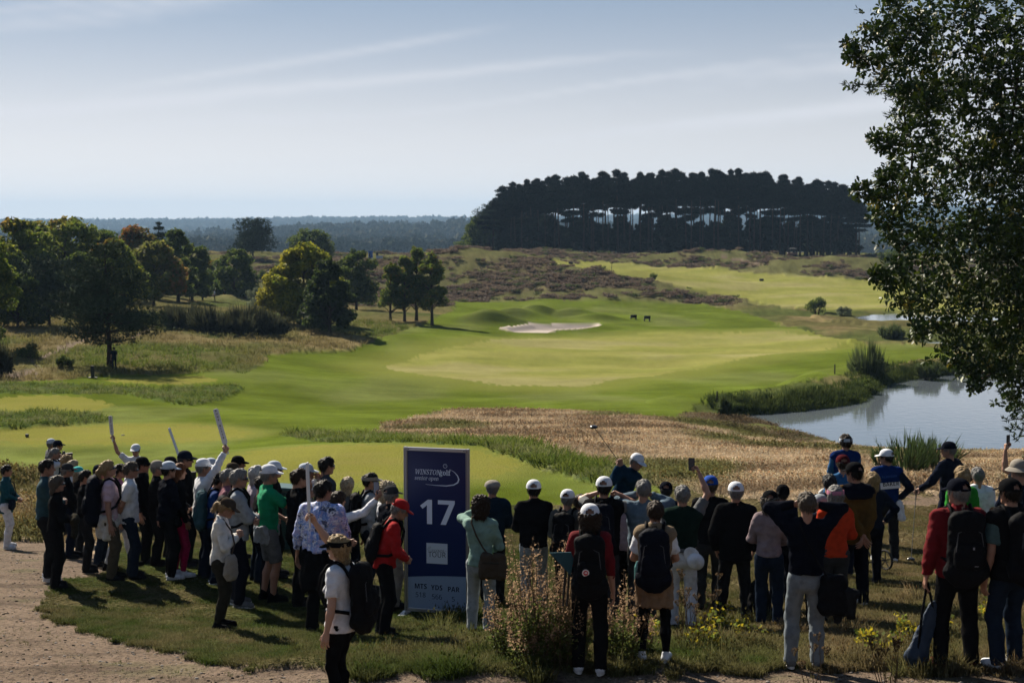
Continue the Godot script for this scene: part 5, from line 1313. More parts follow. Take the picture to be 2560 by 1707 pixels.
func build_oak() -> void:
	rng.seed = 77
	# oak at the right edge: trunk outside the frame, limbs reaching in
	var foot := Vector3(13.2, 0.0, -27.0)
	foot.y = ground(foot.x, foot.z)
	var o := thing("oak_tree", "big oak reaching in from the right edge with glossy lobed leaves", "tree", foot)
	var st := SurfaceTool.new()
	st.begin(Mesh.PRIMITIVE_TRIANGLES)
	tube(st, [Vector3(0, -0.4, 0), Vector3(0.05, 1.5, 0), Vector3(-0.15, 4.0, 0.1), Vector3(-0.1, 7.0, 0.0), Vector3(0.2, 10.5, 0.1)], [0.52, 0.40, 0.34, 0.24, 0.10], 12)
	var clumps := []
	for l in OAK:
		var c := Vector3(l[0], l[1], l[2]) - foot
		clumps.append([c, l[3]])
	# each clump hangs from the nearest one that is closer to the trunk
	for k in clumps.size():
		var c: Vector3 = clumps[k][0]
		var from := Vector3(0, clampf(c.y - Vector2(c.x, c.z).length() * 0.3, 1.8, 10.0), 0)
		var best := from.distance_to(c) * 0.8
		for q in clumps.size():
			var e: Vector3 = clumps[q][0]
			if Vector2(e.x, e.z).length() < Vector2(c.x, c.z).length() - 0.15 and e.distance_to(c) < best:
				best = e.distance_to(c)
				from = e
		var thick := 0.012 + 0.012 * best
		tube(st, [from, from.lerp(c, 0.5) + Vector3(rng.randf_range(-0.1, 0.1), 0.06 * best, rng.randf_range(-0.1, 0.1)), c], [thick, thick * 0.7, 0.008], 5)
	# the side of the crown beyond the frame
	for k in 26:
		var a := rng.randf_range(-1.4, 1.4)
		var q := rng.randf_range(1.5, 4.6)
		var c := Vector3(cos(a) * q + 0.6, rng.randf_range(3.2, 10.8), sin(a) * q)
		clumps.append([c, rng.randf_range(0.5, 0.9)])
		tube(st, [Vector3(0, clampf(c.y - q * 0.3, 1.8, 10.0), 0), c * Vector3(0.5, 0.95, 0.5), c], [0.06, 0.035, 0.012], 5)
	put("trunk", st.commit(), bark_mat(), o)
	var lv := Leaves.new()
	# one spray of seven lobed leaves round a twig
	var outline := [Vector2(0, 0.0), Vector2(0.10, 0.06), Vector2(0.07, 0.20), Vector2(0.24, 0.32), Vector2(0.14, 0.44), Vector2(0.31, 0.60), Vector2(0.17, 0.70), Vector2(0.20, 0.88), Vector2(0.0, 1.0)]
	for k in 7:
		var a := TAU * k / 7.0 + rng.randf_range(-0.3, 0.3)
		var up := Vector3(cos(a), rng.randf_range(-0.15, 0.8), sin(a)).normalized()
		var base := Vector3(0, 0.012 * k, 0) + up * 0.015
		var side := up.cross(rdir()).normalized()
		var nn := side.cross(up)
		var len := rng.randf_range(0.085, 0.125)
		var tone := rng.randf_range(0.75, 1.25)
		var col := Color(tone, tone, tone)
		for s in [-1.0, 1.0]:
			for i in outline.size() - 1:
				var p0: Vector2 = outline[i]
				var p1: Vector2 = outline[i + 1]
				var m0 := base + up * p0.y * len - nn * 0.02 * p0.y * p0.y
				var m1 := base + up * p1.y * len - nn * 0.02 * p1.y * p1.y
				var q0: Vector3 = m0 + side * p0.x * s * len + nn * 0.10 * p0.x * len
				var q1: Vector3 = m1 + side * p1.x * s * len + nn * 0.10 * p1.x * len
				lv.tri(m0, q0, q1, col, (nn + side * s * 0.2).normalized())
				lv.tri(m0, q1, m1, col, (nn + side * s * 0.2).normalized())
	var mm := MultiMesh.new()
	mm.transform_format = MultiMesh.TRANSFORM_3D
	mm.use_colors = true
	mm.mesh = lv.mesh()
	var where := []
	var tint := []
	for c in clumps:
		var r: float = c[1]
		for k in int(240.0 * r * r) + 12:
			var dir := rdir()
			var p: Vector3 = c[0] + dir * Vector3(r, r * 0.8, r) * pow(rng.randf(), 0.42)
			var b := Basis(Quaternion(Vector3.UP, (dir + Vector3.UP * 0.4 + rdir() * 0.6).normalized())).rotated(Vector3.UP, rng.randf() * TAU)
			where.append(Transform3D(b.scaled(Vector3.ONE * rng.randf_range(0.85, 1.25)), p))
			var t := rng.randf()
			if rng.randf() < 0.10:
				# a twig that sticks out of the clump
				p = c[0] + dir * r * rng.randf_range(1.0, 1.7)
				where[where.size() - 1] = Transform3D(b, p)
			tint.append(Color(0.016, 0.034, 0.007).lerp(Color(0.085, 0.120, 0.012), pow(t, 3.0)) if rng.randf() > 0.012 else Color(0.24, 0.20, 0.03))
	mm.instance_count = where.size()
	for k in where.size():
		mm.set_instance_transform(k, where[k])
		mm.set_instance_color(k, tint[k])
	var crown := MultiMeshInstance3D.new()
	crown.name = "crown"
	crown.multimesh = mm
	crown.material_override = mat("oak_leaf", Color.WHITE, 0.5, {"vc": true, "spec": 0.3, "back": Color(0.6, 0.6, 0.6)})
	crown.set_meta("kind", "stuff")
	o.add_child(crown, true)
	# a pine behind the oak, whose branches show beside it
	var pf := Vector3(18.2, 0.0, -38.0)
	pf.y = ground(pf.x, pf.z)
	var p := thing("pine_tree", "pine behind the oak with long needled branches showing past its leaves", "tree", pf)
	var ps := SurfaceTool.new()
	ps.begin(Mesh.PRIMITIVE_TRIANGLES)
	tube(ps, [Vector3(0, -0.4, 0), Vector3(0.1, 5.0, 0), Vector3(0, 12.0, 0)], [0.34, 0.26, 0.12], 9)
	var lumps := []
	for l in PINE_ARMS:
		var c := Vector3(l[0], l[1], l[2]) - pf
		lumps.append([c, Vector3(l[3], l[3] * 0.45, l[3])])
		tube(ps, [Vector3(0, maxf(c.y + 0.3, 1.0), 0), c * Vector3(0.5, 1, 0.5) + Vector3.UP * 0.25, c], [0.09, 0.05, 0.01], 5)
	put("trunk", ps.commit(), pine_bark_mat(), p)
	put("crown", leaf_cloud(lumps, 3400, 0.15, palette("pine"), true).mesh(), needle_mat(), p)

# ------------------------------------------------------------------ bodies: rounded limbs joined in a field and meshed as surface nets
class Field:
	var lo: Vector3
	var h: float
	var nx: int
	var ny: int
	var nz: int
	var data := PackedFloat32Array()
	var vid := {}
	var v := PackedVector3Array()
	var n := PackedVector3Array()
	var idx := PackedInt32Array()

	func _init(a: Vector3, b: Vector3, cell: float) -> void:
		lo = a - Vector3.ONE * cell * 2.0
		h = cell
		nx = int((b.x - a.x) / cell) + 5
		ny = int((b.y - a.y) / cell) + 5
		nz = int((b.z - a.z) / cell) + 5
		data.resize(nx * ny * nz)
		data.fill(1.0)

	# a tapered limb from a to b; flat squeezes it along an axis; cut ends it square at b
	func limb(a: Vector3, b: Vector3, ra: float, rb: float, k := 0.03, flat := 1.0, axis := Vector3.BACK, cut := false) -> void:
		var r := maxf(ra, rb) + k + h * 1.5
		var x0 := maxi(int((minf(a.x, b.x) - r - lo.x) / h), 0)
		var x1 := mini(int((maxf(a.x, b.x) + r - lo.x) / h) + 1, nx - 1)
		var y0 := maxi(int((minf(a.y, b.y) - r - lo.y) / h), 0)
		var y1 := mini(int((maxf(a.y, b.y) + r - lo.y) / h) + 1, ny - 1)
		var z0 := maxi(int((minf(a.z, b.z) - r - lo.z) / h), 0)
		var z1 := mini(int((maxf(a.z, b.z) + r - lo.z) / h) + 1, nz - 1)
		var ba := b - a
		var ln := maxf(ba.length(), 1e-5)
		var inv := 1.0 / (ln * ln)
		var fl := 1.0 / flat - 1.0
		for z in range(z0, z1 + 1):
			for y in range(y0, y1 + 1):
				var i := (z * ny + y) * nx + x0
				var p := Vector3(lo.x + x0 * h, lo.y + y * h, lo.z + z * h) - a
				for x in range(x0, x1 + 1):
					var tt := p.dot(ba) * inv
					var t := clampf(tt, 0.0, 1.0)
					var q := p - ba * t
					if fl != 0.0:
						q += axis * (q.dot(axis) * fl)
					var d := q.length() - ra - (rb - ra) * t
					if cut:
						d = maxf(d, (tt - 1.0) * ln)
					var e := data[i]
					var m := k - absf(e - d)
					if d < e:
						e = d
					if m > 0.0:
						e -= m * m * 0.25 / k
					data[i] = e
					i += 1
					p.x += h

	func cut_plane(at: Vector3, normal: Vector3) -> void:
		# removes what lies on the side the normal points to
		var i := 0
		for z in nz:
			for y in ny:
				var p := Vector3(lo.x, lo.y + y * h, lo.z + z * h) - at
				for x in nx:
					var d := p.dot(normal)
					if d > data[i]:
						data[i] = d
					i += 1
					p.x += h

	func carve(at: Vector3, r: float) -> void:
		var i := 0
		for z in nz:
			for y in ny:
				var p := Vector3(lo.x, lo.y + y * h, lo.z + z * h) - at
				for x in nx:
					var d := r - p.length()
					if d > data[i]:
						data[i] = d
					i += 1
					p.x += h

	func vertex(x: int, y: int, z: int) -> int:
		var key := (z * ny + y) * nx + x
		if vid.has(key):
			return vid[key]
		var s := nx * ny
		var c := [data[key], data[key + 1], data[key + nx], data[key + nx + 1], data[key + s], data[key + s + 1], data[key + s + nx], data[key + s + nx + 1]]
		var sum := Vector3.ZERO
		var cnt := 0
		for e in EDGES:
			var a: float = c[e[0]]
			var b: float = c[e[1]]
			if (a < 0.0) != (b < 0.0):
				sum += (CORN[e[0]] as Vector3).lerp(CORN[e[1]], a / (a - b))
				cnt += 1
		var p := lo + (Vector3(x, y, z) + sum / maxf(cnt, 1)) * h
		var g := Vector3(c[1] + c[3] + c[5] + c[7] - c[0] - c[2] - c[4] - c[6], c[2] + c[3] + c[6] + c[7] - c[0] - c[1] - c[4] - c[5], c[4] + c[5] + c[6] + c[7] - c[0] - c[1] - c[2] - c[3])
		vid[key] = v.size()
		v.append(p)
		n.append(g.normalized())
		return v.size() - 1

	const CORN := [Vector3(0, 0, 0), Vector3(1, 0, 0), Vector3(0, 1, 0), Vector3(1, 1, 0), Vector3(0, 0, 1), Vector3(1, 0, 1), Vector3(0, 1, 1), Vector3(1, 1, 1)]
	const EDGES := [[0, 1], [2, 3], [4, 5], [6, 7], [0, 2], [1, 3], [4, 6], [5, 7], [0, 4], [1, 5], [2, 6], [3, 7]]

	func quad(a: int, b: int, c: int, d: int, flip: bool) -> void:
		if flip:
			idx.append_array([a, c, b, a, d, c])
		else:
			idx.append_array([a, b, c, a, c, d])

	func build() -> void:
		var s := nx * ny
		for z in range(1, nz - 1):
			for y in range(1, ny - 1):
				var i := (z * ny + y) * nx + 1
				for x in range(1, nx - 1):
					var inside := data[i] < 0.0
					if inside != (data[i + 1] < 0.0):
						quad(vertex(x, y - 1, z - 1), vertex(x, y, z - 1), vertex(x, y, z), vertex(x, y - 1, z), inside)
					if inside != (data[i + nx] < 0.0):
						quad(vertex(x - 1, y, z - 1), vertex(x - 1, y, z), vertex(x, y, z), vertex(x, y, z - 1), inside)
					if inside != (data[i + s] < 0.0):
						quad(vertex(x - 1, y - 1, z), vertex(x, y - 1, z), vertex(x, y, z), vertex(x - 1, y, z), inside)
					i += 1

	# folds and lumps: pushes the surface in and out by noise, then smooths the normals over the new shape
	func crumple(nz_: FastNoiseLite, freq: Vector3, amp: float, shift: Vector3) -> void:
		for i in v.size():
			var p := v[i] * freq + shift
			v[i] += n[i] * (nz_.get_noise_3d(p.x, p.y, p.z) * amp)
		var acc := PackedVector3Array()
		acc.resize(v.size())
		for k in range(0, idx.size(), 3):
			var f := (v[idx[k + 2]] - v[idx[k]]).cross(v[idx[k + 1]] - v[idx[k]])
			acc[idx[k]] += f
			acc[idx[k + 1]] += f
			acc[idx[k + 2]] += f
		for i in v.size():
			n[i] = acc[i].normalized()

	func arrays(col := Color.WHITE) -> Array:
		var arr := []
		arr.resize(Mesh.ARRAY_MAX)
		arr[Mesh.ARRAY_VERTEX] = v
		arr[Mesh.ARRAY_NORMAL] = n
		var cc := PackedColorArray()
		cc.resize(v.size())
		cc.fill(col)
		arr[Mesh.ARRAY_COLOR] = cc
		arr[Mesh.ARRAY_INDEX] = idx
		return arr

	func mesh() -> ArrayMesh:
		var m := ArrayMesh.new()
		m.add_surface_from_arrays(Mesh.PRIMITIVE_TRIANGLES, arrays())
		return m

var shape_store := {}
var hands := {}

const CLOTH := {
	"white": Vector3(0.58, 0.60, 0.64), "offwhite": Vector3(0.56, 0.55, 0.52), "lightblue": Vector3(0.42, 0.47, 0.54), "black": Vector3(0.006, 0.006, 0.007), "navy": Vector3(0.007, 0.01, 0.02), "darknavy": Vector3(0.005, 0.006, 0.011),
	"teal": Vector3(0.008, 0.058, 0.075), "tealgrey": Vector3(0.055, 0.1, 0.105), "grey": Vector3(0.11, 0.115, 0.12), "lightgrey": Vector3(0.23, 0.255, 0.28), "charcoal": Vector3(0.014, 0.0145, 0.016), "palepink": Vector3(0.50, 0.36, 0.41),
	"pink": Vector3(0.42, 0.16, 0.24), "hotpink": Vector3(0.34, 0.007, 0.065), "khaki": Vector3(0.08, 0.066, 0.045), "olive": Vector3(0.03, 0.027, 0.02), "mauve": Vector3(0.20, 0.085, 0.11), "lilac": Vector3(0.40, 0.36, 0.42), "green": Vector3(0.008, 0.22, 0.10),
	"mint": Vector3(0.17, 0.27, 0.235), "denim": Vector3(0.011, 0.018, 0.033), "lightdenim": Vector3(0.155, 0.18, 0.2), "paledenim": Vector3(0.26, 0.29, 0.31), "petrol": Vector3(0.005, 0.014, 0.026), "greyolive": Vector3(0.075, 0.075, 0.068), "beige": Vector3(0.17, 0.125, 0.078),
	"tan": Vector3(0.19, 0.125, 0.075), "red": Vector3(0.32, 0.013, 0.014), "darkred": Vector3(0.115, 0.007, 0.01), "darkgreen": Vector3(0.006, 0.016, 0.012), "greyblue": Vector3(0.085, 0.125, 0.165), "blue": Vector3(0.008, 0.035, 0.14), "bluepolo": Vector3(0.02, 0.09, 0.21),
	"royal": Vector3(0.004, 0.019, 0.095), "mustard": Vector3(0.085, 0.046, 0.008), "orange": Vector3(0.42, 0.035, 0.008), "maroon": Vector3(0.055, 0.007, 0.01), "greenjacket": Vector3(0.020, 0.20, 0.020), "greypink": Vector3(0.2, 0.155, 0.165), "stone": Vector3(0.22, 0.2, 0.17),
	"brown": Vector3(0.05, 0.038, 0.027), "turquoise": Vector3(0.05, 0.42, 0.40), "capblue": Vector3(0.012, 0.060, 0.30), "darkgrey": Vector3(0.03, 0.032, 0.035), "fleece": Vector3(0.04, 0.05, 0.062), "slateteal": Vector3(0.024, 0.06, 0.075), "golfer": Vector3(0.006, 0.024, 0.048)}
const HAIR := {"dark": Vector3(0.012, 0.009, 0.007), "brown": Vector3(0.030, 0.018, 0.011), "greybrown": Vector3(0.085, 0.068, 0.052), "grey": Vector3(0.19, 0.185, 0.178), "white": Vector3(0.50, 0.49, 0.46), "blond": Vector3(0.30, 0.205, 0.10), "lightblond": Vector3(0.42, 0.34, 0.22),
	"auburn": Vector3(0.15, 0.052, 0.018), "darkgrey": Vector3(0.03, 0.032, 0.035)}

func cloth(name_: String) -> StandardMaterial3D:
	if name_ == "floral":
		return floral_mat()
	var c: Vector3 = CLOTH[name_]
	var rough := 0.9
	var dark := c.x + c.y + c.z < 0.12
	return mat("cloth_" + name_, lin(c.x, c.y, c.z), rough, {"tex": noise_tex(0.02, 4, 0.80, 1.15, 256, false, 1.0, Vector2.ONE, 31), "normal": noise_tex(0.018, 4, 0, 1, 256, true, 9.0, Vector2.ONE, 32), "nscale": 0.28, "tri": 1.7, "spec": 0.08 if dark else 0.2})

func floral_mat() -> StandardMaterial3D:
	if mats.has("cloth_floral"):
		return mats["cloth_floral"]
	var im := Image.create(256, 256, false, Image.FORMAT_RGB8)
	var nz := FastNoiseLite.new()
	nz.seed = 5
	nz.noise_type = FastNoiseLite.TYPE_CELLULAR
	nz.frequency = 0.035
	nz.cellular_return_type = FastNoiseLite.RETURN_CELL_VALUE
	nz.domain_warp_enabled = true
	nz.domain_warp_amplitude = 18.0
	nz.domain_warp_frequency = 0.03
	var pal := [Color(0.01, 0.012, 0.03), Color(0.01, 0.012, 0.03), Color(0.62, 0.64, 0.76), Color(0.10, 0.22, 0.55), Color(0.35, 0.33, 0.55), Color(0.70, 0.72, 0.80), Color(0.03, 0.06, 0.20)]
	for j in 256:
		for i in 256:
			var t := nz.get_noise_2d(i, j) * 0.5 + 0.5
			im.set_pixel(i, j, (pal[clampi(int(t * 7.0), 0, 6)] as Color).linear_to_srgb())
	var m := mat("cloth_floral", Color.WHITE, 0.8, {"tex": ImageTexture.create_from_image(im), "tri": 1.6, "spec": 0.25})
	return m

func skin_mat(tone: int) -> StandardMaterial3D:
	var c: Vector3 = [Vector3(0.34, 0.20, 0.14), Vector3(0.25, 0.132, 0.085), Vector3(0.29, 0.155, 0.105)][tone]
	return mat("skin_%d" % tone, lin(c.x, c.y, c.z), 0.55, {"vc": true, "spec": 0.4})

func hair_mat(nm: String) -> StandardMaterial3D:
	var c: Vector3 = HAIR[nm]
	return mat("hair_" + nm, lin(c.x, c.y, c.z), 0.6, {"tex": noise_tex(0.05, 3, 0.35, 1.6, 256, false, 1.0, Vector2.ONE, 41), "normal": noise_tex(0.09, 3, 0, 1, 256, true, 10.0, Vector2.ONE, 42), "nscale": 0.6, "tri": 5.0, "tri3": Vector3(13.0, 1.6, 13.0), "spec": 0.25})

# the head, about its centre between the ears; faces -z
func head_arrays(sex: String) -> Array:
	var key := "head_" + sex
	if shape_store.has(key):
		return shape_store[key]
	var f := Field.new(Vector3(-0.10, -0.22, -0.13), Vector3(0.10, 0.14, 0.12), 0.0065)
	var w := 1.0 if sex == "m" else 0.95
	f.limb(Vector3(0, 0.035, -0.012), Vector3(0, 0.025, 0.025), 0.085 * w, 0.085 * w, 0.02, 0.90, Vector3.RIGHT)
	f.limb(Vector3(0, -0.03, -0.040), Vector3(0, -0.078, -0.052), 0.056 * w, 0.036 * w, 0.035)
	f.limb(Vector3(-0.045, -0.035, 0.0), Vector3(-0.028, -0.078, -0.045), 0.022, 0.018, 0.03)
	f.limb(Vector3(0.045, -0.035, 0.0), Vector3(0.028, -0.078, -0.045), 0.022, 0.018, 0.03)
	f.limb(Vector3(0, 0.008, -0.092), Vector3(0, -0.028, -0.112), 0.008, 0.013, 0.012)
	f.limb(Vector3(-0.011, -0.033, -0.098), Vector3(0.011, -0.033, -0.098), 0.009, 0.009, 0.008)
	f.limb(Vector3(-0.038, 0.024, -0.082), Vector3(0.038, 0.024, -0.082), 0.010, 0.010, 0.012)
	f.limb(Vector3(-0.018, -0.056, -0.090), Vector3(0.018, -0.056, -0.090), 0.008, 0.008, 0.008)
	f.limb(Vector3(0, -0.088, -0.078), Vector3(0, -0.09, -0.074), 0.017, 0.017, 0.015)
	for s in [-1.0, 1.0]:
		f.limb(Vector3(0.079 * s * w, 0.018, 0.012), Vector3(0.076 * s * w, -0.028, 0.004), 0.017, 0.011, 0.006, 0.45, Vector3.RIGHT)
	f.limb(Vector3(0, -0.05, 0.022), Vector3(0, -0.20, 0.040), 0.054 * w, 0.058 * w, 0.03)
	f.build()
	var a := f.arrays()
	var cc: PackedColorArray = a[Mesh.ARRAY_COLOR]
	for i in f.v.size():
		var p := f.v[i]
		if p.z < -0.05:
			for s in [-1.0, 1.0]:
				var e := Vector2(p.x - 0.031 * s, (p.y - 0.004) * 1.6).length()
				if e < 0.013:
					cc[i] = Color(0.16, 0.13, 0.12)
				elif Vector2(p.x - 0.033 * s, (p.y - 0.028) * 3.0).length() < 0.022:
					cc[i] = Color(0.5, 0.42, 0.38)
			if absf(p.x) < 0.024 and absf(p.y + 0.056) < 0.009:
				cc[i] = Color(0.95, 0.62, 0.60)
	a[Mesh.ARRAY_COLOR] = cc
	shape_store[key] = a
	return a

# a hand from the wrist at the origin, pointing down -y, thumb towards -z; side +1 is a right hand
func hand_arrays(pose: String, side: float) -> Array:
	var key := "hand_%s_%d" % [pose, int(side)]
	if shape_store.has(key):
		return shape_store[key]
	var f := Field.new(Vector3(-0.09, -0.22, -0.09), Vector3(0.09, 0.035, 0.09), 0.0048)
	var inn := -side   # palm faces the body
	f.limb(Vector3(0, 0.02, 0), Vector3(0, -0.02, 0), 0.027, 0.026, 0.01, 0.8, Vector3.RIGHT)
	f.limb(Vector3(0, -0.02, -0.012), Vector3(0, -0.078, -0.020), 0.024, 0.021, 0.012, 0.62, Vector3.RIGHT)
	f.limb(Vector3(0, -0.02, 0.012), Vector3(0, -0.074, 0.022), 0.024, 0.020, 0.012, 0.62, Vector3.RIGHT)
	var curl: float = {"relaxed": 0.32, "grip": 1.15, "flat": 0.04}[pose]
	for k in 4:
		var z := -0.031 + 0.0205 * k
		var ln: float = [0.040, 0.045, 0.042, 0.033][k]
		var p := Vector3(0, -0.082 + 0.004 * absf(k - 1.0), z)
		var a := curl * 0.7 + 0.06 * k
		for j in 3:
			var d := Vector3(inn * sin(a), -cos(a), 0.05 * (k - 1.5))
			var q: Vector3 = p + d * ln * [1.0, 0.72, 0.58][j]
			f.limb(p, q, 0.0098 - 0.001 * j, 0.0090 - 0.001 * j, 0.004)
			p = q
			a += curl
	var t0 := Vector3(inn * 0.006, -0.022, -0.022)
	var t1 := t0 + Vector3(inn * 0.016, -0.030, -0.028)
	var t2 := t1 + (Vector3(inn * 0.008, -0.032, -0.010) if pose != "grip" else Vector3(inn * 0.026, -0.020, 0.012))
	f.limb(t0, t1, 0.014, 0.0115, 0.008)
	f.limb(t1, t2, 0.0112, 0.0092, 0.004)
	f.build()
	shape_store[key] = f.arrays()
	return shape_store[key]

func add_arrays(into: Array, a: Array, t: Transform3D) -> void:
	var v: PackedVector3Array = a[Mesh.ARRAY_VERTEX]
	var n: PackedVector3Array = a[Mesh.ARRAY_NORMAL]
	var first: int = into[0].size()
	into[0].append_array(t * v)
	var nb := Transform3D(t.basis.orthonormalized(), Vector3.ZERO)
	into[1].append_array(nb * n)
	into[2].append_array(a[Mesh.ARRAY_COLOR])
	var ix: PackedInt32Array = a[Mesh.ARRAY_INDEX]
	var shifted := PackedInt32Array()
	shifted.resize(ix.size())
	for i in ix.size():
		shifted[i] = ix[i] + first
	into[3].append_array(shifted)

func hair_mesh(kind: String, hatted := false) -> ArrayMesh:
	var key := "hair_" + kind + ("_hat" if hatted else "")
	if shape_store.has(key):
		return shape_store[key]
	var f := Field.new(Vector3(-0.15, -0.40, -0.13), Vector3(0.15, 0.17, 0.21), 0.0085)
	var big := 0.010 if kind in ["short", "thin"] else (0.022 if kind == "crop" else 0.018)
	f.limb(Vector3(0, 0.042, -0.010), Vector3(0, 0.028, 0.028), 0.086 + big, 0.084 + big, 0.02, 0.92, Vector3.RIGHT)
	if kind in ["bob", "curly", "long", "wind"]:
		f.limb(Vector3(0, 0.01, 0.03), Vector3(0, -0.115, 0.028), 0.098, 0.088, 0.03, 0.9)
	if kind == "curly":
		f.limb(Vector3(0, 0.05, 0.03), Vector3(0, -0.07, 0.035), 0.112, 0.105, 0.03)
	if kind == "long":
		f.limb(Vector3(0, -0.05, 0.05), Vector3(0, -0.33, 0.105), 0.095, 0.055, 0.04, 0.55)
	if kind in ["pony", "wind"]:
		f.limb(Vector3(0, 0.03, 0.11), Vector3(0, 0.015, 0.145), 0.026, 0.030, 0.02)
		f.limb(Vector3(0, 0.015, 0.145), Vector3(0.01, -0.10, 0.155), 0.032, 0.026, 0.02)
		f.limb(Vector3(0.01, -0.10, 0.155), Vector3(0.005, -0.17, 0.145), 0.026, 0.010, 0.02)
	if hatted:
		f.cut_plane(Vector3(0, 0.050, 0), Vector3.UP)
	# open the face
	f.cut_plane(Vector3(0, 0.078, -0.092), Vector3(0, -0.60, -0.80))
	if kind in ["short", "thin", "pony", "crop"]:
		f.cut_plane(Vector3(0, -0.075, 0.10), Vector3(0, -0.95, -0.30).normalized())
	elif kind != "long":
		f.cut_plane(Vector3(0, -0.150, 0), Vector3.DOWN)
	if kind in ["short", "thin", "pony", "crop"]:
		for sd in [-1.0, 1.0]:
			f.carve(Vector3(0.092 * sd, -0.030, -0.006), 0.050)
			f.carve(Vector3(0.080 * sd, -0.055, -0.045), 0.050)
	f.build()
	f.crumple(noise_b, Vector3(20, 9, 20) if kind != "curly" else Vector3(26, 26, 26), 0.030 if kind in ["curly", "crop"] else 0.020, Vector3(3, 7, 1))
	var lv := Leaves.new()
	# loose strands that roughen the outline
	rng.seed = 900 + kind.hash() % 1000 + int(hatted)
	for k in 1300:
		var i := rng.randi() % f.v.size()
		var p := f.v[i]
		var nn := f.n[i]
		var along := (Vector3.DOWN + nn * rng.randf_range(0.0, 0.55) + rdir() * 0.45).normalized()
		var side := along.cross(nn).normalized() * 0.0032
		lv.tri(p - side, p + along * rng.randf_range(0.015, 0.045), p + side, Color.WHITE, nn)
	var into := [f.v, f.n, PackedColorArray(), f.idx]
	var cc := PackedColorArray()
	cc.resize(f.v.size())
	cc.fill(Color.WHITE)
	var arr := []
	arr.resize(Mesh.ARRAY_MAX)
	var first := f.v.size()
	f.v.append_array(lv.v)
	f.n.append_array(lv.n)
	for k in lv.v.size():
		f.idx.append(first + k)
	arr[Mesh.ARRAY_VERTEX] = f.v
	arr[Mesh.ARRAY_NORMAL] = f.n
	arr[Mesh.ARRAY_INDEX] = f.idx
	var m := ArrayMesh.new()
	m.add_surface_from_arrays(Mesh.PRIMITIVE_TRIANGLES, arr)
	shape_store[key] = m
	return m

func hat_mesh(kind: String) -> ArrayMesh:
	var key := "hat_" + kind
	if shape_store.has(key):
		return shape_store[key]
	var st := SurfaceTool.new()
	st.begin(Mesh.PRIMITIVE_TRIANGLES)
	st.set_smooth_group(0)
	var rx := 0.099
	var rz := 0.113
	var ry := 0.104
	var c := Vector3(0, 0.036, 0.012)
	var top := PI / 2
	var low := 0.0
	if kind == "beanie":
		low = -0.28
		ry = 0.110
	elif kind == "flat":
		ry = 0.082
		rx = 0.112
		rz = 0.130
	elif kind == "bucket":
		ry = 0.098
	elif kind == "visor":
		top = 0.36
		low = -0.05
		rx = 0.108
		rz = 0.121
		ry = 0.12
	var na := 28
	var nb := 9
	var pt := func(i: int, j: int, grow: float) -> Vector3:
		var a := TAU * i / na
		var b := lerpf(low, top, j / float(nb))
		var r := pow(cos(maxf(b, 0.0)), 0.75)
		return c + Vector3(sin(a) * (rx + grow) * r, (ry + grow) * sin(b), cos(a) * (rz + grow) * r)
	for i in na:
		for j in nb:
			var a := wrapf(TAU * (i + 0.5) / na, -PI, PI)
			if kind == "cap" and absf(a) < 0.50 and j >= 1 and j <= 3 - int(absf(a) > 0.3):
				continue   # the gap over the strap at the back
			if kind == "beanie" and cos(a) < -0.3 and j < 1:
				continue
			for w in [[0, 0], [1, 0], [0, 1], [0, 1], [1, 0], [1, 1]]:
				st.add_vertex(pt.call(i + w[0], j + w[1], 0.0))
	if kind in ["cap", "visor", "flat"]:
		var reach := 0.078 if kind != "flat" else 0.035
		var nu := 10
		var nv := 4
		var br := func(i: int, j: int, dy: float) -> Vector3:
			var s := (i / float(nu)) * 2.0 - 1.0
			var a := PI + s * 1.05
			var rim := c + Vector3(sin(a) * rx, 0.004, cos(a) * rz)
			var t := j / float(nv)
			var out := reach * sqrt(maxf(1.0 - s * s * 0.92, 0.02))
			return rim + Vector3(sin(a) * 0.25, -0.10 - 0.22 * t - 0.16 * s * s, -1.0) * out * t + Vector3(0, dy, 0)
		for i in nu:
			for j in nv:
				for w in [[0, 0], [1, 0], [0, 1], [0, 1], [1, 0], [1, 1]]:
					st.add_vertex(br.call(i + w[0], j + w[1], 0.003))
				for w in [[0, 0], [0, 1], [1, 0], [0, 1], [1, 1], [1, 0]]:
					st.add_vertex(br.call(i + w[0], j + w[1], -0.002))
	elif kind == "bucket":
		for i in na:
			for j in 3:
				for w in [[0, 0], [0, 1], [1, 0], [0, 1], [1, 1], [1, 0]]:
					var a: float = TAU * (i + w[0]) / na
					var t: float = (j + w[1]) / 3.0
					st.add_vertex(c + Vector3(sin(a) * (rx + 0.055 * t), 0.004 - 0.042 * t, cos(a) * (rz + 0.055 * t)))
	if kind == "cap":
		st.set_smooth_group(1)
		for i in 6:
			var a := TAU * i / 6.0
	st.generate_normals()
	shape_store[key] = st.commit()
	return shape_store[key]

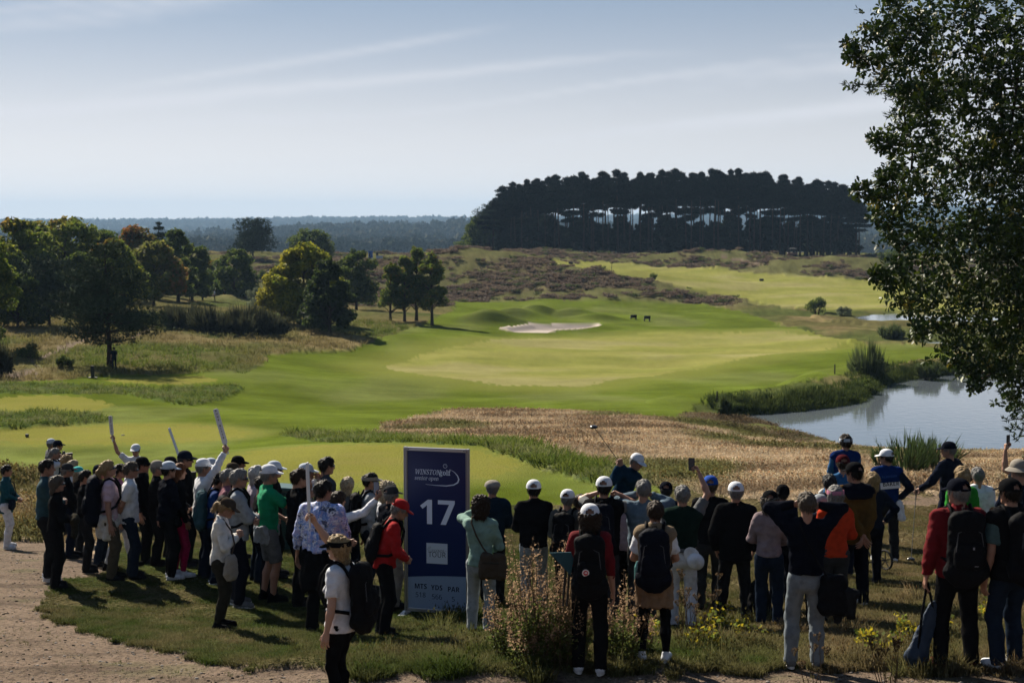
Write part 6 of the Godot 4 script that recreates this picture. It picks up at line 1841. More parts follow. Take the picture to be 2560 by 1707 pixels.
func shoe_meshes() -> Array:
	if shape_store.has("shoe"):
		return shape_store["shoe"]
	var f := Field.new(Vector3(-0.07, 0.0, -0.22), Vector3(0.07, 0.15, 0.10), 0.009)
	f.limb(Vector3(0, 0.045, 0.035), Vector3(0.004, 0.036, -0.15), 0.042, 0.040, 0.02)
	f.limb(Vector3(0, 0.06, 0.025), Vector3(0, 0.105, 0.018), 0.044, 0.040, 0.03)
	f.limb(Vector3(0, 0.07, -0.02), Vector3(0, 0.045, -0.10), 0.034, 0.036, 0.03)
	f.cut_plane(Vector3(0, 0.018, 0), Vector3.DOWN)
	f.build()
	var st := SurfaceTool.new()
	st.begin(Mesh.PRIMITIVE_TRIANGLES)
	st.set_smooth_group(0)
	var ring := []
	for i in 20:
		var a := TAU * i / 20.0
		var z := -0.055 + cos(a) * 0.140
		ring.append(Vector3(sin(a) * lerpf(0.050, 0.044, (z + 0.2) / 0.3), 0, z))
	for i in 20:
		var a: Vector3 = ring[i]
		var b: Vector3 = ring[(i + 1) % 20]
		var u := Vector3(0, 0.026, 0)
		for p in [a, a + u, b, b, a + u, b + u]:
			st.add_vertex(p)
		for p in [a + u, Vector3(0, 0.026, -0.055), b + u]:
			st.add_vertex(p)
	st.generate_normals()
	shape_store["shoe"] = [f.mesh(), st.commit()]
	return shape_store["shoe"]

func bend(a: Vector3, to: Vector3, l1: float, l2: float, hint: Vector3) -> Array:
	# two-bone reach: [elbow, wrist]
	var d := to - a
	var ln := clampf(d.length(), 0.08, (l1 + l2) * 0.995)
	var dir := d.normalized()
	var x := (l1 * l1 - l2 * l2 + ln * ln) / (2.0 * ln)
	var y := sqrt(maxf(l1 * l1 - x * x, 0.0))
	var up := (hint - dir * hint.dot(dir)).normalized()
	return [a + dir * x + up * y, a + dir * ln]

const ARM := {"down": [Vector3(0.25, 0.83, -0.04), Vector3(0.3, 0, 1)], "pocket": [Vector3(0.205, 0.90, -0.07), Vector3(0.8, 0, 0.8)], "behind": [Vector3(0.015, 0.93, 0.19), Vector3(0.9, -0.2, 0.3)], "crossed": [Vector3(-0.09, 1.13, -0.22), Vector3(0.8, -0.6, 0.0)],
	"front": [Vector3(0.06, 1.05, -0.25), Vector3(0.8, -0.5, 0.4)], "chest": [Vector3(0.07, 1.26, -0.22), Vector3(0.7, -0.8, 0.2)], "face": [Vector3(0.075, 1.56, -0.20), Vector3(0.9, -0.5, 0.0)], "brow": [Vector3(0.105, 1.63, -0.10), Vector3(1.0, 0.15, -0.3)], "hip": [Vector3(0.19, 1.0, 0.03), Vector3(1.0, 0, 0.6)]}

func garment(ctx: Dictionary, thick: float, sleeve: String, hem: float, cell: float) -> Field:
	var up: Callable = ctx.up
	var arm: Dictionary = ctx.arm
	var pel: Vector3 = ctx.pel
	var sw: float = ctx.sw
	var g: float = ctx.g
	var fem: bool = ctx.fem
	var dep: Vector3 = ctx.dep
	var s: Dictionary = ctx.s
	var pts := [up.call(Vector3(0, 1.50, 0)), Vector3(0, hem - 0.02, 0)]
	for side in [-1.0, 1.0]:
		pts.append(arm[side][0])
		if sleeve != "n":
			pts.append(arm[side][1])
		if sleeve == "l":
			pts.append(arm[side][2])
	var lo: Vector3 = pts[0]
	var hi: Vector3 = pts[0]
	for p in pts:
		lo = lo.min(p)
		hi = hi.max(p)
	var pad := 0.13 * (0.5 + 0.5 * g) + thick
	lo -= Vector3(pad + 0.08 * g, 0.02, pad + 0.05)
	hi += Vector3(pad + 0.08 * g, pad * 0.4, pad + 0.05)
	lo.y = maxf(lo.y, 0.0)
	var t := Field.new(lo, hi, cell)
	var hipw := (0.150 if not fem else 0.158) * g + thick
	var chest := (0.158 if not fem else 0.138) * (0.45 + 0.55 * g) + thick
	var waist := (0.146 if not fem else 0.124) * g + thick
	var dz := 0.70
	t.limb(pel + Vector3(0, hem - 0.93 - 0.04, 0), up.call(Vector3(0, 1.02, 0)), hipw * 1.06 + 0.006, (hipw + waist) * 0.5, 0.05, dz + 0.14, dep)
	t.limb(up.call(Vector3(0, 1.04, -0.004 - 0.03 * (g - 1.0))), up.call(Vector3(0, 1.16, -0.004 - 0.03 * (g - 1.0))), waist, waist * 1.0, 0.05, dz + 0.04 + 0.25 * (g - 1.0), dep)
	t.limb(up.call(Vector3(0, 1.16, 0)), up.call(Vector3(0, 1.31, 0)), (waist + chest) * 0.5, chest, 0.05, dz, dep)
	t.limb(up.call(Vector3(-sw * 0.72, 1.395, 0.01)), up.call(Vector3(sw * 0.72, 1.395, 0.01)), 0.078 + thick * 0.5, 0.078 + thick * 0.5, 0.06)
	t.limb(up.call(Vector3(-sw * 0.5, 1.29, 0.02)), up.call(Vector3(sw * 0.5, 1.29, 0.02)), 0.094 + thick * 0.6, 0.094 + thick * 0.6, 0.06, 0.9, dep)
	if fem:
		for side in [-1.0, 1.0]:
			t.limb(up.call(Vector3(side * 0.07, 1.27, -0.085)), up.call(Vector3(side * 0.07, 1.24, -0.095)), 0.048 + thick * 0.7, 0.053 + thick * 0.7, 0.04)
	for side in [-1.0, 1.0]:
		var a: Array = arm[side]
		t.limb(up.call(Vector3(side * 0.035, 1.485, 0.012)), up.call(Vector3(side * sw * 0.9, 1.425, 0.0)), 0.036 + thick * 0.5, 0.050 + thick, 0.05)
		var loose: float = s.get("loose", 0.014)
		if sleeve == "l":
			t.limb(a[0], a[1], 0.058 + loose, 0.047 + loose, 0.035)
			t.limb(a[1], (a[1] as Vector3).lerp(a[2], s.get("cuff", 0.97)), 0.047 + loose, 0.034 + loose * 0.7, 0.015, 1.0, Vector3.BACK, true)
		elif sleeve == "s":
			t.limb(a[0], (a[0] as Vector3).lerp(a[1], 0.74), 0.060 + loose, 0.056 + loose, 0.035, 1.0, Vector3.BACK, true)
		else:
			t.limb(a[0], (a[0] as Vector3).lerp(a[1], 0.12), 0.058 + thick, 0.058 + thick, 0.03, 1.0, Vector3.BACK, true)
	if s.get("collar", true):
		t.limb(up.call(Vector3(0, 1.46, 0.012)), up.call(Vector3(0, 1.525 + s.get("collar_up", 0.0), 0.004)), 0.060 + thick * 0.5, 0.058 + thick * 0.5, 0.02, 1.0, Vector3.BACK, true)
	t.cut_plane(Vector3(0, hem, 0), Vector3.DOWN)
	t.build()
	return t

func person(s: Dictionary) -> Node3D:
	var tall: float = s.s
	var k := tall / 1.75
	var g: float = s.get("g", 1.0)
	var sex: String = s.get("sex", "m")
	var fem := sex == "f"
	var cell: float = s.get("cell", 0.0165)
	var o := thing("person", s.label, "person", s.at, -deg_to_rad(s.yaw), s.get("group", ""))
	var lean := deg_to_rad(s.get("lean", 2.0))
	var twist := deg_to_rad(s.get("twist", 0.0))
	var tone: int = s.get("skin", 2)
	rng.seed = str(s.label).hash()
	var sway := rng.randf_range(-0.018, 0.018)
	var pel := Vector3(sway, 0.93, 0)
	var bas := Basis(Vector3.RIGHT, -lean) * Basis(Vector3.UP, -twist)
	var up := func(v: Vector3) -> Vector3: return pel + bas * (v - Vector3(0, 0.93, 0))
	var sw := 0.172 if not fem else 0.150
	sw *= 0.6 + 0.4 * g
	var neck: Vector3 = up.call(Vector3(0, 1.475, 0.012))
	var hb := Basis(Vector3.RIGHT, -lean * 0.45) * Basis(Vector3.UP, -deg_to_rad(s.get("look", 0.0))) * Basis(Vector3.RIGHT, -deg_to_rad(s.get("nod", 0.0)))
	var hc := neck + hb * Vector3(0, 0.165, -0.028)
	var dep: Vector3 = bas * Vector3.BACK
	# arms
	var arm := {}
	for side in [-1.0, 1.0]:
		var pose = s.get("ra" if side > 0 else "la", "down")
		var sh: Vector3 = up.call(Vector3(side * sw, 1.415, 0.0))
		var to: Vector3
		var hint: Vector3
		if pose is String:
			var q: Array = ARM[pose]
			to = up.call((q[0] as Vector3) * Vector3(side, 1, 1) + Vector3(side * 0.035 * (g - 1.0) * 6.0 * float(pose in ["down", "pocket"]), 0, rng.randf_range(-0.02, 0.02)))
			hint = bas * ((q[1] as Vector3) * Vector3(side, 1, 1))
		else:
			to = pose
			hint = s.get("hint_r" if side > 0 else "hint_l", Vector3(side * 0.7, -0.6, 0.2))
		var e := bend(sh, to, 0.295, 0.262, hint)
		arm[side] = [sh, e[0], e[1], pose if pose is String else "up"]
	# legs
	var stance: float = s.get("stance", 0.105)
	var leg := {}
	for side in [-1.0, 1.0]:
		var hip := pel + Vector3(side * 0.088, -0.02, 0)
		var step: float = s.get("step", rng.randf_range(-0.05, 0.05)) * side
		var foot := Vector3(side * stance, 0.085, step)
		var kn := bend(hip, foot, 0.425, 0.415, Vector3(side * 0.15, 0, -1))
		leg[side] = [hip, kn[0], foot]
	var top: Array = s.top
	var sleeve: String = top[1]
	var bot: Array = s.bot
	# ---- skin
	var into := [PackedVector3Array(), PackedVector3Array(), PackedColorArray(), PackedInt32Array()]
	var pts := [neck, up.call(Vector3(0, 1.28, 0))]
	for side in [-1.0, 1.0]:
		pts.append_array([arm[side][0], arm[side][1], arm[side][2]])
	var bare_legs: bool = bot[1] == "shorts"
	if bare_legs:
		for side in [-1.0, 1.0]:
			pts.append_array(leg[side])
	var lo: Vector3 = pts[0]
	var hi: Vector3 = pts[0]
	for p in pts:
		lo = lo.min(p)
		hi = hi.max(p)
	var f := Field.new(lo - Vector3.ONE * 0.10, hi + Vector3.ONE * 0.10, cell * 0.95)
	f.limb(neck + Vector3(0, 0.02, 0), up.call(Vector3(0, 1.38, 0.01)), 0.052, 0.075, 0.03)
	f.limb(up.call(Vector3(-0.09, 1.38, 0)), up.call(Vector3(0.09, 1.38, 0)), 0.06, 0.06, 0.03)
	f.limb(up.call(Vector3(0, 1.38, 0)), up.call(Vector3(0, 1.22, 0)), 0.10, 0.11, 0.03, 0.7, dep)
	for side in [-1.0, 1.0]:
		var a: Array = arm[side]
		f.limb(up.call(Vector3(side * 0.08, 1.40, 0)), a[0], 0.055, 0.050, 0.03)
		f.limb(a[0], a[1], 0.047, 0.037 + 0.004 * g, 0.02)
		f.limb(a[1], (a[1] as Vector3).lerp(a[2], 0.35), 0.038, 0.040, 0.015)
		f.limb((a[1] as Vector3).lerp(a[2], 0.3), a[2], 0.040, 0.027, 0.02)
		if bare_legs:
			var l: Array = leg[side]
			f.limb(l[0], l[1], 0.085, 0.055, 0.02)
			f.limb(l[1], (l[1] as Vector3).lerp(l[2], 0.35) + Vector3(0, 0, 0.015), 0.052, 0.056, 0.02)
			f.limb((l[1] as Vector3).lerp(l[2], 0.35) + Vector3(0, 0, 0.015), l[2], 0.056, 0.036, 0.02)
	f.build()
	add_arrays(into, f.arrays(), Transform3D())
	add_arrays(into, head_arrays(sex), Transform3D(hb, hc))
	var held := {}
	for side in [-1.0, 1.0]:
		var a: Array = arm[side]
		var y := ((a[1] as Vector3) - (a[2] as Vector3)).normalized()
		var fw := Vector3.FORWARD
		if a[3] == "behind":
			fw = Vector3.DOWN
		elif a[3] in ["crossed", "front", "face", "brow", "chest"]:
			fw = Vector3.UP
		elif a[3] == "up":
			fw = s.get("thumb", Vector3.BACK)
		var z := -(fw - y * fw.dot(y)).normalized()
		var x := y.cross(z)
		var hp: String = s.get("rh" if side > 0 else "lh", "relaxed" if a[3] in ["down", "behind", "pocket", "hip"] else ("flat" if a[3] == "brow" else "grip"))
		var ht := Transform3D(Basis(x, y, z), a[2])
		add_arrays(into, hand_arrays(hp, side), ht)
		held[side] = ht
	var arr := []
	arr.resize(Mesh.ARRAY_MAX)
	arr[Mesh.ARRAY_VERTEX] = into[0]
	arr[Mesh.ARRAY_NORMAL] = into[1]
	arr[Mesh.ARRAY_COLOR] = into[2]
	arr[Mesh.ARRAY_INDEX] = into[3]
	var bm := ArrayMesh.new()
	bm.add_surface_from_arrays(Mesh.PRIMITIVE_TRIANGLES, arr)
	put("body", bm, skin_mat(tone), o).scale = Vector3.ONE * k
	# ---- what is worn on the trunk, one layer over the other
	var ctx := {"up": up, "arm": arm, "pel": pel, "sw": sw, "g": g, "fem": fem, "dep": dep, "s": s}
	var sd := Vector3(rng.randf() * 50.0, rng.randf() * 50.0, rng.randf() * 50.0)
	var hem: float = s.get("hem", 0.90)
	var thick: float = s.get("thick", 0.010)
	var t := garment(ctx, thick, sleeve, hem, cell)
	t.crumple(noise_b, Vector3(5.0, 8.0, 5.0), s.get("folds", 0.017), sd)
	put(s.get("top_name", "shirt"), t.mesh(), cloth(top[0]), o).scale = Vector3.ONE * k
	for l in s.get("layers", []):
		var t2 := garment(ctx, thick + l[3], "n", l[2], cell)
		t2.crumple(noise_b, Vector3(5.0, 8.0, 5.0), 0.010, sd)
		put(l[0], t2.mesh(), cloth(l[1]), o).scale = Vector3.ONE * k
	var hipw := (0.150 if not fem else 0.158) * g + thick
	var chest := (0.158 if not fem else 0.138) * (0.45 + 0.55 * g) + thick
	# ---- trousers
	var slim: bool = bot[1] in ["slim", "leggings"]
	var tl := 0.0 if slim else 0.014
	lo = Vector3(-0.22 * g - 0.05, 0.03, -0.24) + pel * Vector3(1, 0, 1)
	hi = Vector3(0.22 * g + 0.05, 1.05, 0.24) + pel * Vector3(1, 0, 1)
	for side in [-1.0, 1.0]:
		for p in leg[side]:
			lo = lo.min(p - Vector3(0.10, 0.07, 0.10))
			hi = hi.max(p + Vector3(0.10, 0, 0.10))
	lo.y = maxf(lo.y, 0.02)
	if bare_legs:
		lo.y = 0.40
	var b := Field.new(lo, hi, cell)
	var hw := hipw - thick - 0.016
	b.limb(pel + Vector3(0, 0.07, 0), pel + Vector3(0, -0.02, 0.005), hw * 0.94, hw, 0.04, 0.76)
	for side in [-1.0, 1.0]:
		b.limb(pel + Vector3(side * 0.062, -0.045, 0.026), pel + Vector3(side * 0.066, -0.085, 0.028), 0.082 * g, 0.082 * g, 0.05)
		var l: Array = leg[side]
		var th := (0.090 if not fem else 0.094) * (0.4 + 0.6 * g)
		if bare_legs:
			b.limb(l[0], (l[0] as Vector3).lerp(l[1], 0.92), th + 0.014, 0.088 * g, 0.025, 1.0, Vector3.BACK, true)
		else:
			b.limb(l[0], l[1], th + tl * 0.5, 0.060 + tl, 0.025)
			b.limb(l[1], (l[1] as Vector3).lerp(l[2], 0.40) + Vector3(0, 0, 0.012), 0.060 + tl, 0.058 + tl, 0.03)
			b.limb((l[1] as Vector3).lerp(l[2], 0.40) + Vector3(0, 0, 0.012), l[2] + Vector3(0, 0.03 if slim else -0.03, 0.0), 0.058 + tl, (0.040 if slim else 0.052 + tl), 0.03, 1.0, Vector3.BACK, true)
	b.build()
	b.crumple(noise_b, Vector3(9.0, 6.0, 9.0), 0.010, sd + Vector3(9, 3, 5))
	put("shorts" if bare_legs else "trousers", b.mesh(), cloth(bot[0]), o).scale = Vector3.ONE * k
	# ---- shoes
	var sm := shoe_meshes()
	for side in [-1.0, 1.0]:
		var l: Array = leg[side]
		var sh := put("shoe", sm[0], cloth(s.get("shoe", "charcoal")), o)
		sh.transform = Transform3D(Basis(Vector3.UP, -side * 0.16).scaled(Vector3.ONE * k), ((l[2] as Vector3) * Vector3(1, 0, 1) + Vector3(0, 0.0, -0.01)) * k)
		put("sole", sm[1], cloth(s.get("sole", "offwhite" if s.get("shoe", "charcoal") in ["white", "lightgrey", "grey"] else "charcoal")), sh)
	# ---- hair, hat, glasses
	var ht := Transform3D(hb.scaled(Vector3.ONE * k), hc * k)
	if s.has("hair"):
		put("hair", hair_mesh(s.hair[0], s.has("hat") and s.hat[0] != "visor"), hair_mat(s.hair[1]), o).transform = ht
	if s.has("hat"):
		var hm := put({"cap": "cap", "visor": "sun_visor", "flat": "flat_cap", "bucket": "bucket_hat", "beanie": "beanie"}[s.hat[0]], hat_mesh(s.hat[0]), cloth(s.hat[1]), o)
		hm.transform = ht
		hm.scale *= 1.03
		if s.has("patch"):
			var bx := BoxMesh.new()
			bx.size = Vector3(0.045, 0.016, 0.004)
			var pm := put("patch", bx, cloth(s.patch), o)
			pm.transform = ht * Transform3D(Basis(Vector3.RIGHT, -0.45), Vector3(0, 0.093, 0.113))
	if s.get("glasses", false):
		var st := SurfaceTool.new()
		st.begin(Mesh.PRIMITIVE_TRIANGLES)
		var arc := []
		for i in 9:
			var a := PI + (i / 8.0 - 0.5) * 2.4
			arc.append(Vector3(sin(a) * 0.082, 0.006, cos(a) * 0.100 - 0.002))
		tube(st, arc, [0.006, 0.009, 0.016, 0.018, 0.012, 0.018, 0.016, 0.009, 0.006], 6)
		put("sunglasses", st.commit(), mat("dark_lens", lin(0.008, 0.008, 0.009), 0.15, {"spec": 0.5}), o).transform = ht
	# ---- a jacket knotted round the waist
	if s.has("waist"):
		var wf := Field.new(Vector3(-0.30, 0.50, -0.27), Vector3(0.30, 1.08, 0.27), cell)
		wf.limb(pel + Vector3(0, 0.055, 0), pel + Vector3(0, 0.01, 0), hipw + 0.012, hipw + 0.022, 0.03, 0.82)
		var drop: float = s.get("drop", 0.28)
		wf.limb(pel + Vector3(0, 0.0, 0.03), pel + Vector3(0.0, -drop, 0.045), hipw + 0.010, hipw + 0.022, 0.05, 0.74, Vector3.BACK, true)
		wf.cut_plane(pel + Vector3(0, 0.07, 0), Vector3.UP)
		wf.build()
		wf.crumple(noise_b, Vector3(8.0, 4.0, 8.0), 0.05, sd)
		put("tied_jacket", wf.mesh(), cloth(s.waist), o).scale = Vector3.ONE * k
	if s.has("id"):
		var world := Transform3D(Basis(Vector3.UP, -deg_to_rad(s.yaw)), s.at)
		hands[s.id] = {"l": world * Transform3D(held[-1.0].basis, held[-1.0].origin * k), "r": world * Transform3D(held[1.0].basis, held[1.0].origin * k), "world": world, "k": k, "bas": bas, "pel": pel, "head": world * Transform3D(hb, hc * k), "node": o, "dep": dep, "chest": chest, "s": s}
	return o

func build_people() -> void:
	for s in PEOPLE:
		person(s)

# ------------------------------------------------------------------ grass, weeds, heather, stones
func tuft(sd: int, blades: int, spread: float, tall: float, wide: float, lean: float, seeds := 0.0) -> ArrayMesh:
	rng.seed = sd
	var lv := Leaves.new()
	for k in blades:
		var a := rng.randf() * TAU
		var q := spread * sqrt(rng.randf())
		var p := Vector3(cos(a) * q, -0.02, sin(a) * q)
		var h := tall * rng.randf_range(0.55, 1.1)
		var out := Vector3(cos(a + rng.randf_range(-1, 1)), 0, sin(a + rng.randf_range(-1, 1))) * h * lean * rng.randf_range(0.3, 1.2)
		var side := Vector3(-sin(a), 0, cos(a)).rotated(Vector3.UP, rng.randf_range(-1.2, 1.2)) * wide
		var mid := p + Vector3(0, h * 0.6, 0) + out * 0.35
		var tip := p + Vector3(0, h * 0.95, 0) + out
		var tone := rng.randf_range(0.7, 1.3)
		var col := Color(tone, tone, tone)
		var nn := (Vector3.UP * 1.2 + out.normalized() * 0.4 + rdir() * 0.3).normalized()
		lv.tri(p - side, mid - side * 0.7, p + side, col, nn)
		lv.tri(p + side, mid - side * 0.7, mid + side * 0.7, col, nn)
		lv.tri(mid - side * 0.7, tip, mid + side * 0.7, col, nn)
		if seeds > 0.0 and rng.randf() < seeds:
			for s in 3:
				var e := tip + Vector3(rng.randf_range(-1, 1), rng.randf_range(0, 2.0), rng.randf_range(-1, 1)) * tall * 0.08
				lv.tri(tip - side * 1.2, e + Vector3.UP * tall * 0.09, tip + side * 1.2, Color(tone * 1.15, tone * 0.9, tone * 0.75), nn)
	return lv.mesh()

func grass_mat() -> StandardMaterial3D:
	return mat("grass_blade", Color.WHITE, 0.7, {"vc": true, "spec": 0.06, "back": Color(0.8, 0.8, 0.8)})

func build_ground_cover() -> void:
	# short grass of the verge: denser and longer towards the path edge, dry on the right
	var meshes := []
	for v in 4:
		meshes.append(tuft(100 + v, 11, 0.05, 0.085, 0.0042, 0.7))
	var tall_meshes := []
	for v in 3:
		tall_meshes.append(tuft(120 + v, 12, 0.06, 0.19, 0.0045, 0.7, 0.2))
	rng.seed = 5
	var where := [[], [], [], []]
	var tint := [[], [], [], []]
	var tw := [[], [], []]
	var tt := [[], [], []]
	for k in 175000:
		var d := 13.0 + 15.5 * pow(rng.randf(), 1.35)
		var u := rng.randf_range(-0.42, 0.42)
		var x := u * d
		var z := -d
		var rg := region_at(x + noise_b.get_noise_2d(x * 1.7, z * 1.7) * 0.25, z + noise_b.get_noise_2d(x * 1.7 + 70.0, z * 1.7) * 0.4)
		if rg == "sandy_path":
			if rng.randf() > 0.035 or noise_b.get_noise_2d(x * 0.9, z * 0.9) < 0.12:
				continue
		elif rg != "near_grass" and rg != "mown":
			continue
		var edge := smoothstep(16.2, 14.2, d)
		var dry := clampf(0.30 + 0.40 * noise_b.get_noise_2d(x * 0.5, z * 0.5) + 0.35 * smoothstep(0.5, 4.0, x) + 0.25 * noise_c.get_noise_2d(x * 2.0, z * 2.0), 0.0, 1.0)
		var c := Color(0.048, 0.074, 0.015).lerp(Color(0.175, 0.130, 0.070), dry) * rng.randf_range(0.7, 1.3)
		var v := k % 4
		var s := rng.randf_range(0.7, 1.25) * (0.62 if d > 18.5 else 1.0) * (0.5 if rg != "near_grass" else 1.0)
		if x < -1.0 and d > 14.0:
			s *= 0.7
		var b := Basis(Vector3.UP, rng.randf() * TAU).scaled(Vector3(s * 1.15, s * rng.randf_range(0.7, 1.3), s * 1.15))
		var t := Transform3D(b, Vector3(x, ground(x, z), z))
		var longer := noise_a.get_noise_2d(x * 0.8 + 4.0, z * 0.8) + edge * 0.25
		if rg == "near_grass" and longer > 0.36 and x > -2.4 and rng.randf() < 0.22:
			tw[k % 3].append(t)
			tt[k % 3].append(c)
		else:
			where[v].append(t)
			tint[v].append(c)
	for v in 4:
		scatter("verge_grass", ["short grass blades of the verge under the crowd", "short grass blades of the verge, second growth", "short grass blades of the verge, third growth", "short grass blades of the verge, fourth growth"][v], meshes[v], grass_mat(), where[v], tint[v])
	for v in 3:
		scatter("long_grass", ["longer grass tufts along the path edge", "longer seeding tufts along the path edge", "longer bent tufts along the path edge"][v], tall_meshes[v], grass_mat(), tw[v], tt[v])
	# the dry meadow
	var dry_meshes := []
	for v in 3:
		dry_meshes.append(tuft(140 + v, 14, 0.24, 0.17, 0.012, 0.7, 0.5))
	var mw := [[], [], []]
	var mt := [[], [], []]
	rng.seed = 6
	for k in 120000:
		var d := 27.5 + 46.0 * pow(rng.randf(), 0.9)
		var u := rng.randf_range(-0.46, 0.46)
		var x := u * d
		var z := -d
		var rg := region_at(x, z)
		if rg != "meadow" and rg != "left_meadow" and not (rg == "ground" and x > 2.0):
			continue
		var wind := noise_a.get_noise_2d(x * 0.09 + z * 0.02, z * 0.30)
		var gr := smoothstep(0.10, 0.42, noise_b.get_noise_2d(x * 0.10 + 7.0, z * 0.07) + 0.35 * smoothstep(9.0, 16.0, x) * smoothstep(48.0, 34.0, -z) + 0.5 * smoothstep(5.0, 1.0, absf(x - 3.5 - (-z - 33.0) * 0.05)) * smoothstep(42.0, 32.0, -z))
		var c := Color(0.52, 0.43, 0.31).lerp(Color(0.28, 0.215, 0.145), smoothstep(-0.12, 0.40, wind))
		c = c.lerp(Color(0.13, 0.150, 0.045), gr * 0.85)
		if rg == "ground":
			c = c.lerp(Color(0.09, 0.075, 0.040), 0.6)
		if rg == "left_meadow":
			c = c.lerp(Color(0.20, 0.15, 0.06), 0.6)
			c = c.lerp(Color(0.09, 0.10, 0.03), smoothstep(-0.1, 0.3, noise_b.get_noise_2d(x * 0.3, z * 0.3)) * 0.8)
		c = c * rng.randf_range(0.7, 1.3)
		var s := rng.randf_range(0.6, 1.2) * (1.45 if rg == "left_meadow" else 1.0) * (1.0 + 0.5 * smoothstep(0.05, 0.4, wind))
		# swathes left by the mower
		s *= 0.55 + 0.45 * smoothstep(-0.2, 0.5, sin(z * 1.15 + x * 0.12 + noise_a.get_noise_2d(x * 0.1, z * 0.1) * 3.0))
		mw[k % 3].append(Transform3D(Basis(Vector3.UP, rng.randf() * TAU).scaled(Vector3(s * 1.2, s, s * 1.2)), Vector3(x, ground(x, z), z)))
		mt[k % 3].append(c)
	for v in 3:
		scatter("meadow_grass", ["dry golden meadow grass with seed heads", "dry golden meadow grass, bent stalks", "dry golden meadow grass, short stalks"][v], dry_meshes[v], grass_mat(), mw[v], mt[v])
	# lush rough between the tees, and rough on the slopes
	var rough_meshes := []
	for v in 2:
		rough_meshes.append(tuft(160 + v, 14, 0.22, 0.30, 0.014, 0.75))
	var rw := [[], []]
	var rt := [[], []]
	rng.seed = 8
	for k in 60000:
		var d := 31.0 + 130.0 * pow(rng.randf(), 1.7)
		var u := rng.randf_range(-0.45, 0.30)
		var x := u * d
		var z := -d
		var rg := region_at(x, z)
		var lush: bool = rg in ["rough_a", "rough_b", "rough_c"]
		if not lush and not (rg == "ground" and x < 0.0 and d > 80.0 and rng.randf() < 0.5):
			continue
		var c := Color(0.060, 0.100, 0.014).lerp(Color(0.150, 0.175, 0.035), rng.randf())
		if lush and noise_b.get_noise_2d(x * 0.4, z * 0.4) > 0.12:
			c = c.lerp(Color(0.22, 0.21, 0.11), 0.4)
		if not lush:
			c = c.lerp(Color(0.20, 0.15, 0.07), clampf(0.5 + noise_b.get_noise_2d(x * 0.06 + 13.0, z * 0.04) * 1.5, 0.0, 1.0) * 0.8)
		var s := rng.randf_range(0.5, 1.35) * (1.0 if lush else 1.5)
		rw[k % 2].append(Transform3D(Basis(Vector3.UP, rng.randf() * TAU).scaled(Vector3(s, s * rng.randf_range(0.6, 1.1), s)), Vector3(x, ground(x, z), z)))
		rt[k % 2].append(c)
	for v in 2:
		scatter("rough_tufts", ["lush green tufts in the rough between the tees", "pale and green tufts on the rough slopes"][v], rough_meshes[v], grass_mat(), rw[v], rt[v])
	# fringe of grass and reeds along the pond
	var fringe := tuft(170, 16, 0.22, 0.42, 0.016, 0.5)
	var fw := []
	var ft := []
	var pond: PackedVector2Array = REGIONS.pond
	for k in 5200:
		var i := rng.randi() % pond.size()
		var a := pond[i].lerp(pond[(i + 1) % pond.size()], rng.randf())
		if -a.y < 77.0:
			continue
		var away := absf(rng.randfn()) * 0.8
		var p := a + Vector2(rng.randf_range(-0.5, 0.5), 0.0) + Vector2(-0.45, -0.9) * away + Vector2(0.0, 0.25)
		var s := rng.randf_range(0.5, 1.25)
		var h := maxf(ground(p.x, p.y), WATER_Y - 0.12)
		fw.append(Transform3D(Basis(Vector3.UP, rng.randf() * TAU).scaled(Vector3(s, s, s)), Vector3(p.x, h, p.y)))
		ft.append(Color(0.035, 0.055, 0.014).lerp(Color(0.10, 0.125, 0.030), pow(rng.randf(), 1.6)))
	scatter("shore_reeds", "dark reeds and tall grass along the pond shore", fringe, grass_mat(), fw, ft)
	# heather and dwarf shrubs on the dunes
	rng.seed = 9
	var clump_lumps := []
	for k in 6:
		clump_lumps.append([Vector3(rng.randf_range(-0.4, 0.4), rng.randf_range(0.12, 0.38), rng.randf_range(-0.4, 0.4)), Vector3(0.36, 0.24, 0.36)])
	var clump := leaf_cloud(clump_lumps, 110, 0.20, func(_rel: Vector3, r: float) -> Color: return Color(0.7, 0.7, 0.7).lerp(Color(1.3, 1.3, 1.3), r)).mesh()
	var hw := []
	var ht := []
	for k in 30000:
		var d := rng.randf_range(205.0, 342.0)
		var u := rng.randf_range(-0.33, 0.40)
		var x := u * d
		var z := -d
		if region_at(x, z) != "heath":
			continue
		var dense := noise_a.get_noise_2d(x * 0.045, z * 0.045) + smoothstep(34.0, -10.0, absf(x - 10.0)) * 0.45
		if dense < rng.randf_range(-0.15, 0.42):
			continue
		var s := rng.randf_range(0.35, 1.1)
		hw.append(Transform3D(Basis(Vector3.UP, rng.randf() * TAU).scaled(Vector3(s * 1.4, s, s * 1.4)), Vector3(x, ground(x, z) + noise_b.get_noise_2d(x * 0.11, z * 0.11) * 0.75 + noise_a.get_noise_2d(x * 0.035, z * 0.035) * 0.8, z)))
		var c := Color(0.085, 0.060, 0.048).lerp(Color(0.140, 0.108, 0.078), rng.randf())
		if rng.randf() < 0.16:
			c = Color(0.055, 0.072, 0.022)
		ht.append(c)
	scatter("heather", "brown heather clumps on the dunes", clump, foliage_mat(), hw, ht)
	# stones and clods on the path
	var st := SurfaceTool.new()
	var sph := SphereMesh.new()
	sph.radius = 0.5
	sph.height = 0.75
	sph.radial_segments = 7
	sph.rings = 4
	var pw := []
	var pt := []
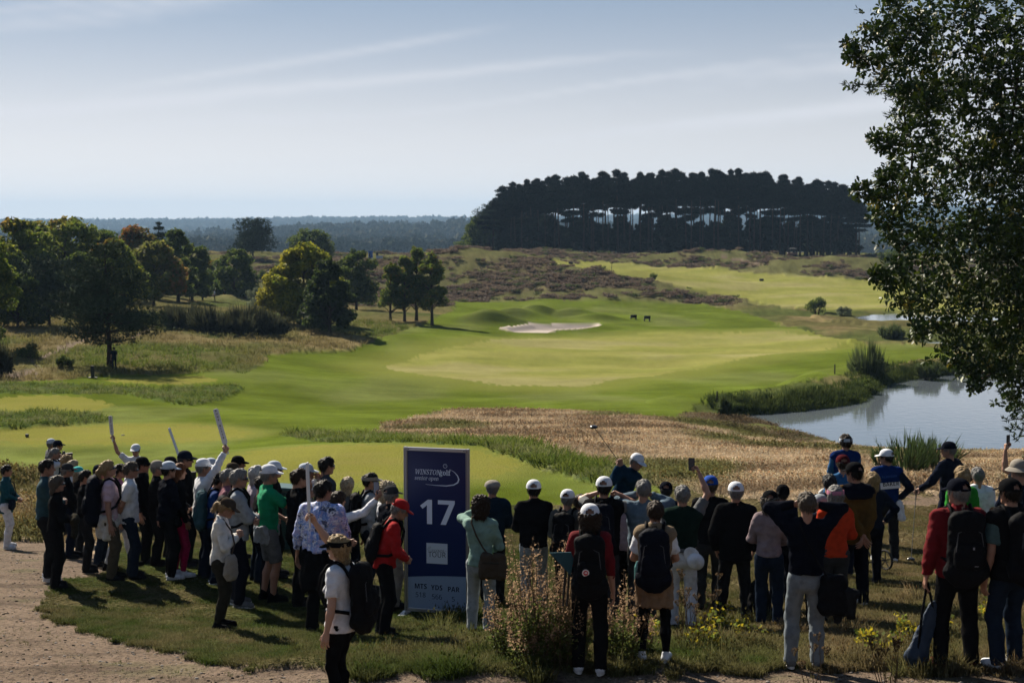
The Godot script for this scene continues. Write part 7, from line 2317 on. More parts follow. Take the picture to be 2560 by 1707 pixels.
	for k in 16000:
		var d := 12.4 + 17.0 * pow(rng.randf(), 1.6)
		var u := rng.randf_range(-0.42, 0.42)
		var x := u * d
		var z := -d
		if region_at(x, z) != "sandy_path":
			continue
		var s := 0.008 + 0.030 * pow(rng.randf(), 4.0)
		var b := Basis.from_euler(Vector3(rng.randf(), rng.randf() * TAU, rng.randf())).scaled(Vector3(s * 1.3, s * 0.8, s))
		pw.append(Transform3D(b, Vector3(x, ground(x, z) - 0.028 + noise_b.get_noise_2d(x * 1.3, z * 1.3) * 0.018, z)))
		pt.append(Color(0.26, 0.23, 0.20).lerp(Color(0.055, 0.042, 0.030), float(rng.randf() < 0.5)) * rng.randf_range(0.6, 1.2))
	scatter("path_stones", "small stones and clods on the sandy path", sph, mat("stone", Color.WHITE, 0.9, {"vc": true, "spec": 0.2}), pw, pt)
	build_weeds()

func weed(at: Vector3, tall: float, wide: float, stems: int, kind: String, label: String, called: String, group := "") -> void:
	var st := SurfaceTool.new()
	st.begin(Mesh.PRIMITIVE_TRIANGLES)
	var lv := Leaves.new()
	var n := stems
	for k in n:
		var a := rng.randf() * TAU
		var q := wide * 0.5 * sqrt(rng.randf())
		var h := tall * rng.randf_range(0.55, 1.05)
		var foot := Vector3(cos(a) * q * 0.5, -0.05, sin(a) * q * 0.5)
		var top := Vector3(cos(a) * q * 1.1, h, sin(a) * q * 1.1) + Vector3(rng.randf_range(-0.08, 0.14), 0, rng.randf_range(-0.08, 0.08))
		tube(st, [foot, foot.lerp(top, 0.5) + rdir() * 0.03, top], [0.006, 0.004, 0.002], 4)
		match kind:
			"mugwort":
				for j in 60:
					var t := 0.22 + 0.78 * rng.randf()
					var p := foot.lerp(top, t) + rdir() * 0.11 * (1.15 - t)
					var leafy := t < 0.55
					var s := rng.randf_range(0.012, 0.024) if not leafy else rng.randf_range(0.022, 0.045)
					var dir := (rdir() + Vector3.UP * 0.4).normalized()
					var side := dir.cross(rdir()).normalized() * s * 0.5
					var c := Color(0.062, 0.085, 0.026).lerp(Color(0.10, 0.115, 0.030), rng.randf()) if leafy else Color(0.20, 0.135, 0.080).lerp(Color(0.32, 0.215, 0.135), rng.randf())
					lv.tri(p - side, p + dir * s * 1.3, p + side, c, dir.cross(side).normalized())
			"umbel":
				for j in 14:
					var dir := (rdir() * Vector3(1, 0.3, 1) + Vector3.UP * 0.7).normalized()
					var p := top + dir * 0.045
					tube(st, [top - Vector3(0, 0.03, 0), p], [0.0025, 0.002], 3)
					for w in 3:
						lv.tri(p + rdir() * 0.012, p + rdir() * 0.014 + Vector3.UP * 0.012, p + rdir() * 0.012, Color(0.085, 0.055, 0.032), dir)
			"sapling":
				for j in 16:
					var t := 0.3 + 0.7 * rng.randf()
					var p := foot.lerp(top, t) + rdir() * 0.06
					var dir := (rdir() + Vector3.UP * 0.3).normalized()
					var side := dir.cross(rdir()).normalized()
					var s := rng.randf_range(0.028, 0.050)
					var c := Color(0.33, 0.27, 0.025).lerp(Color(0.12, 0.15, 0.03), float(rng.randf() < 0.45)) * rng.randf_range(0.7, 1.1)
					var nn := dir.cross(side).normalized()
					lv.tri(p, p + dir * s * 0.6 + side * s * 0.55, p + dir * s * 1.3, c, nn)
					lv.tri(p, p + dir * s * 1.3, p + dir * s * 0.6 - side * s * 0.55, c, nn)
			"broom":
				for j in 26:
					var p := foot.lerp(top, rng.randf_range(0.15, 1.0))
					var dir := (top - foot).normalized() + rdir() * 0.28
					var side := dir.cross(rdir()).normalized() * 0.012
					var c := Color(0.028, 0.048, 0.018).lerp(Color(0.055, 0.082, 0.026), rng.randf())
					lv.tri(p - side, p + dir * rng.randf_range(0.15, 0.35), p + side, c, dir.cross(side).normalized())
	var o := thing(called, label, "plant", at, 0.0, group)
	put("stems", st.commit(), mat("stem", lin(0.085, 0.062, 0.036), 0.9, {"spec": 0.15}), o).set_meta("kind", "stuff")
	put("leaves", lv.mesh(), foliage_mat(), o).set_meta("kind", "stuff")

func build_weeds() -> void:
	rng.seed = 12
	for w in WEEDS:
		weed(w[1], w[2], w[3], w[4], w[0], w[5], w[6])

# ------------------------------------------------------------------ made things
func box_mesh(size: Vector3, bevel := 0.0) -> ArrayMesh:
	# a box with chamfered edges, centred
	var st := SurfaceTool.new()
	st.begin(Mesh.PRIMITIVE_TRIANGLES)
	var h := size * 0.5
	var b := minf(bevel, minf(h.x, minf(h.y, h.z)) * 0.9)
	var pts := PackedVector3Array()
	for sx in [-1.0, 1.0]:
		for sy in [-1.0, 1.0]:
			for sz in [-1.0, 1.0]:
				pts.append(Vector3(sx * h.x, sy * (h.y - b), sz * (h.z - b)))
				pts.append(Vector3(sx * (h.x - b), sy * h.y, sz * (h.z - b)))
				pts.append(Vector3(sx * (h.x - b), sy * (h.y - b), sz * h.z))
	var face := func(q: Array, out: Vector3) -> void:
		var a: Vector3 = q[0]
		for k in range(1, q.size() - 1):
			var p: Vector3 = q[k]
			var r: Vector3 = q[k + 1]
			var n := (r - a).cross(p - a)
			if n.dot(out) < 0.0:
				var s := p
				p = r
				r = s
			for v in [a, p, r]:
				st.set_normal(out.normalized())
				st.add_vertex(v)
	var at := func(sx: int, sy: int, sz: int, k: int) -> Vector3: return pts[((sx * 2 + sy) * 2 + sz) * 3 + k]
	for s in 2:
		var o := s * 2.0 - 1.0
		face.call([at.call(s, 0, 0, 0), at.call(s, 1, 0, 0), at.call(s, 1, 1, 0), at.call(s, 0, 1, 0)], Vector3(o, 0, 0))
		face.call([at.call(0, s, 0, 1), at.call(1, s, 0, 1), at.call(1, s, 1, 1), at.call(0, s, 1, 1)], Vector3(0, o, 0))
		face.call([at.call(0, 0, s, 2), at.call(1, 0, s, 2), at.call(1, 1, s, 2), at.call(0, 1, s, 2)], Vector3(0, 0, o))
	if b > 0.0:
		for s in 2:
			for t in 2:
				var p := s * 2.0 - 1.0
				var q := t * 2.0 - 1.0
				face.call([at.call(s, t, 0, 0), at.call(s, t, 1, 0), at.call(s, t, 1, 1), at.call(s, t, 0, 1)], Vector3(p, q, 0))
				face.call([at.call(s, 0, t, 0), at.call(s, 1, t, 0), at.call(s, 1, t, 2), at.call(s, 0, t, 2)], Vector3(p, 0, q))
				face.call([at.call(0, s, t, 1), at.call(1, s, t, 1), at.call(1, s, t, 2), at.call(0, s, t, 2)], Vector3(0, p, q))
				for r in 2:
					face.call([at.call(s, t, r, 0), at.call(s, t, r, 1), at.call(s, t, r, 2)], Vector3(p, q, r * 2.0 - 1.0))
	return st.commit()

func lathe(profile: Array, sides := 16) -> ArrayMesh:
	var st := SurfaceTool.new()
	st.begin(Mesh.PRIMITIVE_TRIANGLES)
	st.set_smooth_group(-1)
	for k in profile.size() - 1:
		for i in sides:
			for w in [[0, 0], [1, 0], [0, 1], [0, 1], [1, 0], [1, 1]]:
				var a: float = -TAU * (i + w[0]) / sides
				var p: Vector2 = profile[k + w[1]]
				st.add_vertex(Vector3(cos(a) * p.x, p.y, sin(a) * p.x))
	st.generate_normals()
	return st.commit()

func rod(a: Vector3, b: Vector3, r0: float, r1: float, sides := 8) -> ArrayMesh:
	var st := SurfaceTool.new()
	st.begin(Mesh.PRIMITIVE_TRIANGLES)
	tube(st, [a, b], [r0, r1], sides)
	return st.commit()

func wire(pts: Array, r: float, sides := 6) -> ArrayMesh:
	var st := SurfaceTool.new()
	st.begin(Mesh.PRIMITIVE_TRIANGLES)
	var radii := []
	for p in pts:
		radii.append(r)
	tube(st, pts, radii, sides)
	return st.commit()

# lettering as thin raised print; cap height in metres; align 0 left, 1 centre
func lettering(called: String, text: String, parent: Node3D, at: Vector3, cap: float, m: Material, bold := false, serif := false, slant := 0.0, align := 1, squeeze := 1.0) -> MeshInstance3D:
	var f := SystemFont.new()
	f.font_names = PackedStringArray(["Droid Serif" if serif else "Droid Sans"])
	f.font_weight = 700 if bold else 400
	var t := TextMesh.new()
	t.font = f
	t.text = text
	t.font_size = 64
	t.pixel_size = cap / (0.72 * 64.0)
	t.depth = 0.002
	t.horizontal_alignment = HORIZONTAL_ALIGNMENT_LEFT if align == 0 else HORIZONTAL_ALIGNMENT_CENTER
	t.vertical_alignment = VERTICAL_ALIGNMENT_BOTTOM
	var out := ArrayMesh.new()
	var low := 1e9
	for k in t.get_surface_count():
		var arr := t.surface_get_arrays(k)
		var v: PackedVector3Array = arr[Mesh.ARRAY_VERTEX]
		for i in v.size():
			v[i].x = v[i].x * squeeze + v[i].y * slant
		arr[Mesh.ARRAY_VERTEX] = v
		out.add_surface_from_arrays(Mesh.PRIMITIVE_TRIANGLES, arr)
	var o := put(called, out, m, parent)
	o.position = at
	return o

func paint(nm: String, r: float, g: float, b: float, rough := 0.45, metal := 0.0) -> StandardMaterial3D:
	return mat("paint_" + nm, lin(r, g, b), rough, {"metal": metal, "spec": 0.4})

func flat_shape(outline: PackedVector2Array, thick: float) -> ArrayMesh:
	var st := SurfaceTool.new()
	st.begin(Mesh.PRIMITIVE_TRIANGLES)
	var tri := Geometry2D.triangulate_polygon(outline)
	for k in range(0, tri.size(), 3):
		var a := outline[tri[k]]
		var b := outline[tri[k + 1]]
		var c := outline[tri[k + 2]]
		if (b - a).cross(c - a) > 0.0:
			var s := b
			b = c
			c = s
		for p in [a, b, c]:
			st.set_normal(Vector3.BACK)
			st.add_vertex(Vector3(p.x, p.y, thick))
	for i in outline.size():
		var a := outline[i]
		var b := outline[(i + 1) % outline.size()]
		var n := Vector3((b - a).y, -(b - a).x, 0).normalized()
		for p in [Vector3(a.x, a.y, 0), Vector3(a.x, a.y, thick), Vector3(b.x, b.y, 0), Vector3(b.x, b.y, 0), Vector3(a.x, a.y, thick), Vector3(b.x, b.y, thick)]:
			st.set_normal(n)
			st.add_vertex(p)
	return st.commit()

func build_sign() -> void:
	var at := Vector3(-0.99, 0, -18.45)
	at.y = ground(at.x, at.z) + 0.03
	var o := thing("course_sign", "tall blue board with the number 17 standing in an aluminium frame", "sign", at, deg_to_rad(-14.0))
	var alu := mat("aluminium", lin(0.36, 0.37, 0.39), 0.38, {"metal": 0.7, "spec": 0.5})
	var W := 0.80
	var H := 2.10
	var low := 0.05
	for s in [-1.0, 1.0]:
		var p := put("frame_post", box_mesh(Vector3(0.045, H + 0.10, 0.05), 0.004), alu, o)
		p.position = Vector3(s * (W * 0.5 + 0.026), low + H * 0.5 + 0.0, 0)
		for g in [-1.0, 1.0]:
			put("groove", box_mesh(Vector3(0.006, H + 0.06, 0.004), 0.0), paint("groove", 0.05, 0.05, 0.055), p).position = Vector3(g * 0.010, 0, 0.0265)
	for y in [low - 0.025, low + H + 0.025]:
		put("frame_rail", box_mesh(Vector3(W + 0.004, 0.045, 0.048), 0.004), alu, o).position = Vector3(0, y, 0)
	for s in [-1.0, 1.0]:
		put("screw", lathe([Vector2(0.008, 0.0), Vector2(0.008, 0.004), Vector2(0.0, 0.005)], 10), paint("groove", 0.05, 0.05, 0.055), o).transform = Transform3D(Basis(Vector3.RIGHT, PI / 2), Vector3(s * (W * 0.5 - 0.02), low + H + 0.025, 0.025))
		put("foot_plate", box_mesh(Vector3(0.10, 0.02, 0.46), 0.004), alu, o).position = Vector3(s * (W * 0.5 + 0.026), -0.015, 0)
	put("panel", box_mesh(Vector3(W, H, 0.012), 0.0), mat("sign_blue", lin(0.003, 0.014, 0.080), 0.28, {"spec": 0.35}), o).position = Vector3(0, low + H * 0.5, 0)
	var white := mat("sign_white", lin(0.62, 0.68, 0.80), 0.5, {"spec": 0.3})
	var pale := mat("sign_pale", lin(0.19, 0.27, 0.40), 0.5, {"spec": 0.3})
	var dark := mat("sign_ink", lin(0.006, 0.010, 0.030), 0.5, {"spec": 0.3})
	var z := 0.0065
	# pixel of the board drawing -> metres on the panel
	var px := func(x: float, y: float) -> Vector3: return Vector3((x - 365.0) * W / 510.0, low + H - (y - 95.0) * H / 1325.0, z)
	var arch := PackedVector2Array()
	arch.append(Vector2(-W * 0.5 + 0.001, low))
	arch.append(Vector2(W * 0.5 - 0.001, low))
	for k in 13:
		var t := k / 12.0
		arch.append(Vector2(W * 0.5 - 0.001 - t * (W - 0.002), low + 0.455 - 0.045 * pow(t, 2.0)))
	put("pale_panel", flat_shape(arch, 0.002), pale, o).position.z = z
	lettering("lettering", "WINSTON", o, px.call(168.0, 303.0), 0.066, white, false, true, 0.22, 0, 0.80)
	lettering("lettering", "golf", o, px.call(391.0, 303.0), 0.066, white, true, true, 0.0, 0, 0.84)
	lettering("lettering", "senior open", o, px.call(170.0, 346.0), 0.049, white, false, true, 0.18, 0, 0.86)
	lettering("lettering", "17", o, px.call(370.0, 775.0), 0.325, white, true, false, 0.0, 1, 1.02)
	# the swung line and the ball over the name
	var mid := []
	for p in [[478, 236, 1.0], [520, 258, 4.0], [548, 288, 8.0], [560, 318, 11.0], [550, 345, 11.0], [515, 366, 9.0], [450, 377, 7.0], [360, 376, 4.0], [270, 371, 1.5]]:
		mid.append([px.call(p[0], p[1]), p[2] * W / 510.0 * 0.5])
	var left := PackedVector2Array()
	var right := PackedVector2Array()
	for k in mid.size():
		var a: Vector3 = mid[maxi(k - 1, 0)][0]
		var b: Vector3 = mid[mini(k + 1, mid.size() - 1)][0]
		var n := Vector2(-(b - a).y, (b - a).x).normalized()
		var c := Vector2(mid[k][0].x, mid[k][0].y)
		left.append(c + n * mid[k][1])
		right.append(c - n * mid[k][1])
	right.reverse()
	left.append_array(right)
	put("swoosh", flat_shape(left, 0.002), white, o).position.z = z
	var ring := TorusMesh.new()
	ring.inner_radius = 0.023
	ring.outer_radius = 0.028
	ring.rings = 28
	ring.ring_segments = 6
	put("ball_ring", ring, white, o).transform = Transform3D(Basis(Vector3.RIGHT, PI / 2), px.call(441.0, 212.0))
	put("ball_tick", box_mesh(Vector3(0.004, 0.016, 0.002)), white, o).position = (px.call(441.0, 206.0) as Vector3) + Vector3(0, 0, 0.001)
	var sq := put("tour_label", box_mesh(Vector3(0.288, 0.272, 0.003)), mat("label_white", lin(0.44, 0.52, 0.62), 0.5), o)
	sq.position = (px.call(367.0, 949.0) as Vector3) + Vector3(0, 0, 0.0015)
	lettering("lettering", "LEGENDS", o, (px.call(372.0, 944.0) as Vector3) + Vector3(0, 0, 0.003), 0.033, dark, false, false, 0.0, 1, 1.0)
	lettering("lettering", "TOUR", o, (px.call(368.0, 995.0) as Vector3) + Vector3(0, 0, 0.003), 0.069, dark, false, false, 0.0, 1, 1.0)
	lettering("lettering", "TM", o, (px.call(446.0, 930.0) as Vector3) + Vector3(0, 0, 0.003), 0.009, dark)
	var dots := SurfaceTool.new()
	dots.begin(Mesh.PRIMITIVE_TRIANGLES)
	for i in range(-5, 3):
		for j in range(-4, 6):
			if Vector2(i, j).length() < 5.2 and (i < 0 or j > 1):
				var c: Vector3 = (px.call(306.0 + i * 4.2, 914.0 - j * 4.2) as Vector3) + Vector3(0, 0, 0.0036)
				for q in [Vector3(-1, -1, 0), Vector3(-1, 1, 0), Vector3(1, -1, 0), Vector3(1, -1, 0), Vector3(-1, 1, 0), Vector3(1, 1, 0)]:
					dots.set_normal(Vector3.BACK)
					dots.add_vertex(c + q * 0.0019)
	put("globe_print", dots.commit(), paint("grey_dot", 0.12, 0.15, 0.20), o).set_meta("kind", "stuff")
	var k := 0
	for t in [["MTS", 222.0, 1268.0, true], ["YDS", 365.0, 1272.0, true], ["PAR", 510.0, 1278.0, true], ["518", 221.0, 1341.0, false], ["566", 365.0, 1350.0, false], ["5", 508.0, 1360.0, false]]:
		lettering("lettering", t[0], o, (px.call(t[1], t[2]) as Vector3) + Vector3(0, 0, 0.002), 0.066, dark, t[3], false, 0.0, 1, 0.98)
	# splashes of dirt low on the board
	rng.seed = 3
	for d in [[302, 1347], [350, 1293], [328, 1370], [433, 1349], [372, 1384], [476, 1412], [330, 1300]]:
		put("dirt_spot", lathe([Vector2(0.0045, 0.0), Vector2(0.003, 0.001), Vector2(0.0, 0.0012)], 7), dark, o).transform = Transform3D(Basis(Vector3.RIGHT, PI / 2), (px.call(float(d[0]), float(d[1])) as Vector3) + Vector3(0, 0, 0.002))

func build_course_things() -> void:
	# green litter bin on the tee
	var at := Vector3(-4.05, 0, -24.6)
	at.y = ground(at.x, at.z)
	var bin := thing("litter_bin", "dark green bin with a sloping lid on the tee behind the pale caps", "bin", at, 0.15)
	var green := paint("bin_green", 0.014, 0.042, 0.040, 0.5)
	put("body", box_mesh(Vector3(0.42, 1.02, 0.42), 0.02), green, bin).position.y = 0.52
	var lid := put("lid", box_mesh(Vector3(0.52, 0.06, 0.50), 0.015), paint("bin_lid", 0.030, 0.075, 0.075, 0.4), bin)
	lid.position.y = 1.10
	lid.rotation.z = -0.10
	put("opening", box_mesh(Vector3(0.26, 0.12, 0.02), 0.01), paint("hole", 0.004, 0.004, 0.004), bin).position = Vector3(0, 0.88, 0.205)
	# wooden posts by the tees
	for p in [[-9.9, -33.5, 0.75, 0.13, "dark square post on the slope left of the blond woman"], [-7.3, -32.2, 0.80, 0.12, "dark post behind the raised white sleeve"]]:
		var q := Vector3(p[0], 0, p[1])
		q.y = ground(q.x, q.z)
		var post := thing("wooden_post", p[4], "post", q, 0.3)
		put("shaft", box_mesh(Vector3(p[3], p[2], p[3]), 0.012), paint("post_wood", 0.022, 0.018, 0.015, 0.9), post).position.y = p[2] * 0.5 - 0.05
		put("cap", box_mesh(Vector3(p[3] + 0.012, 0.03, p[3] + 0.012), 0.006), paint("post_top", 0.03, 0.026, 0.022, 0.9), post).position.y = p[2] - 0.04
	# tee markers
	for p in [[-18.62, -54.09, "small dark tee marker at the left end of the second tee"], [-14.85, -53.79, "small dark tee marker near the raised paddle on the second tee"]]:
		var q := Vector3(p[0], 0, p[1])
		q.y = ground(q.x, q.z)
		var m := thing("tee_marker", p[2], "tee marker", q, 0.4)
		put("block", box_mesh(Vector3(0.13, 0.12, 0.13), 0.02), paint("marker", 0.012, 0.012, 0.014), m).position.y = 0.055
		put("number_plate", box_mesh(Vector3(0.07, 0.05, 0.004), 0.0), paint("marker_plate", 0.09, 0.09, 0.10), m).position = Vector3(0, 0.06, 0.067)
	var sp := Vector3(-25.83, 0, -87.07)
	sp.y = ground(sp.x, sp.z)
	var stake := thing("distance_post", "short dark post on a plate left of the farthest small tee", "post", sp)
	put("plate", box_mesh(Vector3(0.55, 0.05, 0.35), 0.01), paint("marker", 0.012, 0.012, 0.014), stake).position.y = 0.03
	put("shaft", box_mesh(Vector3(0.20, 0.72, 0.16), 0.02), paint("marker", 0.012, 0.012, 0.014), stake).position.y = 0.40
	# two dark benches on the fairway, drawn as low tilted boxes on legs
	for p in [[15.07, -176.11, "left one of two dark benches on the far fairway"], [16.60, -174.45, "right one of two dark benches on the far fairway"]]:
		var q := Vector3(p[0], 0, p[1])
		q.y = ground(q.x, q.z)
		var b := thing("bench", p[2], "bench", q, 0.15)
		put("seat", box_mesh(Vector3(0.80, 0.08, 0.40), 0.02), paint("marker", 0.012, 0.012, 0.014), b).position.y = 0.34
		var back := put("backrest", box_mesh(Vector3(0.80, 0.34, 0.06), 0.02), paint("marker", 0.012, 0.012, 0.014), b)
		back.position = Vector3(0, 0.52, 0.18)
		back.rotation.x = 0.25
		for s in [-1.0, 1.0]:
			put("leg", box_mesh(Vector3(0.10, 0.34, 0.38), 0.02), paint("marker", 0.012, 0.012, 0.014), b).position = Vector3(s * 0.32, 0.16, 0)
	# far blocks and a thin marker pole on the second fairway
	for p in [[10.8, -262.0, "small dark block at the left end of the second fairway"], [46.0, -262.0, "small dark block right on the second fairway"]]:
		var q := Vector3(p[0], 0, p[1])
		q.y = ground(q.x, q.z)
		tag(put("marker_block", box_mesh(Vector3(0.75, 0.42, 0.5), 0.05), paint("marker", 0.012, 0.012, 0.014)), p[2], "block").position = q + Vector3(0, 0.15, 0)
	var fp := Vector3(17.23, 0, -245.9)
	fp.y = ground(fp.x, fp.z)
	var pole := thing("marker_pole", "thin pole with a crosspiece on the heather ridge", "pole", fp)
	put("shaft", rod(Vector3(0, -0.2, 0), Vector3(0, 1.5, 0), 0.05, 0.04), paint("marker", 0.012, 0.012, 0.014), pole)
	put("crosspiece", box_mesh(Vector3(0.5, 0.12, 0.06)), paint("marker", 0.012, 0.012, 0.014), pole).position.y = 1.5
	# small stakes along the pond
	for p in [[2.5, "stake at the corner of the pond, left of the tall willow"], [0.0, "stake at the left end of the pond"], [-3.0, "thin stake standing in the near shallows of the pond"]]:
		var q: Vector3 = {2.5: Vector3(21.0, 0, -92.0), 0.0: Vector3(11.4, 0, -78.5), -3.0: Vector3(12.9, 0, -73.2)}[p[0]]
		q.y = ground(q.x, q.z)
		tag(put("stake", rod(Vector3(0, -0.3, 0), Vector3(0, 0.75, 0), 0.045, 0.04), paint("post_wood", 0.022, 0.018, 0.015, 0.9)), p[1], "stake").position = q
	# golf cart on the far track
	var cp := Vector3(61.5, 0, -312.0)
	cp.y = ground(cp.x, cp.z) + 0.2
	var cart := thing("golf_cart", "small golf cart on the far track before the pine wood", "cart", cp, 1.2)
	put("body", box_mesh(Vector3(1.2, 0.55, 2.2), 0.1), paint("cart", 0.12, 0.06, 0.045), cart).position.y = 0.6
	put("roof", box_mesh(Vector3(1.15, 0.07, 1.5), 0.03), paint("cart_roof", 0.40, 0.38, 0.36), cart).position.y = 1.8
	put("seat", box_mesh(Vector3(1.0, 0.4, 0.5), 0.06), paint("marker", 0.012, 0.012, 0.014), cart).position = Vector3(0, 1.0, 0.3)
	for sx in [-1.0, 1.0]:
		for sz in [-1.0, 1.0]:
			put("roof_post", rod(Vector3(sx * 0.52, 0.8, sz * 0.65), Vector3(sx * 0.52, 1.8, sz * 0.65), 0.03, 0.03, 6), paint("marker", 0.012, 0.012, 0.014), cart)
			put("wheel", lathe([Vector2(0.0, -0.09), Vector2(0.24, -0.09), Vector2(0.26, 0.0), Vector2(0.24, 0.09), Vector2(0.0, 0.09)], 12), paint("tyre", 0.012, 0.012, 0.012, 0.9), cart).transform = Transform3D(Basis(Vector3.BACK, PI / 2), Vector3(sx * 0.55, 0.26, sz * 0.75))
	# the blue tee board on the skyline
	var tp := Vector3(-31.6, 0, -318.0)
	tp.y = ground(tp.x, tp.z)
	var board := thing("tee_board", "blue advertising board on the skyline with tiny figures around it", "board", tp, 0.2)
	put("panel", box_mesh(Vector3(0.95, 1.9, 0.12), 0.02), paint("board_blue", 0.02, 0.10, 0.36), board).position.y = 1.0
	put("pale_strip", box_mesh(Vector3(0.95, 0.30, 0.02)), paint("board_pale", 0.40, 0.46, 0.55), board).position = Vector3(0, 0.35, 0.075)
	for s in [-1.0, 1.0]:
		put("leg", rod(Vector3(s * 0.4, -0.3, 0), Vector3(s * 0.4, 0.1, 0), 0.04, 0.04, 6), paint("marker", 0.012, 0.012, 0.014), board)
	var low_board := thing("low_board", "low pale blue banner beside the blue board on the skyline", "banner", tp + Vector3(2.0, 0.0, 0.5), 0.1)
	put("panel", box_mesh(Vector3(1.5, 0.8, 0.06), 0.01), paint("board_pale", 0.30, 0.42, 0.60), low_board).position.y = 0.5
	for s in [-1.0, 1.0]:
		put("leg", rod(Vector3(s * 0.6, -0.3, 0), Vector3(s * 0.6, 0.2, 0), 0.03, 0.03, 6), paint("marker", 0.012, 0.012, 0.014), low_board)
	# two radio masts far off
	for p in [[0.2397, 4300.0, 92.0, "hair thin radio mast above the right end of the pine wood"], [-0.0245, 5200.0, 40.0, "thin mast on the far ridge left of the pine wood"]]:
		var q := Vector3(p[0] * p[1], 0, -p[1])
		q.y = ground(q.x, q.z) + 12.0
		var mast := thing("radio_mast", p[3], "mast", q)
		put("shaft", rod(Vector3.ZERO, Vector3(0, p[2], 0), 1.6, 0.7, 6), paint("mast", 0.20, 0.20, 0.21, 0.6), mast)
		put("aerial", rod(Vector3(0, p[2], 0), Vector3(0, p[2] * 1.15, 0), 0.5, 0.3, 6), paint("mast", 0.20, 0.20, 0.21, 0.6), mast)

# ------------------------------------------------------------------ things that people carry
func grip(id: String, side: String) -> Vector3:
	var t: Transform3D = hands[id][side]
	var k: float = hands[id].k
	return t * (Vector3(0.0, -0.075, 0.0) * k) + t.basis.x.normalized() * (0.022 * k * (-1.0 if side == "r" else 1.0))

func carried(called: String, label: String, category: String, at: Vector3, up: Vector3, face: Vector3, group := "") -> Node3D:
	var o := thing(called, label, category, at, 0.0, group)
	var y := up.normalized()
	var z := (face - y * face.dot(y)).normalized()
	o.basis = Basis(y.cross(z), y, z)
	return o

func paddle(id: String, side: String, up: Vector3, face: Vector3, long: float, label: String, words: bool) -> void:
	var o := carried("quiet_paddle", label, "paddle", grip(id, side), up, face)
	var out := PackedVector2Array()
	var w := 0.039
	for p in [Vector2(-0.016, -0.10), Vector2(0.016, -0.10), Vector2(0.018, 0.05), Vector2(w, 0.075), Vector2(w, long - 0.02), Vector2(w - 0.014, long), Vector2(-w + 0.014, long), Vector2(-w, long - 0.02), Vector2(-w, 0.075), Vector2(-0.018, 0.05)]:
		out.append(p)
	var m := mat("paddle_white", lin(0.56, 0.57, 0.60), 0.5, {"spec": 0.3})
	var front := put("blade", flat_shape(out, 0.006), m, o)
	var rev := PackedVector2Array()
	for p in out:
		rev.append(Vector2(-p.x, p.y))
	rev.reverse()
	put("blade_back", flat_shape(rev, 0.006), m, o).rotation.y = PI
	if words:
		var n := "RUHE BITTE".length()
		for b in 2:
			for k in n:
				var ch := "RUHE BITTE"[k]
				if ch == " ":
					continue
				var l := lettering("letter", ch, o, Vector3(0, long - 0.055 - 0.0385 * (long / 0.5) * k, 0.0065 if b == 0 else -0.0065), 0.030, mat("paddle_ink", lin(0.05, 0.008, 0.012), 0.5), true)
				if b == 1:
					l.rotation.y = PI

func phone(at: Vector3, up: Vector3, face: Vector3, label: String, lit := true) -> void:
	var o := carried("phone", label, "phone", at, up, face)
	put("case", box_mesh(Vector3(0.078, 0.158, 0.010), 0.003), paint("phone_black", 0.008, 0.008, 0.010, 0.35), o)
	put("screen", box_mesh(Vector3(0.070, 0.146, 0.001)), mat("phone_glass", lin(0.020, 0.035, 0.055), 0.15, {"spec": 0.5}), o).position.z = 0.0056
	put("lens_island", box_mesh(Vector3(0.030, 0.034, 0.003), 0.001), paint("phone_lens", 0.015, 0.015, 0.018, 0.25), o).position = Vector3(0.018, 0.055, -0.0065)

func camera_thing(id: String, label: String, long: float) -> void:
	var h: Transform3D = hands[id].head
	var o := thing("camera", label, "camera")
	o.transform = Transform3D(h.basis.orthonormalized(), h * Vector3(0, -0.01, -0.185))
	var blk := paint("camera_black", 0.010, 0.010, 0.011, 0.5)
	put("body", box_mesh(Vector3(0.140, 0.095, 0.065), 0.012), blk, o)
	put("prism", box_mesh(Vector3(0.055, 0.032, 0.055), 0.010), blk, o).position.y = 0.058
	put("lens", lathe([Vector2(0.0, 0.0), Vector2(0.036, 0.0), Vector2(0.040, long * 0.5), Vector2(0.043, long), Vector2(0.034, long), Vector2(0.0, long - 0.02)], 18), blk, o).transform = Transform3D(Basis(Vector3.RIGHT, -PI / 2), Vector3(0, -0.005, -0.03))

func worn(called: String, label: String, category: String, id: String) -> Node3D:
	# a thing worn on the body: its axes are those of the wearer's trunk
	var q: Dictionary = hands[id]
	var o := thing(called, label, category)
	var b: Basis = q.bas
	var w: Transform3D = q.world
	var k: float = q.k
	o.transform = w * Transform3D(b.scaled(Vector3.ONE * k), ((q.pel as Vector3) - b * Vector3(0, 0.93, 0)) * k)
	return o

func nylon(color: String) -> StandardMaterial3D:
	var c: Vector3 = CLOTH[color]
	return mat("nylon_" + color, lin(c.x, c.y, c.z), 0.7, {"normal": noise_tex(0.018, 4, 0, 1, 256, true, 9.0, Vector2.ONE, 32), "nscale": 0.35, "tri": 3.0, "spec": 0.12})

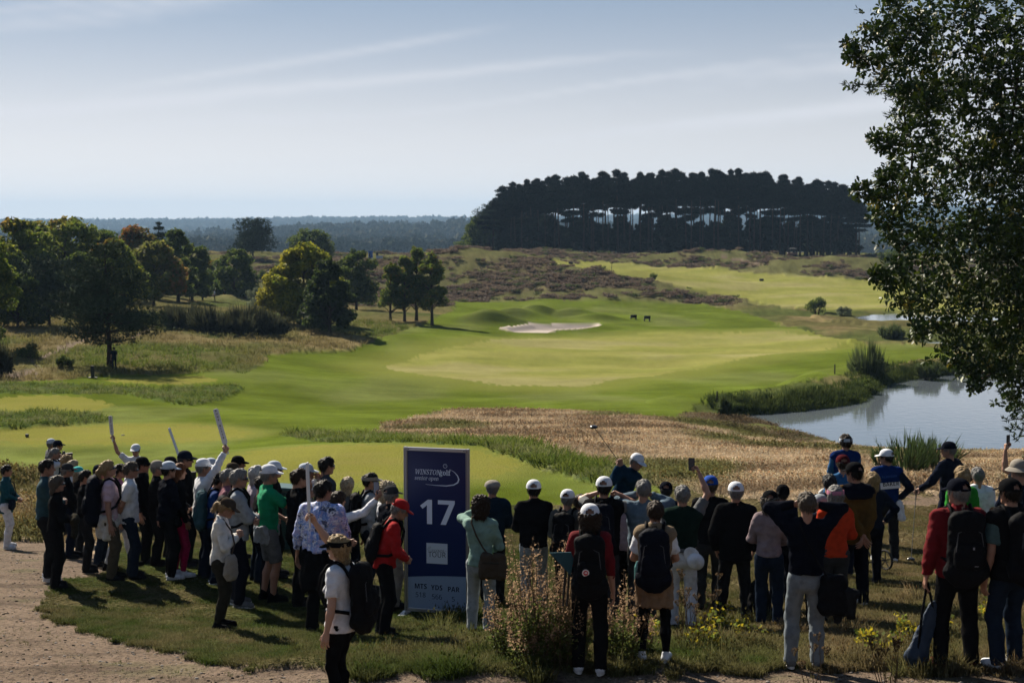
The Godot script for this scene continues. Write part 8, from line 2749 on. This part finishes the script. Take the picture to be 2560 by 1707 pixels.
func backpack(id: String, color: String, big: float, label: String, trim := "black") -> Node3D:
	var o := worn("backpack", label, "backpack", id)
	var s: Dictionary = hands[id].s
	var g: float = s.get("g", 1.0)
	var th: float = s.get("thick", 0.010)
	var dz := (0.158 * (0.45 + 0.55 * g) + th) * 0.72 + 0.002
	var bk: float = dz + 0.085 * big
	var f := Field.new(Vector3(-0.24, 0.84, 0.05), Vector3(0.24, 1.56, 0.46), 0.014)
	f.limb(Vector3(0, 1.18 - 0.17 * big, bk), Vector3(0, 1.20 + 0.14 * big, bk - 0.01), 0.150 * big + 0.012, 0.135 * big + 0.008, 0.03, 0.60)
	f.limb(Vector3(-0.10 * big, 1.17 - 0.18 * big, bk), Vector3(0.10 * big, 1.17 - 0.18 * big, bk), 0.075 * big, 0.075 * big, 0.04)
	f.limb(Vector3(-0.075 * big, 1.24 + 0.16 * big, bk - 0.02), Vector3(0.075 * big, 1.24 + 0.16 * big, bk - 0.02), 0.066 * big, 0.066 * big, 0.04)
	f.cut_plane(Vector3(0, 0, dz + 0.004), Vector3.FORWARD)
	f.build()
	f.crumple(noise_b, Vector3(9, 7, 9), 0.016, Vector3(big * 9.0, 1, 2))
	put("main_bag", f.mesh(), nylon(color), o)
	var p := Field.new(Vector3(-0.2, 0.85, 0.15), Vector3(0.2, 1.35, 0.50), 0.013)
	p.limb(Vector3(-0.055 * big, 1.08, bk + 0.075 * big), Vector3(0.055 * big, 1.08, bk + 0.075 * big), 0.075 * big, 0.075 * big, 0.03, 0.6)
	p.limb(Vector3(-0.05 * big, 1.17, bk + 0.068 * big), Vector3(0.05 * big, 1.17, bk + 0.068 * big), 0.066 * big, 0.066 * big, 0.04, 0.6)
	p.build()
	p.crumple(noise_b, Vector3(9, 7, 9), 0.012, Vector3(3, big * 4.0, 2))
	put("front_pocket", p.mesh(), nylon(color), o)
	put("handle", wire([Vector3(-0.035, 1.29 + 0.18 * big, bk - 0.05), Vector3(-0.02, 1.325 + 0.18 * big, bk - 0.055), Vector3(0.02, 1.325 + 0.18 * big, bk - 0.055), Vector3(0.035, 1.29 + 0.18 * big, bk - 0.05)], 0.007), nylon(trim), o)
	put("zip", wire([Vector3(-0.11 * big, 1.16, bk + 0.085 * big), Vector3(-0.09 * big, 1.33, bk + 0.07 * big), Vector3(0.0, 1.375, bk + 0.062 * big), Vector3(0.09 * big, 1.33, bk + 0.07 * big), Vector3(0.11 * big, 1.16, bk + 0.085 * big)], 0.004, 5), paint("zip", 0.05, 0.05, 0.055, 0.35), o)
	for sd in [-1.0, 1.0]:
		var fr := -dz - 0.012
		var bust := -0.03 if s.get("sex", "m") == "f" else 0.0
		put("shoulder_strap", wire([Vector3(sd * 0.080, 1.38, dz + 0.01), Vector3(sd * 0.092, 1.50, 0.065), Vector3(sd * 0.098, 1.518 + th, 0.005), Vector3(sd * 0.104, 1.49 + th * 0.6, -0.075), Vector3(sd * 0.112, 1.40, fr), Vector3(sd * 0.128, 1.26, fr + bust), Vector3(sd * 0.155 * (0.5 + 0.5 * g), 1.13, fr * 0.72), Vector3(sd * 0.178 * (0.4 + 0.6 * g), 1.07, 0.0), Vector3(sd * 0.130, 1.04, dz + 0.01)], 0.019, 7), nylon(trim), o)
	return o

func hip_bag(id: String, label: String, at: Vector3, size: Vector3, color: String, strap: Array, called := "shoulder_bag") -> Node3D:
	var o := worn(called, label, "bag", id)
	var f := Field.new(at - size * 0.5 - Vector3.ONE * 0.05, at + size * 0.5 + Vector3.ONE * 0.05, 0.013)
	var r := size.z * 0.5
	var hx := size.x * 0.5 - r
	var hy := size.y * 0.5 - r
	f.limb(at + Vector3(-hx, -hy, 0), at + Vector3(hx, -hy, 0), r, r, 0.05)
	f.limb(at + Vector3(-hx, 0, 0), at + Vector3(hx, 0, 0), r, r, 0.05)
	f.limb(at + Vector3(-hx * 0.85, hy, 0), at + Vector3(hx * 0.85, hy, 0), r * 0.7, r * 0.7, 0.05)
	f.limb(at + Vector3(-hx, -hy, 0), at + Vector3(-hx * 0.85, hy, 0), r, r * 0.8, 0.05)
	f.limb(at + Vector3(hx, -hy, 0), at + Vector3(hx * 0.85, hy, 0), r, r * 0.8, 0.05)
	f.build()
	f.crumple(noise_b, Vector3(10, 8, 10), 0.018, at * 20.0)
	put("bag_body", f.mesh(), nylon(color), o)
	put("strap", wire(strap, 0.011, 6), nylon("brown" if color in ["brown", "stone", "beige"] else "black"), o)
	put("flap", box_mesh(Vector3(size.x * 0.7, size.y * 0.06, 0.012), 0.004), nylon("black" if color != "brown" else "olive"), o).position = at + Vector3(0, size.y * 0.12, r + 0.002)
	return o

func club(o: Node3D, a: Vector3, b: Vector3, head: String) -> void:
	# a golf club from the end of its grip to its head
	var d := (b - a).normalized()
	put("grip", rod(a, a + d * 0.26, 0.013, 0.010), paint("rubber", 0.010, 0.010, 0.010, 0.8), o)
	put("shaft", rod(a + d * 0.26, b, 0.0065, 0.005), mat("steel", lin(0.30, 0.30, 0.32), 0.3, {"metal": 0.9}) if head == "iron" else paint("graphite", 0.015, 0.015, 0.017, 0.35), o)
	if head == "iron":
		var q := put("club_head", box_mesh(Vector3(0.085, 0.055, 0.018), 0.006), mat("steel", lin(0.30, 0.30, 0.32), 0.3, {"metal": 0.9}), o)
		q.position = b + Vector3(0.03, 0.0, 0)
		q.rotation = Vector3(0.3, rng.randf() * 2.0, 0.3)
	else:
		var f := Field.new(Vector3(-0.08, -0.05, -0.08), Vector3(0.08, 0.05, 0.08), 0.007)
		f.limb(Vector3(-0.025, 0, 0), Vector3(0.02, 0.0, 0.0), 0.042, 0.038, 0.02, 0.62, Vector3.UP)
		f.limb(Vector3(0, 0, 0.03), Vector3(0.0, 0, -0.02), 0.04, 0.042, 0.03, 0.6, Vector3.UP)
		f.build()
		put("club_head", f.mesh(), paint("driver", 0.012, 0.013, 0.016, 0.22), o).position = b

func build_held_things() -> void:
	rng.seed = 41
	paddle("marshal", "r", Vector3(-0.06, 1, 0.05), Vector3(0, 0, 1), 0.46, "white paddle lettered RUHE BITTE held upright by the marshal facing the crowd", true)
	paddle("marshal_b", "r", Vector3(-0.26, 1, 0.02), Vector3(0.15, 0, 1), 0.60, "white paddle lettered RUHE BITTE held high in the white sleeve", true)
	paddle("stickman", "r", Vector3(-0.33, 1, 0), Vector3(1, 0, 0.15), 0.56, "narrow paddle seen edge on, leaning left behind the blue grey caps", false)
	paddle("frontw", "r", Vector3(-0.03, 1, 0), Vector3(1, 0, 0.12), 0.50, "paddle seen edge on in the hand of the woman in the foreground", false)
	phone(grip("phonew", "r") + Vector3(-0.035, 0.075, 0.0), Vector3(0, 1, 0), Vector3(-0.2, 0, 1), "dark phone held up by the woman in the white blouse")
	phone(grip("whitetrousers", "r") + Vector3(-0.05, 0.06, 0.0), Vector3(-0.03, 1, 0), Vector3(-0.05, 0, 1), "phone with its screen to the camera above the grey heads")
	phone(grip("phonearm", "l") + Vector3(0.01, 0.06, 0.0), Vector3(0, 1, 0), Vector3(0.8, 0, 1), "phone in the hand reaching in at the right edge")
	var hp: Transform3D = hands["cap_phone"].head
	phone(hp * Vector3(0.06, 0.02, -0.24), hp.basis.x, hp.basis.z, "phone held sideways before the pale blue cap behind the black polo shirt")
	camera_thing("photographer", "black camera with a long lens at the grey haired photographer's face", 0.16)
	camera_thing("photoman", "small camera before the face of the man in the black waistcoat", 0.05)
	camera_thing("lightblue", "dark camera held up by the grey haired man in the light blue shirt", 0.07)
	backpack("backpackw", "darknavy", 1.32, "large dark blue hiking backpack of the blond woman in pale pink")
	backpack("youth", "slateteal", 1.05, "teal backpack of the young person in the blue sweater")
	backpack("photographer", "charcoal", 0.85, "dark backpack of the grey haired photographer")
	backpack("lightjacket", "black", 0.82, "flat black backpack on the light grey jacket")
	backpack("greyhoodie", "black", 1.0, "black backpack on the light grey hooded sweatshirt")
	backpack("frontw", "black", 1.15, "black backpack of the woman in the foreground with the visor")
	backpack("olive", "black", 1.05, "black backpack on the olive grey shirt", "black")
	backpack("photoman", "darknavy", 1.0, "dark blue backpack on the black waistcoat of the photographing man")
	var bv := backpack("beigevest", "darknavy", 1.12, "dark blue sports backpack with a bottle on the beige quilted waistcoat")
	put("bottle", lathe([Vector2(0.0, 0.0), Vector2(0.034, 0.0), Vector2(0.035, 0.13), Vector2(0.020, 0.17), Vector2(0.014, 0.19), Vector2(0.0, 0.19)], 14), mat("bottle_teal", lin(0.10, 0.26, 0.26), 0.2, {"spec": 0.5}), bv).position = Vector3(-0.175, 0.96, 0.20)
	var curve := []
	for k in 7:
		curve.append(Vector3(-0.045 + k * 0.013, 1.385 - 0.012 * sin(k * 0.5) + 0.002 * k, 0.298))
	put("curved_mark", wire(curve, 0.003, 5), paint("mark_white", 0.55, 0.55, 0.56), bv)
	var rp := backpack("redpack", "black", 1.08, "black backpack with a round red and white badge on the dark red sweater")
	var bp := Vector3(-0.035, 1.13, 0.336)
	put("badge_rim", lathe([Vector2(0.0, 0.0), Vector2(0.036, 0.0), Vector2(0.036, 0.006), Vector2(0.0, 0.006)], 22), paint("badge_white", 0.60, 0.58, 0.56), rp).transform = Transform3D(Basis(Vector3.RIGHT, PI / 2), bp)
	put("badge_disc", lathe([Vector2(0.0, 0.0), Vector2(0.025, 0.0), Vector2(0.025, 0.009), Vector2(0.0, 0.009)], 22), paint("badge_red", 0.45, 0.02, 0.03), rp).transform = Transform3D(Basis(Vector3.RIGHT, PI / 2), bp)
	put("badge_figure", lathe([Vector2(0.0, 0.0), Vector2(0.011, 0.0), Vector2(0.011, 0.011), Vector2(0.0, 0.011)], 10), paint("badge_white", 0.60, 0.58, 0.56), rp).transform = Transform3D(Basis(Vector3.RIGHT, PI / 2).scaled(Vector3(1.3, 0.8, 1.0)), bp + Vector3(0.002, 0.002, 0))
	var rh := backpack("redhoodie", "black", 1.16, "black backpack with small tags on the red hooded sweater")
	put("tag", box_mesh(Vector3(0.016, 0.022, 0.003)), paint("tag_grey", 0.20, 0.20, 0.22), rh).position = Vector3(0.02, 1.20, 0.376)
	put("tag", box_mesh(Vector3(0.034, 0.006, 0.003)), paint("tag_grey", 0.20, 0.20, 0.22), rh).position = Vector3(0.045, 1.04, 0.380)
	var vc := backpack("vest_c", "black", 1.1, "black backpack with red trim on the black waistcoat at the right edge", "black")
	put("red_trim", wire([Vector3(0.03, 1.28, 0.335), Vector3(0.0, 1.20, 0.352), Vector3(0.0, 1.08, 0.358), Vector3(0.02, 1.00, 0.345)], 0.012), paint("trim_red", 0.50, 0.02, 0.015), vc)
	backpack("redsweater", "black", 0.8, "small black backpack on the back of the red sweater")
	hip_bag("teal_left", "dark shoulder bag of the woman in the long teal jacket", Vector3(0.20, 0.98, -0.16), Vector3(0.24, 0.22, 0.10), "navy", [Vector3(-0.10, 1.50, 0.03), Vector3(-0.02, 1.38, -0.16), Vector3(0.10, 1.18, -0.22), Vector3(0.19, 1.06, -0.16)])
	hip_bag("hoodie", "beige handbag hanging in front of the white sweatshirt", Vector3(0.24, 0.90, -0.16), Vector3(0.24, 0.34, 0.15), "stone", [Vector3(0.10, 1.50, -0.03), Vector3(0.16, 1.36, -0.15), Vector3(0.23, 1.20, -0.20), Vector3(0.25, 1.04, -0.16)], "handbag")
	hip_bag("mint", "large brown bag slung across the mint green sweater", Vector3(0.20, 0.93, 0.17), Vector3(0.36, 0.34, 0.12), "brown", [Vector3(-0.11, 1.515, 0.0), Vector3(-0.095, 1.45, 0.12), Vector3(-0.02, 1.30, 0.165), Vector3(0.07, 1.15, 0.17), Vector3(0.15, 1.06, 0.18)])
	hip_bag("shade", "black bag on a long grey strap at the hip of the navy sweater", Vector3(0.26, 0.78, 0.12), Vector3(0.30, 0.42, 0.16), "black", [Vector3(-0.075, 1.515, 0.0), Vector3(-0.065, 1.44, 0.12), Vector3(0.0, 1.28, 0.155), Vector3(0.10, 1.10, 0.16), Vector3(0.20, 0.95, 0.16)])
	hip_bag("auburn", "small black bag on a thin strap beside the pink trousers", Vector3(0.17, 0.92, 0.08), Vector3(0.20, 0.15, 0.08), "black", [Vector3(-0.10, 1.51, 0.0), Vector3(-0.05, 1.40, 0.14), Vector3(0.05, 1.2, 0.16), Vector3(0.15, 0.99, 0.12)])
	# a red and white jacket over the arm of the man in the dark grey cap
	for j in [["cap_grey", "red and white jacket carried over the arm of the dark grey cap", "red", Vector3(0.12, 0.98, -0.28)], ["greybob", "olive jacket carried over the arm of the grey bob", "olive", Vector3(0.10, 1.04, -0.27)], ["shade", "black jacket hanging over the black bag at the hip", "charcoal", Vector3(0.36, 0.74, 0.14)]]:
		var o := worn("carried_jacket", j[1], "jacket", j[0])
		var c: Vector3 = j[3]
		var f := Field.new(c - Vector3(0.22, 0.32, 0.14), c + Vector3(0.22, 0.16, 0.14), 0.014)
		f.limb(c + Vector3(-0.10, 0.06, 0), c + Vector3(0.10, 0.05, 0), 0.06, 0.055, 0.03)
		f.limb(c + Vector3(-0.05, 0.04, -0.02), c + Vector3(-0.06, -0.22, -0.02), 0.075, 0.05, 0.05, 0.6)
		f.limb(c + Vector3(0.05, 0.04, 0.01), c + Vector3(0.06, -0.16, 0.02), 0.075, 0.05, 0.05, 0.6)
		f.build()
		f.crumple(noise_b, Vector3(12, 5, 12), 0.03, c * 10.0)
		put("drape", f.mesh(), cloth(j[2]), o)
		if j[2] == "red":
			var w := Field.new(c - Vector3(0.2, 0.3, 0.16), c + Vector3(0.2, 0.1, 0.1), 0.014)
			w.limb(c + Vector3(0.0, 0.0, -0.05), c + Vector3(0.0, -0.14, -0.06), 0.06, 0.045, 0.03, 0.6)
			w.build()
			put("white_panel", w.mesh(), cloth("offwhite"), o)
	# the golfer's driver, at the top of the backswing
	var gp := grip("golfer", "r")
	var o1 := thing("golf_club", "driver swung up behind the golfer's white cap", "golf club", gp)
	club(o1, Vector3(0.09, -0.13, -0.10), Vector3(-0.44, 0.64, 0.50), "wood")
	var gb := grip("golfer_b", "l")
	var foot := Vector3(6.35, 0.0, -22.25)
	foot.y = ground(foot.x, foot.z) + 0.04
	var o2 := thing("golf_club", "driver that the golfer in navy leans on the turf", "golf club", gb)
	club(o2, (gb - foot).normalized() * 0.10, foot - gb, "wood")
	# golf bag on its trolley beside the blue bibs
	var at := Vector3(4.78, 0, -21.9)
	at.y = ground(at.x, at.z)
	var bag := thing("golf_bag", "golf bag full of irons and covered clubs left of the blue bibs", "golf bag", at, 0.4)
	var lean := Basis(Vector3.RIGHT, 0.22)
	put("bag_tube", lathe([Vector2(0.0, 0.05), Vector2(0.12, 0.05), Vector2(0.125, 0.3), Vector2(0.13, 0.85), Vector2(0.14, 0.92), Vector2(0.12, 0.92), Vector2(0.0, 0.86)], 18), nylon("black"), bag).basis = lean
	put("side_pocket", box_mesh(Vector3(0.16, 0.42, 0.10), 0.035), nylon("charcoal"), bag).transform = Transform3D(lean, lean * Vector3(0, 0.40, 0.16))
	for k in 9:
		var a := TAU * k / 9.0
		var r := 0.085
		var p := Vector3(cos(a) * r, 0.75, sin(a) * r)
		var up := rng.randf_range(0.30, 0.46)
		put("club_shaft", rod(lean * p, lean * (p + Vector3(cos(a) * 0.03, up, sin(a) * 0.03)), 0.006, 0.006, 6), mat("steel", lin(0.30, 0.30, 0.32), 0.3, {"metal": 0.9}), bag)
		var e := lean * (p + Vector3(cos(a) * 0.03, up, sin(a) * 0.03))
		if k % 3 == 0:
			var f := Field.new(Vector3(-0.08, -0.16, -0.08), Vector3(0.08, 0.10, 0.08), 0.011)
			f.limb(Vector3(0, -0.13, 0), Vector3(0, 0.0, 0), 0.026, 0.045, 0.02)
			f.limb(Vector3(0, 0.0, 0), Vector3(0.03, 0.03, 0), 0.05, 0.045, 0.02)
			f.build()
			put("head_cover", f.mesh(), cloth(["white", "black", "offwhite"][k / 3]), bag).position = e
		else:
			var q := put("club_head", box_mesh(Vector3(0.085, 0.055, 0.018), 0.007), mat("steel", lin(0.30, 0.30, 0.32), 0.3, {"metal": 0.9}), bag)
			q.position = e + Vector3(0.02, 0.02, 0)
			q.rotation = Vector3(0.4, rng.randf() * 3.0, 0.5)
	var tr := thing("golf_trolley", "golf trolley with a spoked wheel behind the mustard jacket", "trolley", Vector3(5.38, ground(5.38, -21.0), -21.0), 0.5)
	put("frame", wire([Vector3(0, 0.25, 0), Vector3(-0.1, 0.7, -0.25), Vector3(-0.16, 1.02, -0.42)], 0.014), paint("marker", 0.012, 0.012, 0.014), tr)
	put("axle", rod(Vector3(-0.3, 0.16, 0), Vector3(0.3, 0.16, 0), 0.012, 0.012, 6), paint("marker", 0.012, 0.012, 0.014), tr)
	for s in [-1.0, 1.0]:
		var wh := put("wheel", null, null, tr)
		wh.position = Vector3(s * 0.3, 0.16, 0)
		wh.rotation.z = PI / 2
		var tm := TorusMesh.new()
		tm.inner_radius = 0.125
		tm.outer_radius = 0.16
		wh.mesh = tm
		wh.material_override = paint("tyre", 0.012, 0.012, 0.012, 0.9)
		for k in 5:
			put("spoke", rod(Vector3.ZERO, Vector3(cos(k * 1.2566), 0, sin(k * 1.2566)) * 0.13, 0.008, 0.008, 5), paint("spoke", 0.06, 0.06, 0.065), wh)
	# folded seat bag in the hand of the red hooded sweater
	var sg := grip("redhoodie", "l")
	var sb := thing("seat_bag", "long blue folded seat bag hanging from the hand of the red hooded sweater", "bag", sg)
	var f2 := Field.new(Vector3(-0.26, -1.0, -0.12), Vector3(0.22, -0.10, 0.16), 0.014)
	f2.limb(Vector3(0.07, -0.22, 0.0), Vector3(-0.10, -0.74, 0.04), 0.055, 0.115, 0.03, 0.6)
	f2.limb(Vector3(-0.10, -0.74, 0.04), Vector3(-0.11, -0.82, 0.04), 0.115, 0.080, 0.03, 0.6)
	f2.build()
	f2.crumple(noise_b, Vector3(8, 6, 8), 0.02, Vector3(4, 4, 4))
	put("bag_body", f2.mesh(), mat("seat_bag_blue", lin(0.020, 0.034, 0.060), 0.6, {"spec": 0.3}), sb)
	put("strap", wire([Vector3(0.0, 0.02, 0), Vector3(-0.06, -0.3, 0.05), Vector3(-0.10, -0.66, 0.08)], 0.014), nylon("black"), sb)
	put("strap", wire([Vector3(0.0, 0.02, 0), Vector3(0.05, -0.2, 0.02), Vector3(0.07, -0.26, 0.02)], 0.014), nylon("black"), sb)
	# shooting stick at the side of the dark red sweater
	var ss := worn("seat_stick", "folded seat stick with a blue leather seat beside the badge backpack", "seat stick", "redpack")
	put("stick", rod(Vector3(-0.24, 1.20, 0.16), Vector3(-0.27, 0.74, 0.12), 0.014, 0.012), paint("marker", 0.012, 0.012, 0.014), ss)
	put("stick", rod(Vector3(-0.20, 1.20, 0.17), Vector3(-0.23, 0.74, 0.13), 0.014, 0.012), paint("marker", 0.012, 0.012, 0.014), ss)
	put("seat", flat_shape(PackedVector2Array([Vector2(-0.17, 0.06), Vector2(-0.10, -0.01), Vector2(0.05, -0.17), Vector2(0.08, 0.0), Vector2(0.05, 0.07)]), 0.02), nylon("slateteal"), ss).position = Vector3(-0.24, 1.24, 0.17)
	# cap clipped to the belt of the white trousers
	var hc := worn("cap", "white cap hanging from the belt of the white trousers", "cap", "whitetrousers")
	var hm := put("crown", hat_mesh("cap"), cloth("white"), hc)
	hm.transform = Transform3D(Basis(Vector3.RIGHT, 1.9) * Basis(Vector3.UP, 0.6), Vector3(0.15, 0.92, 0.16))
	# rucksack standing on the ground behind the broad black jacket
	var gr := Vector3(3.12, 0, -17.6)
	gr.y = ground(gr.x, gr.z)
	var rk := thing("backpack", "black rucksack standing in the grass between the broad black jacket and the jeans", "backpack", gr, 0.4)
	var f3 := Field.new(Vector3(-0.26, 0.0, -0.2), Vector3(0.26, 0.62, 0.2), 0.014)
	f3.limb(Vector3(0, 0.15, 0), Vector3(0, 0.40, 0), 0.17, 0.13, 0.03, 0.65)
	f3.limb(Vector3(-0.1, 0.09, 0.03), Vector3(0.1, 0.09, 0.03), 0.085, 0.085, 0.04)
	f3.build()
	f3.crumple(noise_b, Vector3(8, 7, 8), 0.02, Vector3(1, 9, 4))
	put("main_bag", f3.mesh(), nylon("black"), rk)
	put("handle", wire([Vector3(-0.05, 0.52, 0), Vector3(-0.03, 0.58, 0), Vector3(0.03, 0.58, 0), Vector3(0.05, 0.52, 0)], 0.009), nylon("black"), rk)
	# name and sponsor on the caddie's bib
	var bk: Node3D = hands["baker"].node
	var q: Dictionary = hands["baker"]
	var k2: float = q.k
	var bz := (0.158 + 0.024) * 0.72 + 0.016
	var plate := put("name_patch", box_mesh(Vector3(0.30, 0.10, 0.006), 0.002), paint("patch_white", 0.60, 0.61, 0.64), bk)
	plate.transform = Transform3D(Basis(Vector3.BACK, 0.10).scaled(Vector3.ONE * k2), Vector3(0.03, 1.235, bz) * k2)
	var nm := lettering("name", "BAKER", plate, Vector3(0.01, -0.027, 0.0035), 0.062, paint("ink", 0.008, 0.008, 0.010), true, false, 0.0, 1, 0.95)
	var sp := lettering("sponsor", "KALKHOFF", bk, Vector3(0, 1.345, bz - 0.002) * k2, 0.034, paint("bib_print", 0.020, 0.075, 0.30), false, false, 0.0, 1, 1.25)
	sp.rotation.z = 0.10
	# red kerchief or cap of a child hidden in the crowd
	var towel := worn("towel", "white towel hanging from the caddie's belt below the bib", "towel", "baker")
	var f4 := Field.new(Vector3(0.05, 0.62, 0.0), Vector3(0.32, 1.0, 0.26), 0.013)
	f4.limb(Vector3(0.19, 0.95, 0.10), Vector3(0.21, 0.72, 0.12), 0.05, 0.065, 0.03, 0.45)
	f4.build()
	f4.crumple(noise_b, Vector3(14, 5, 14), 0.03, Vector3(1, 2, 3))
	put("cloth", f4.mesh(), cloth("white"), towel)
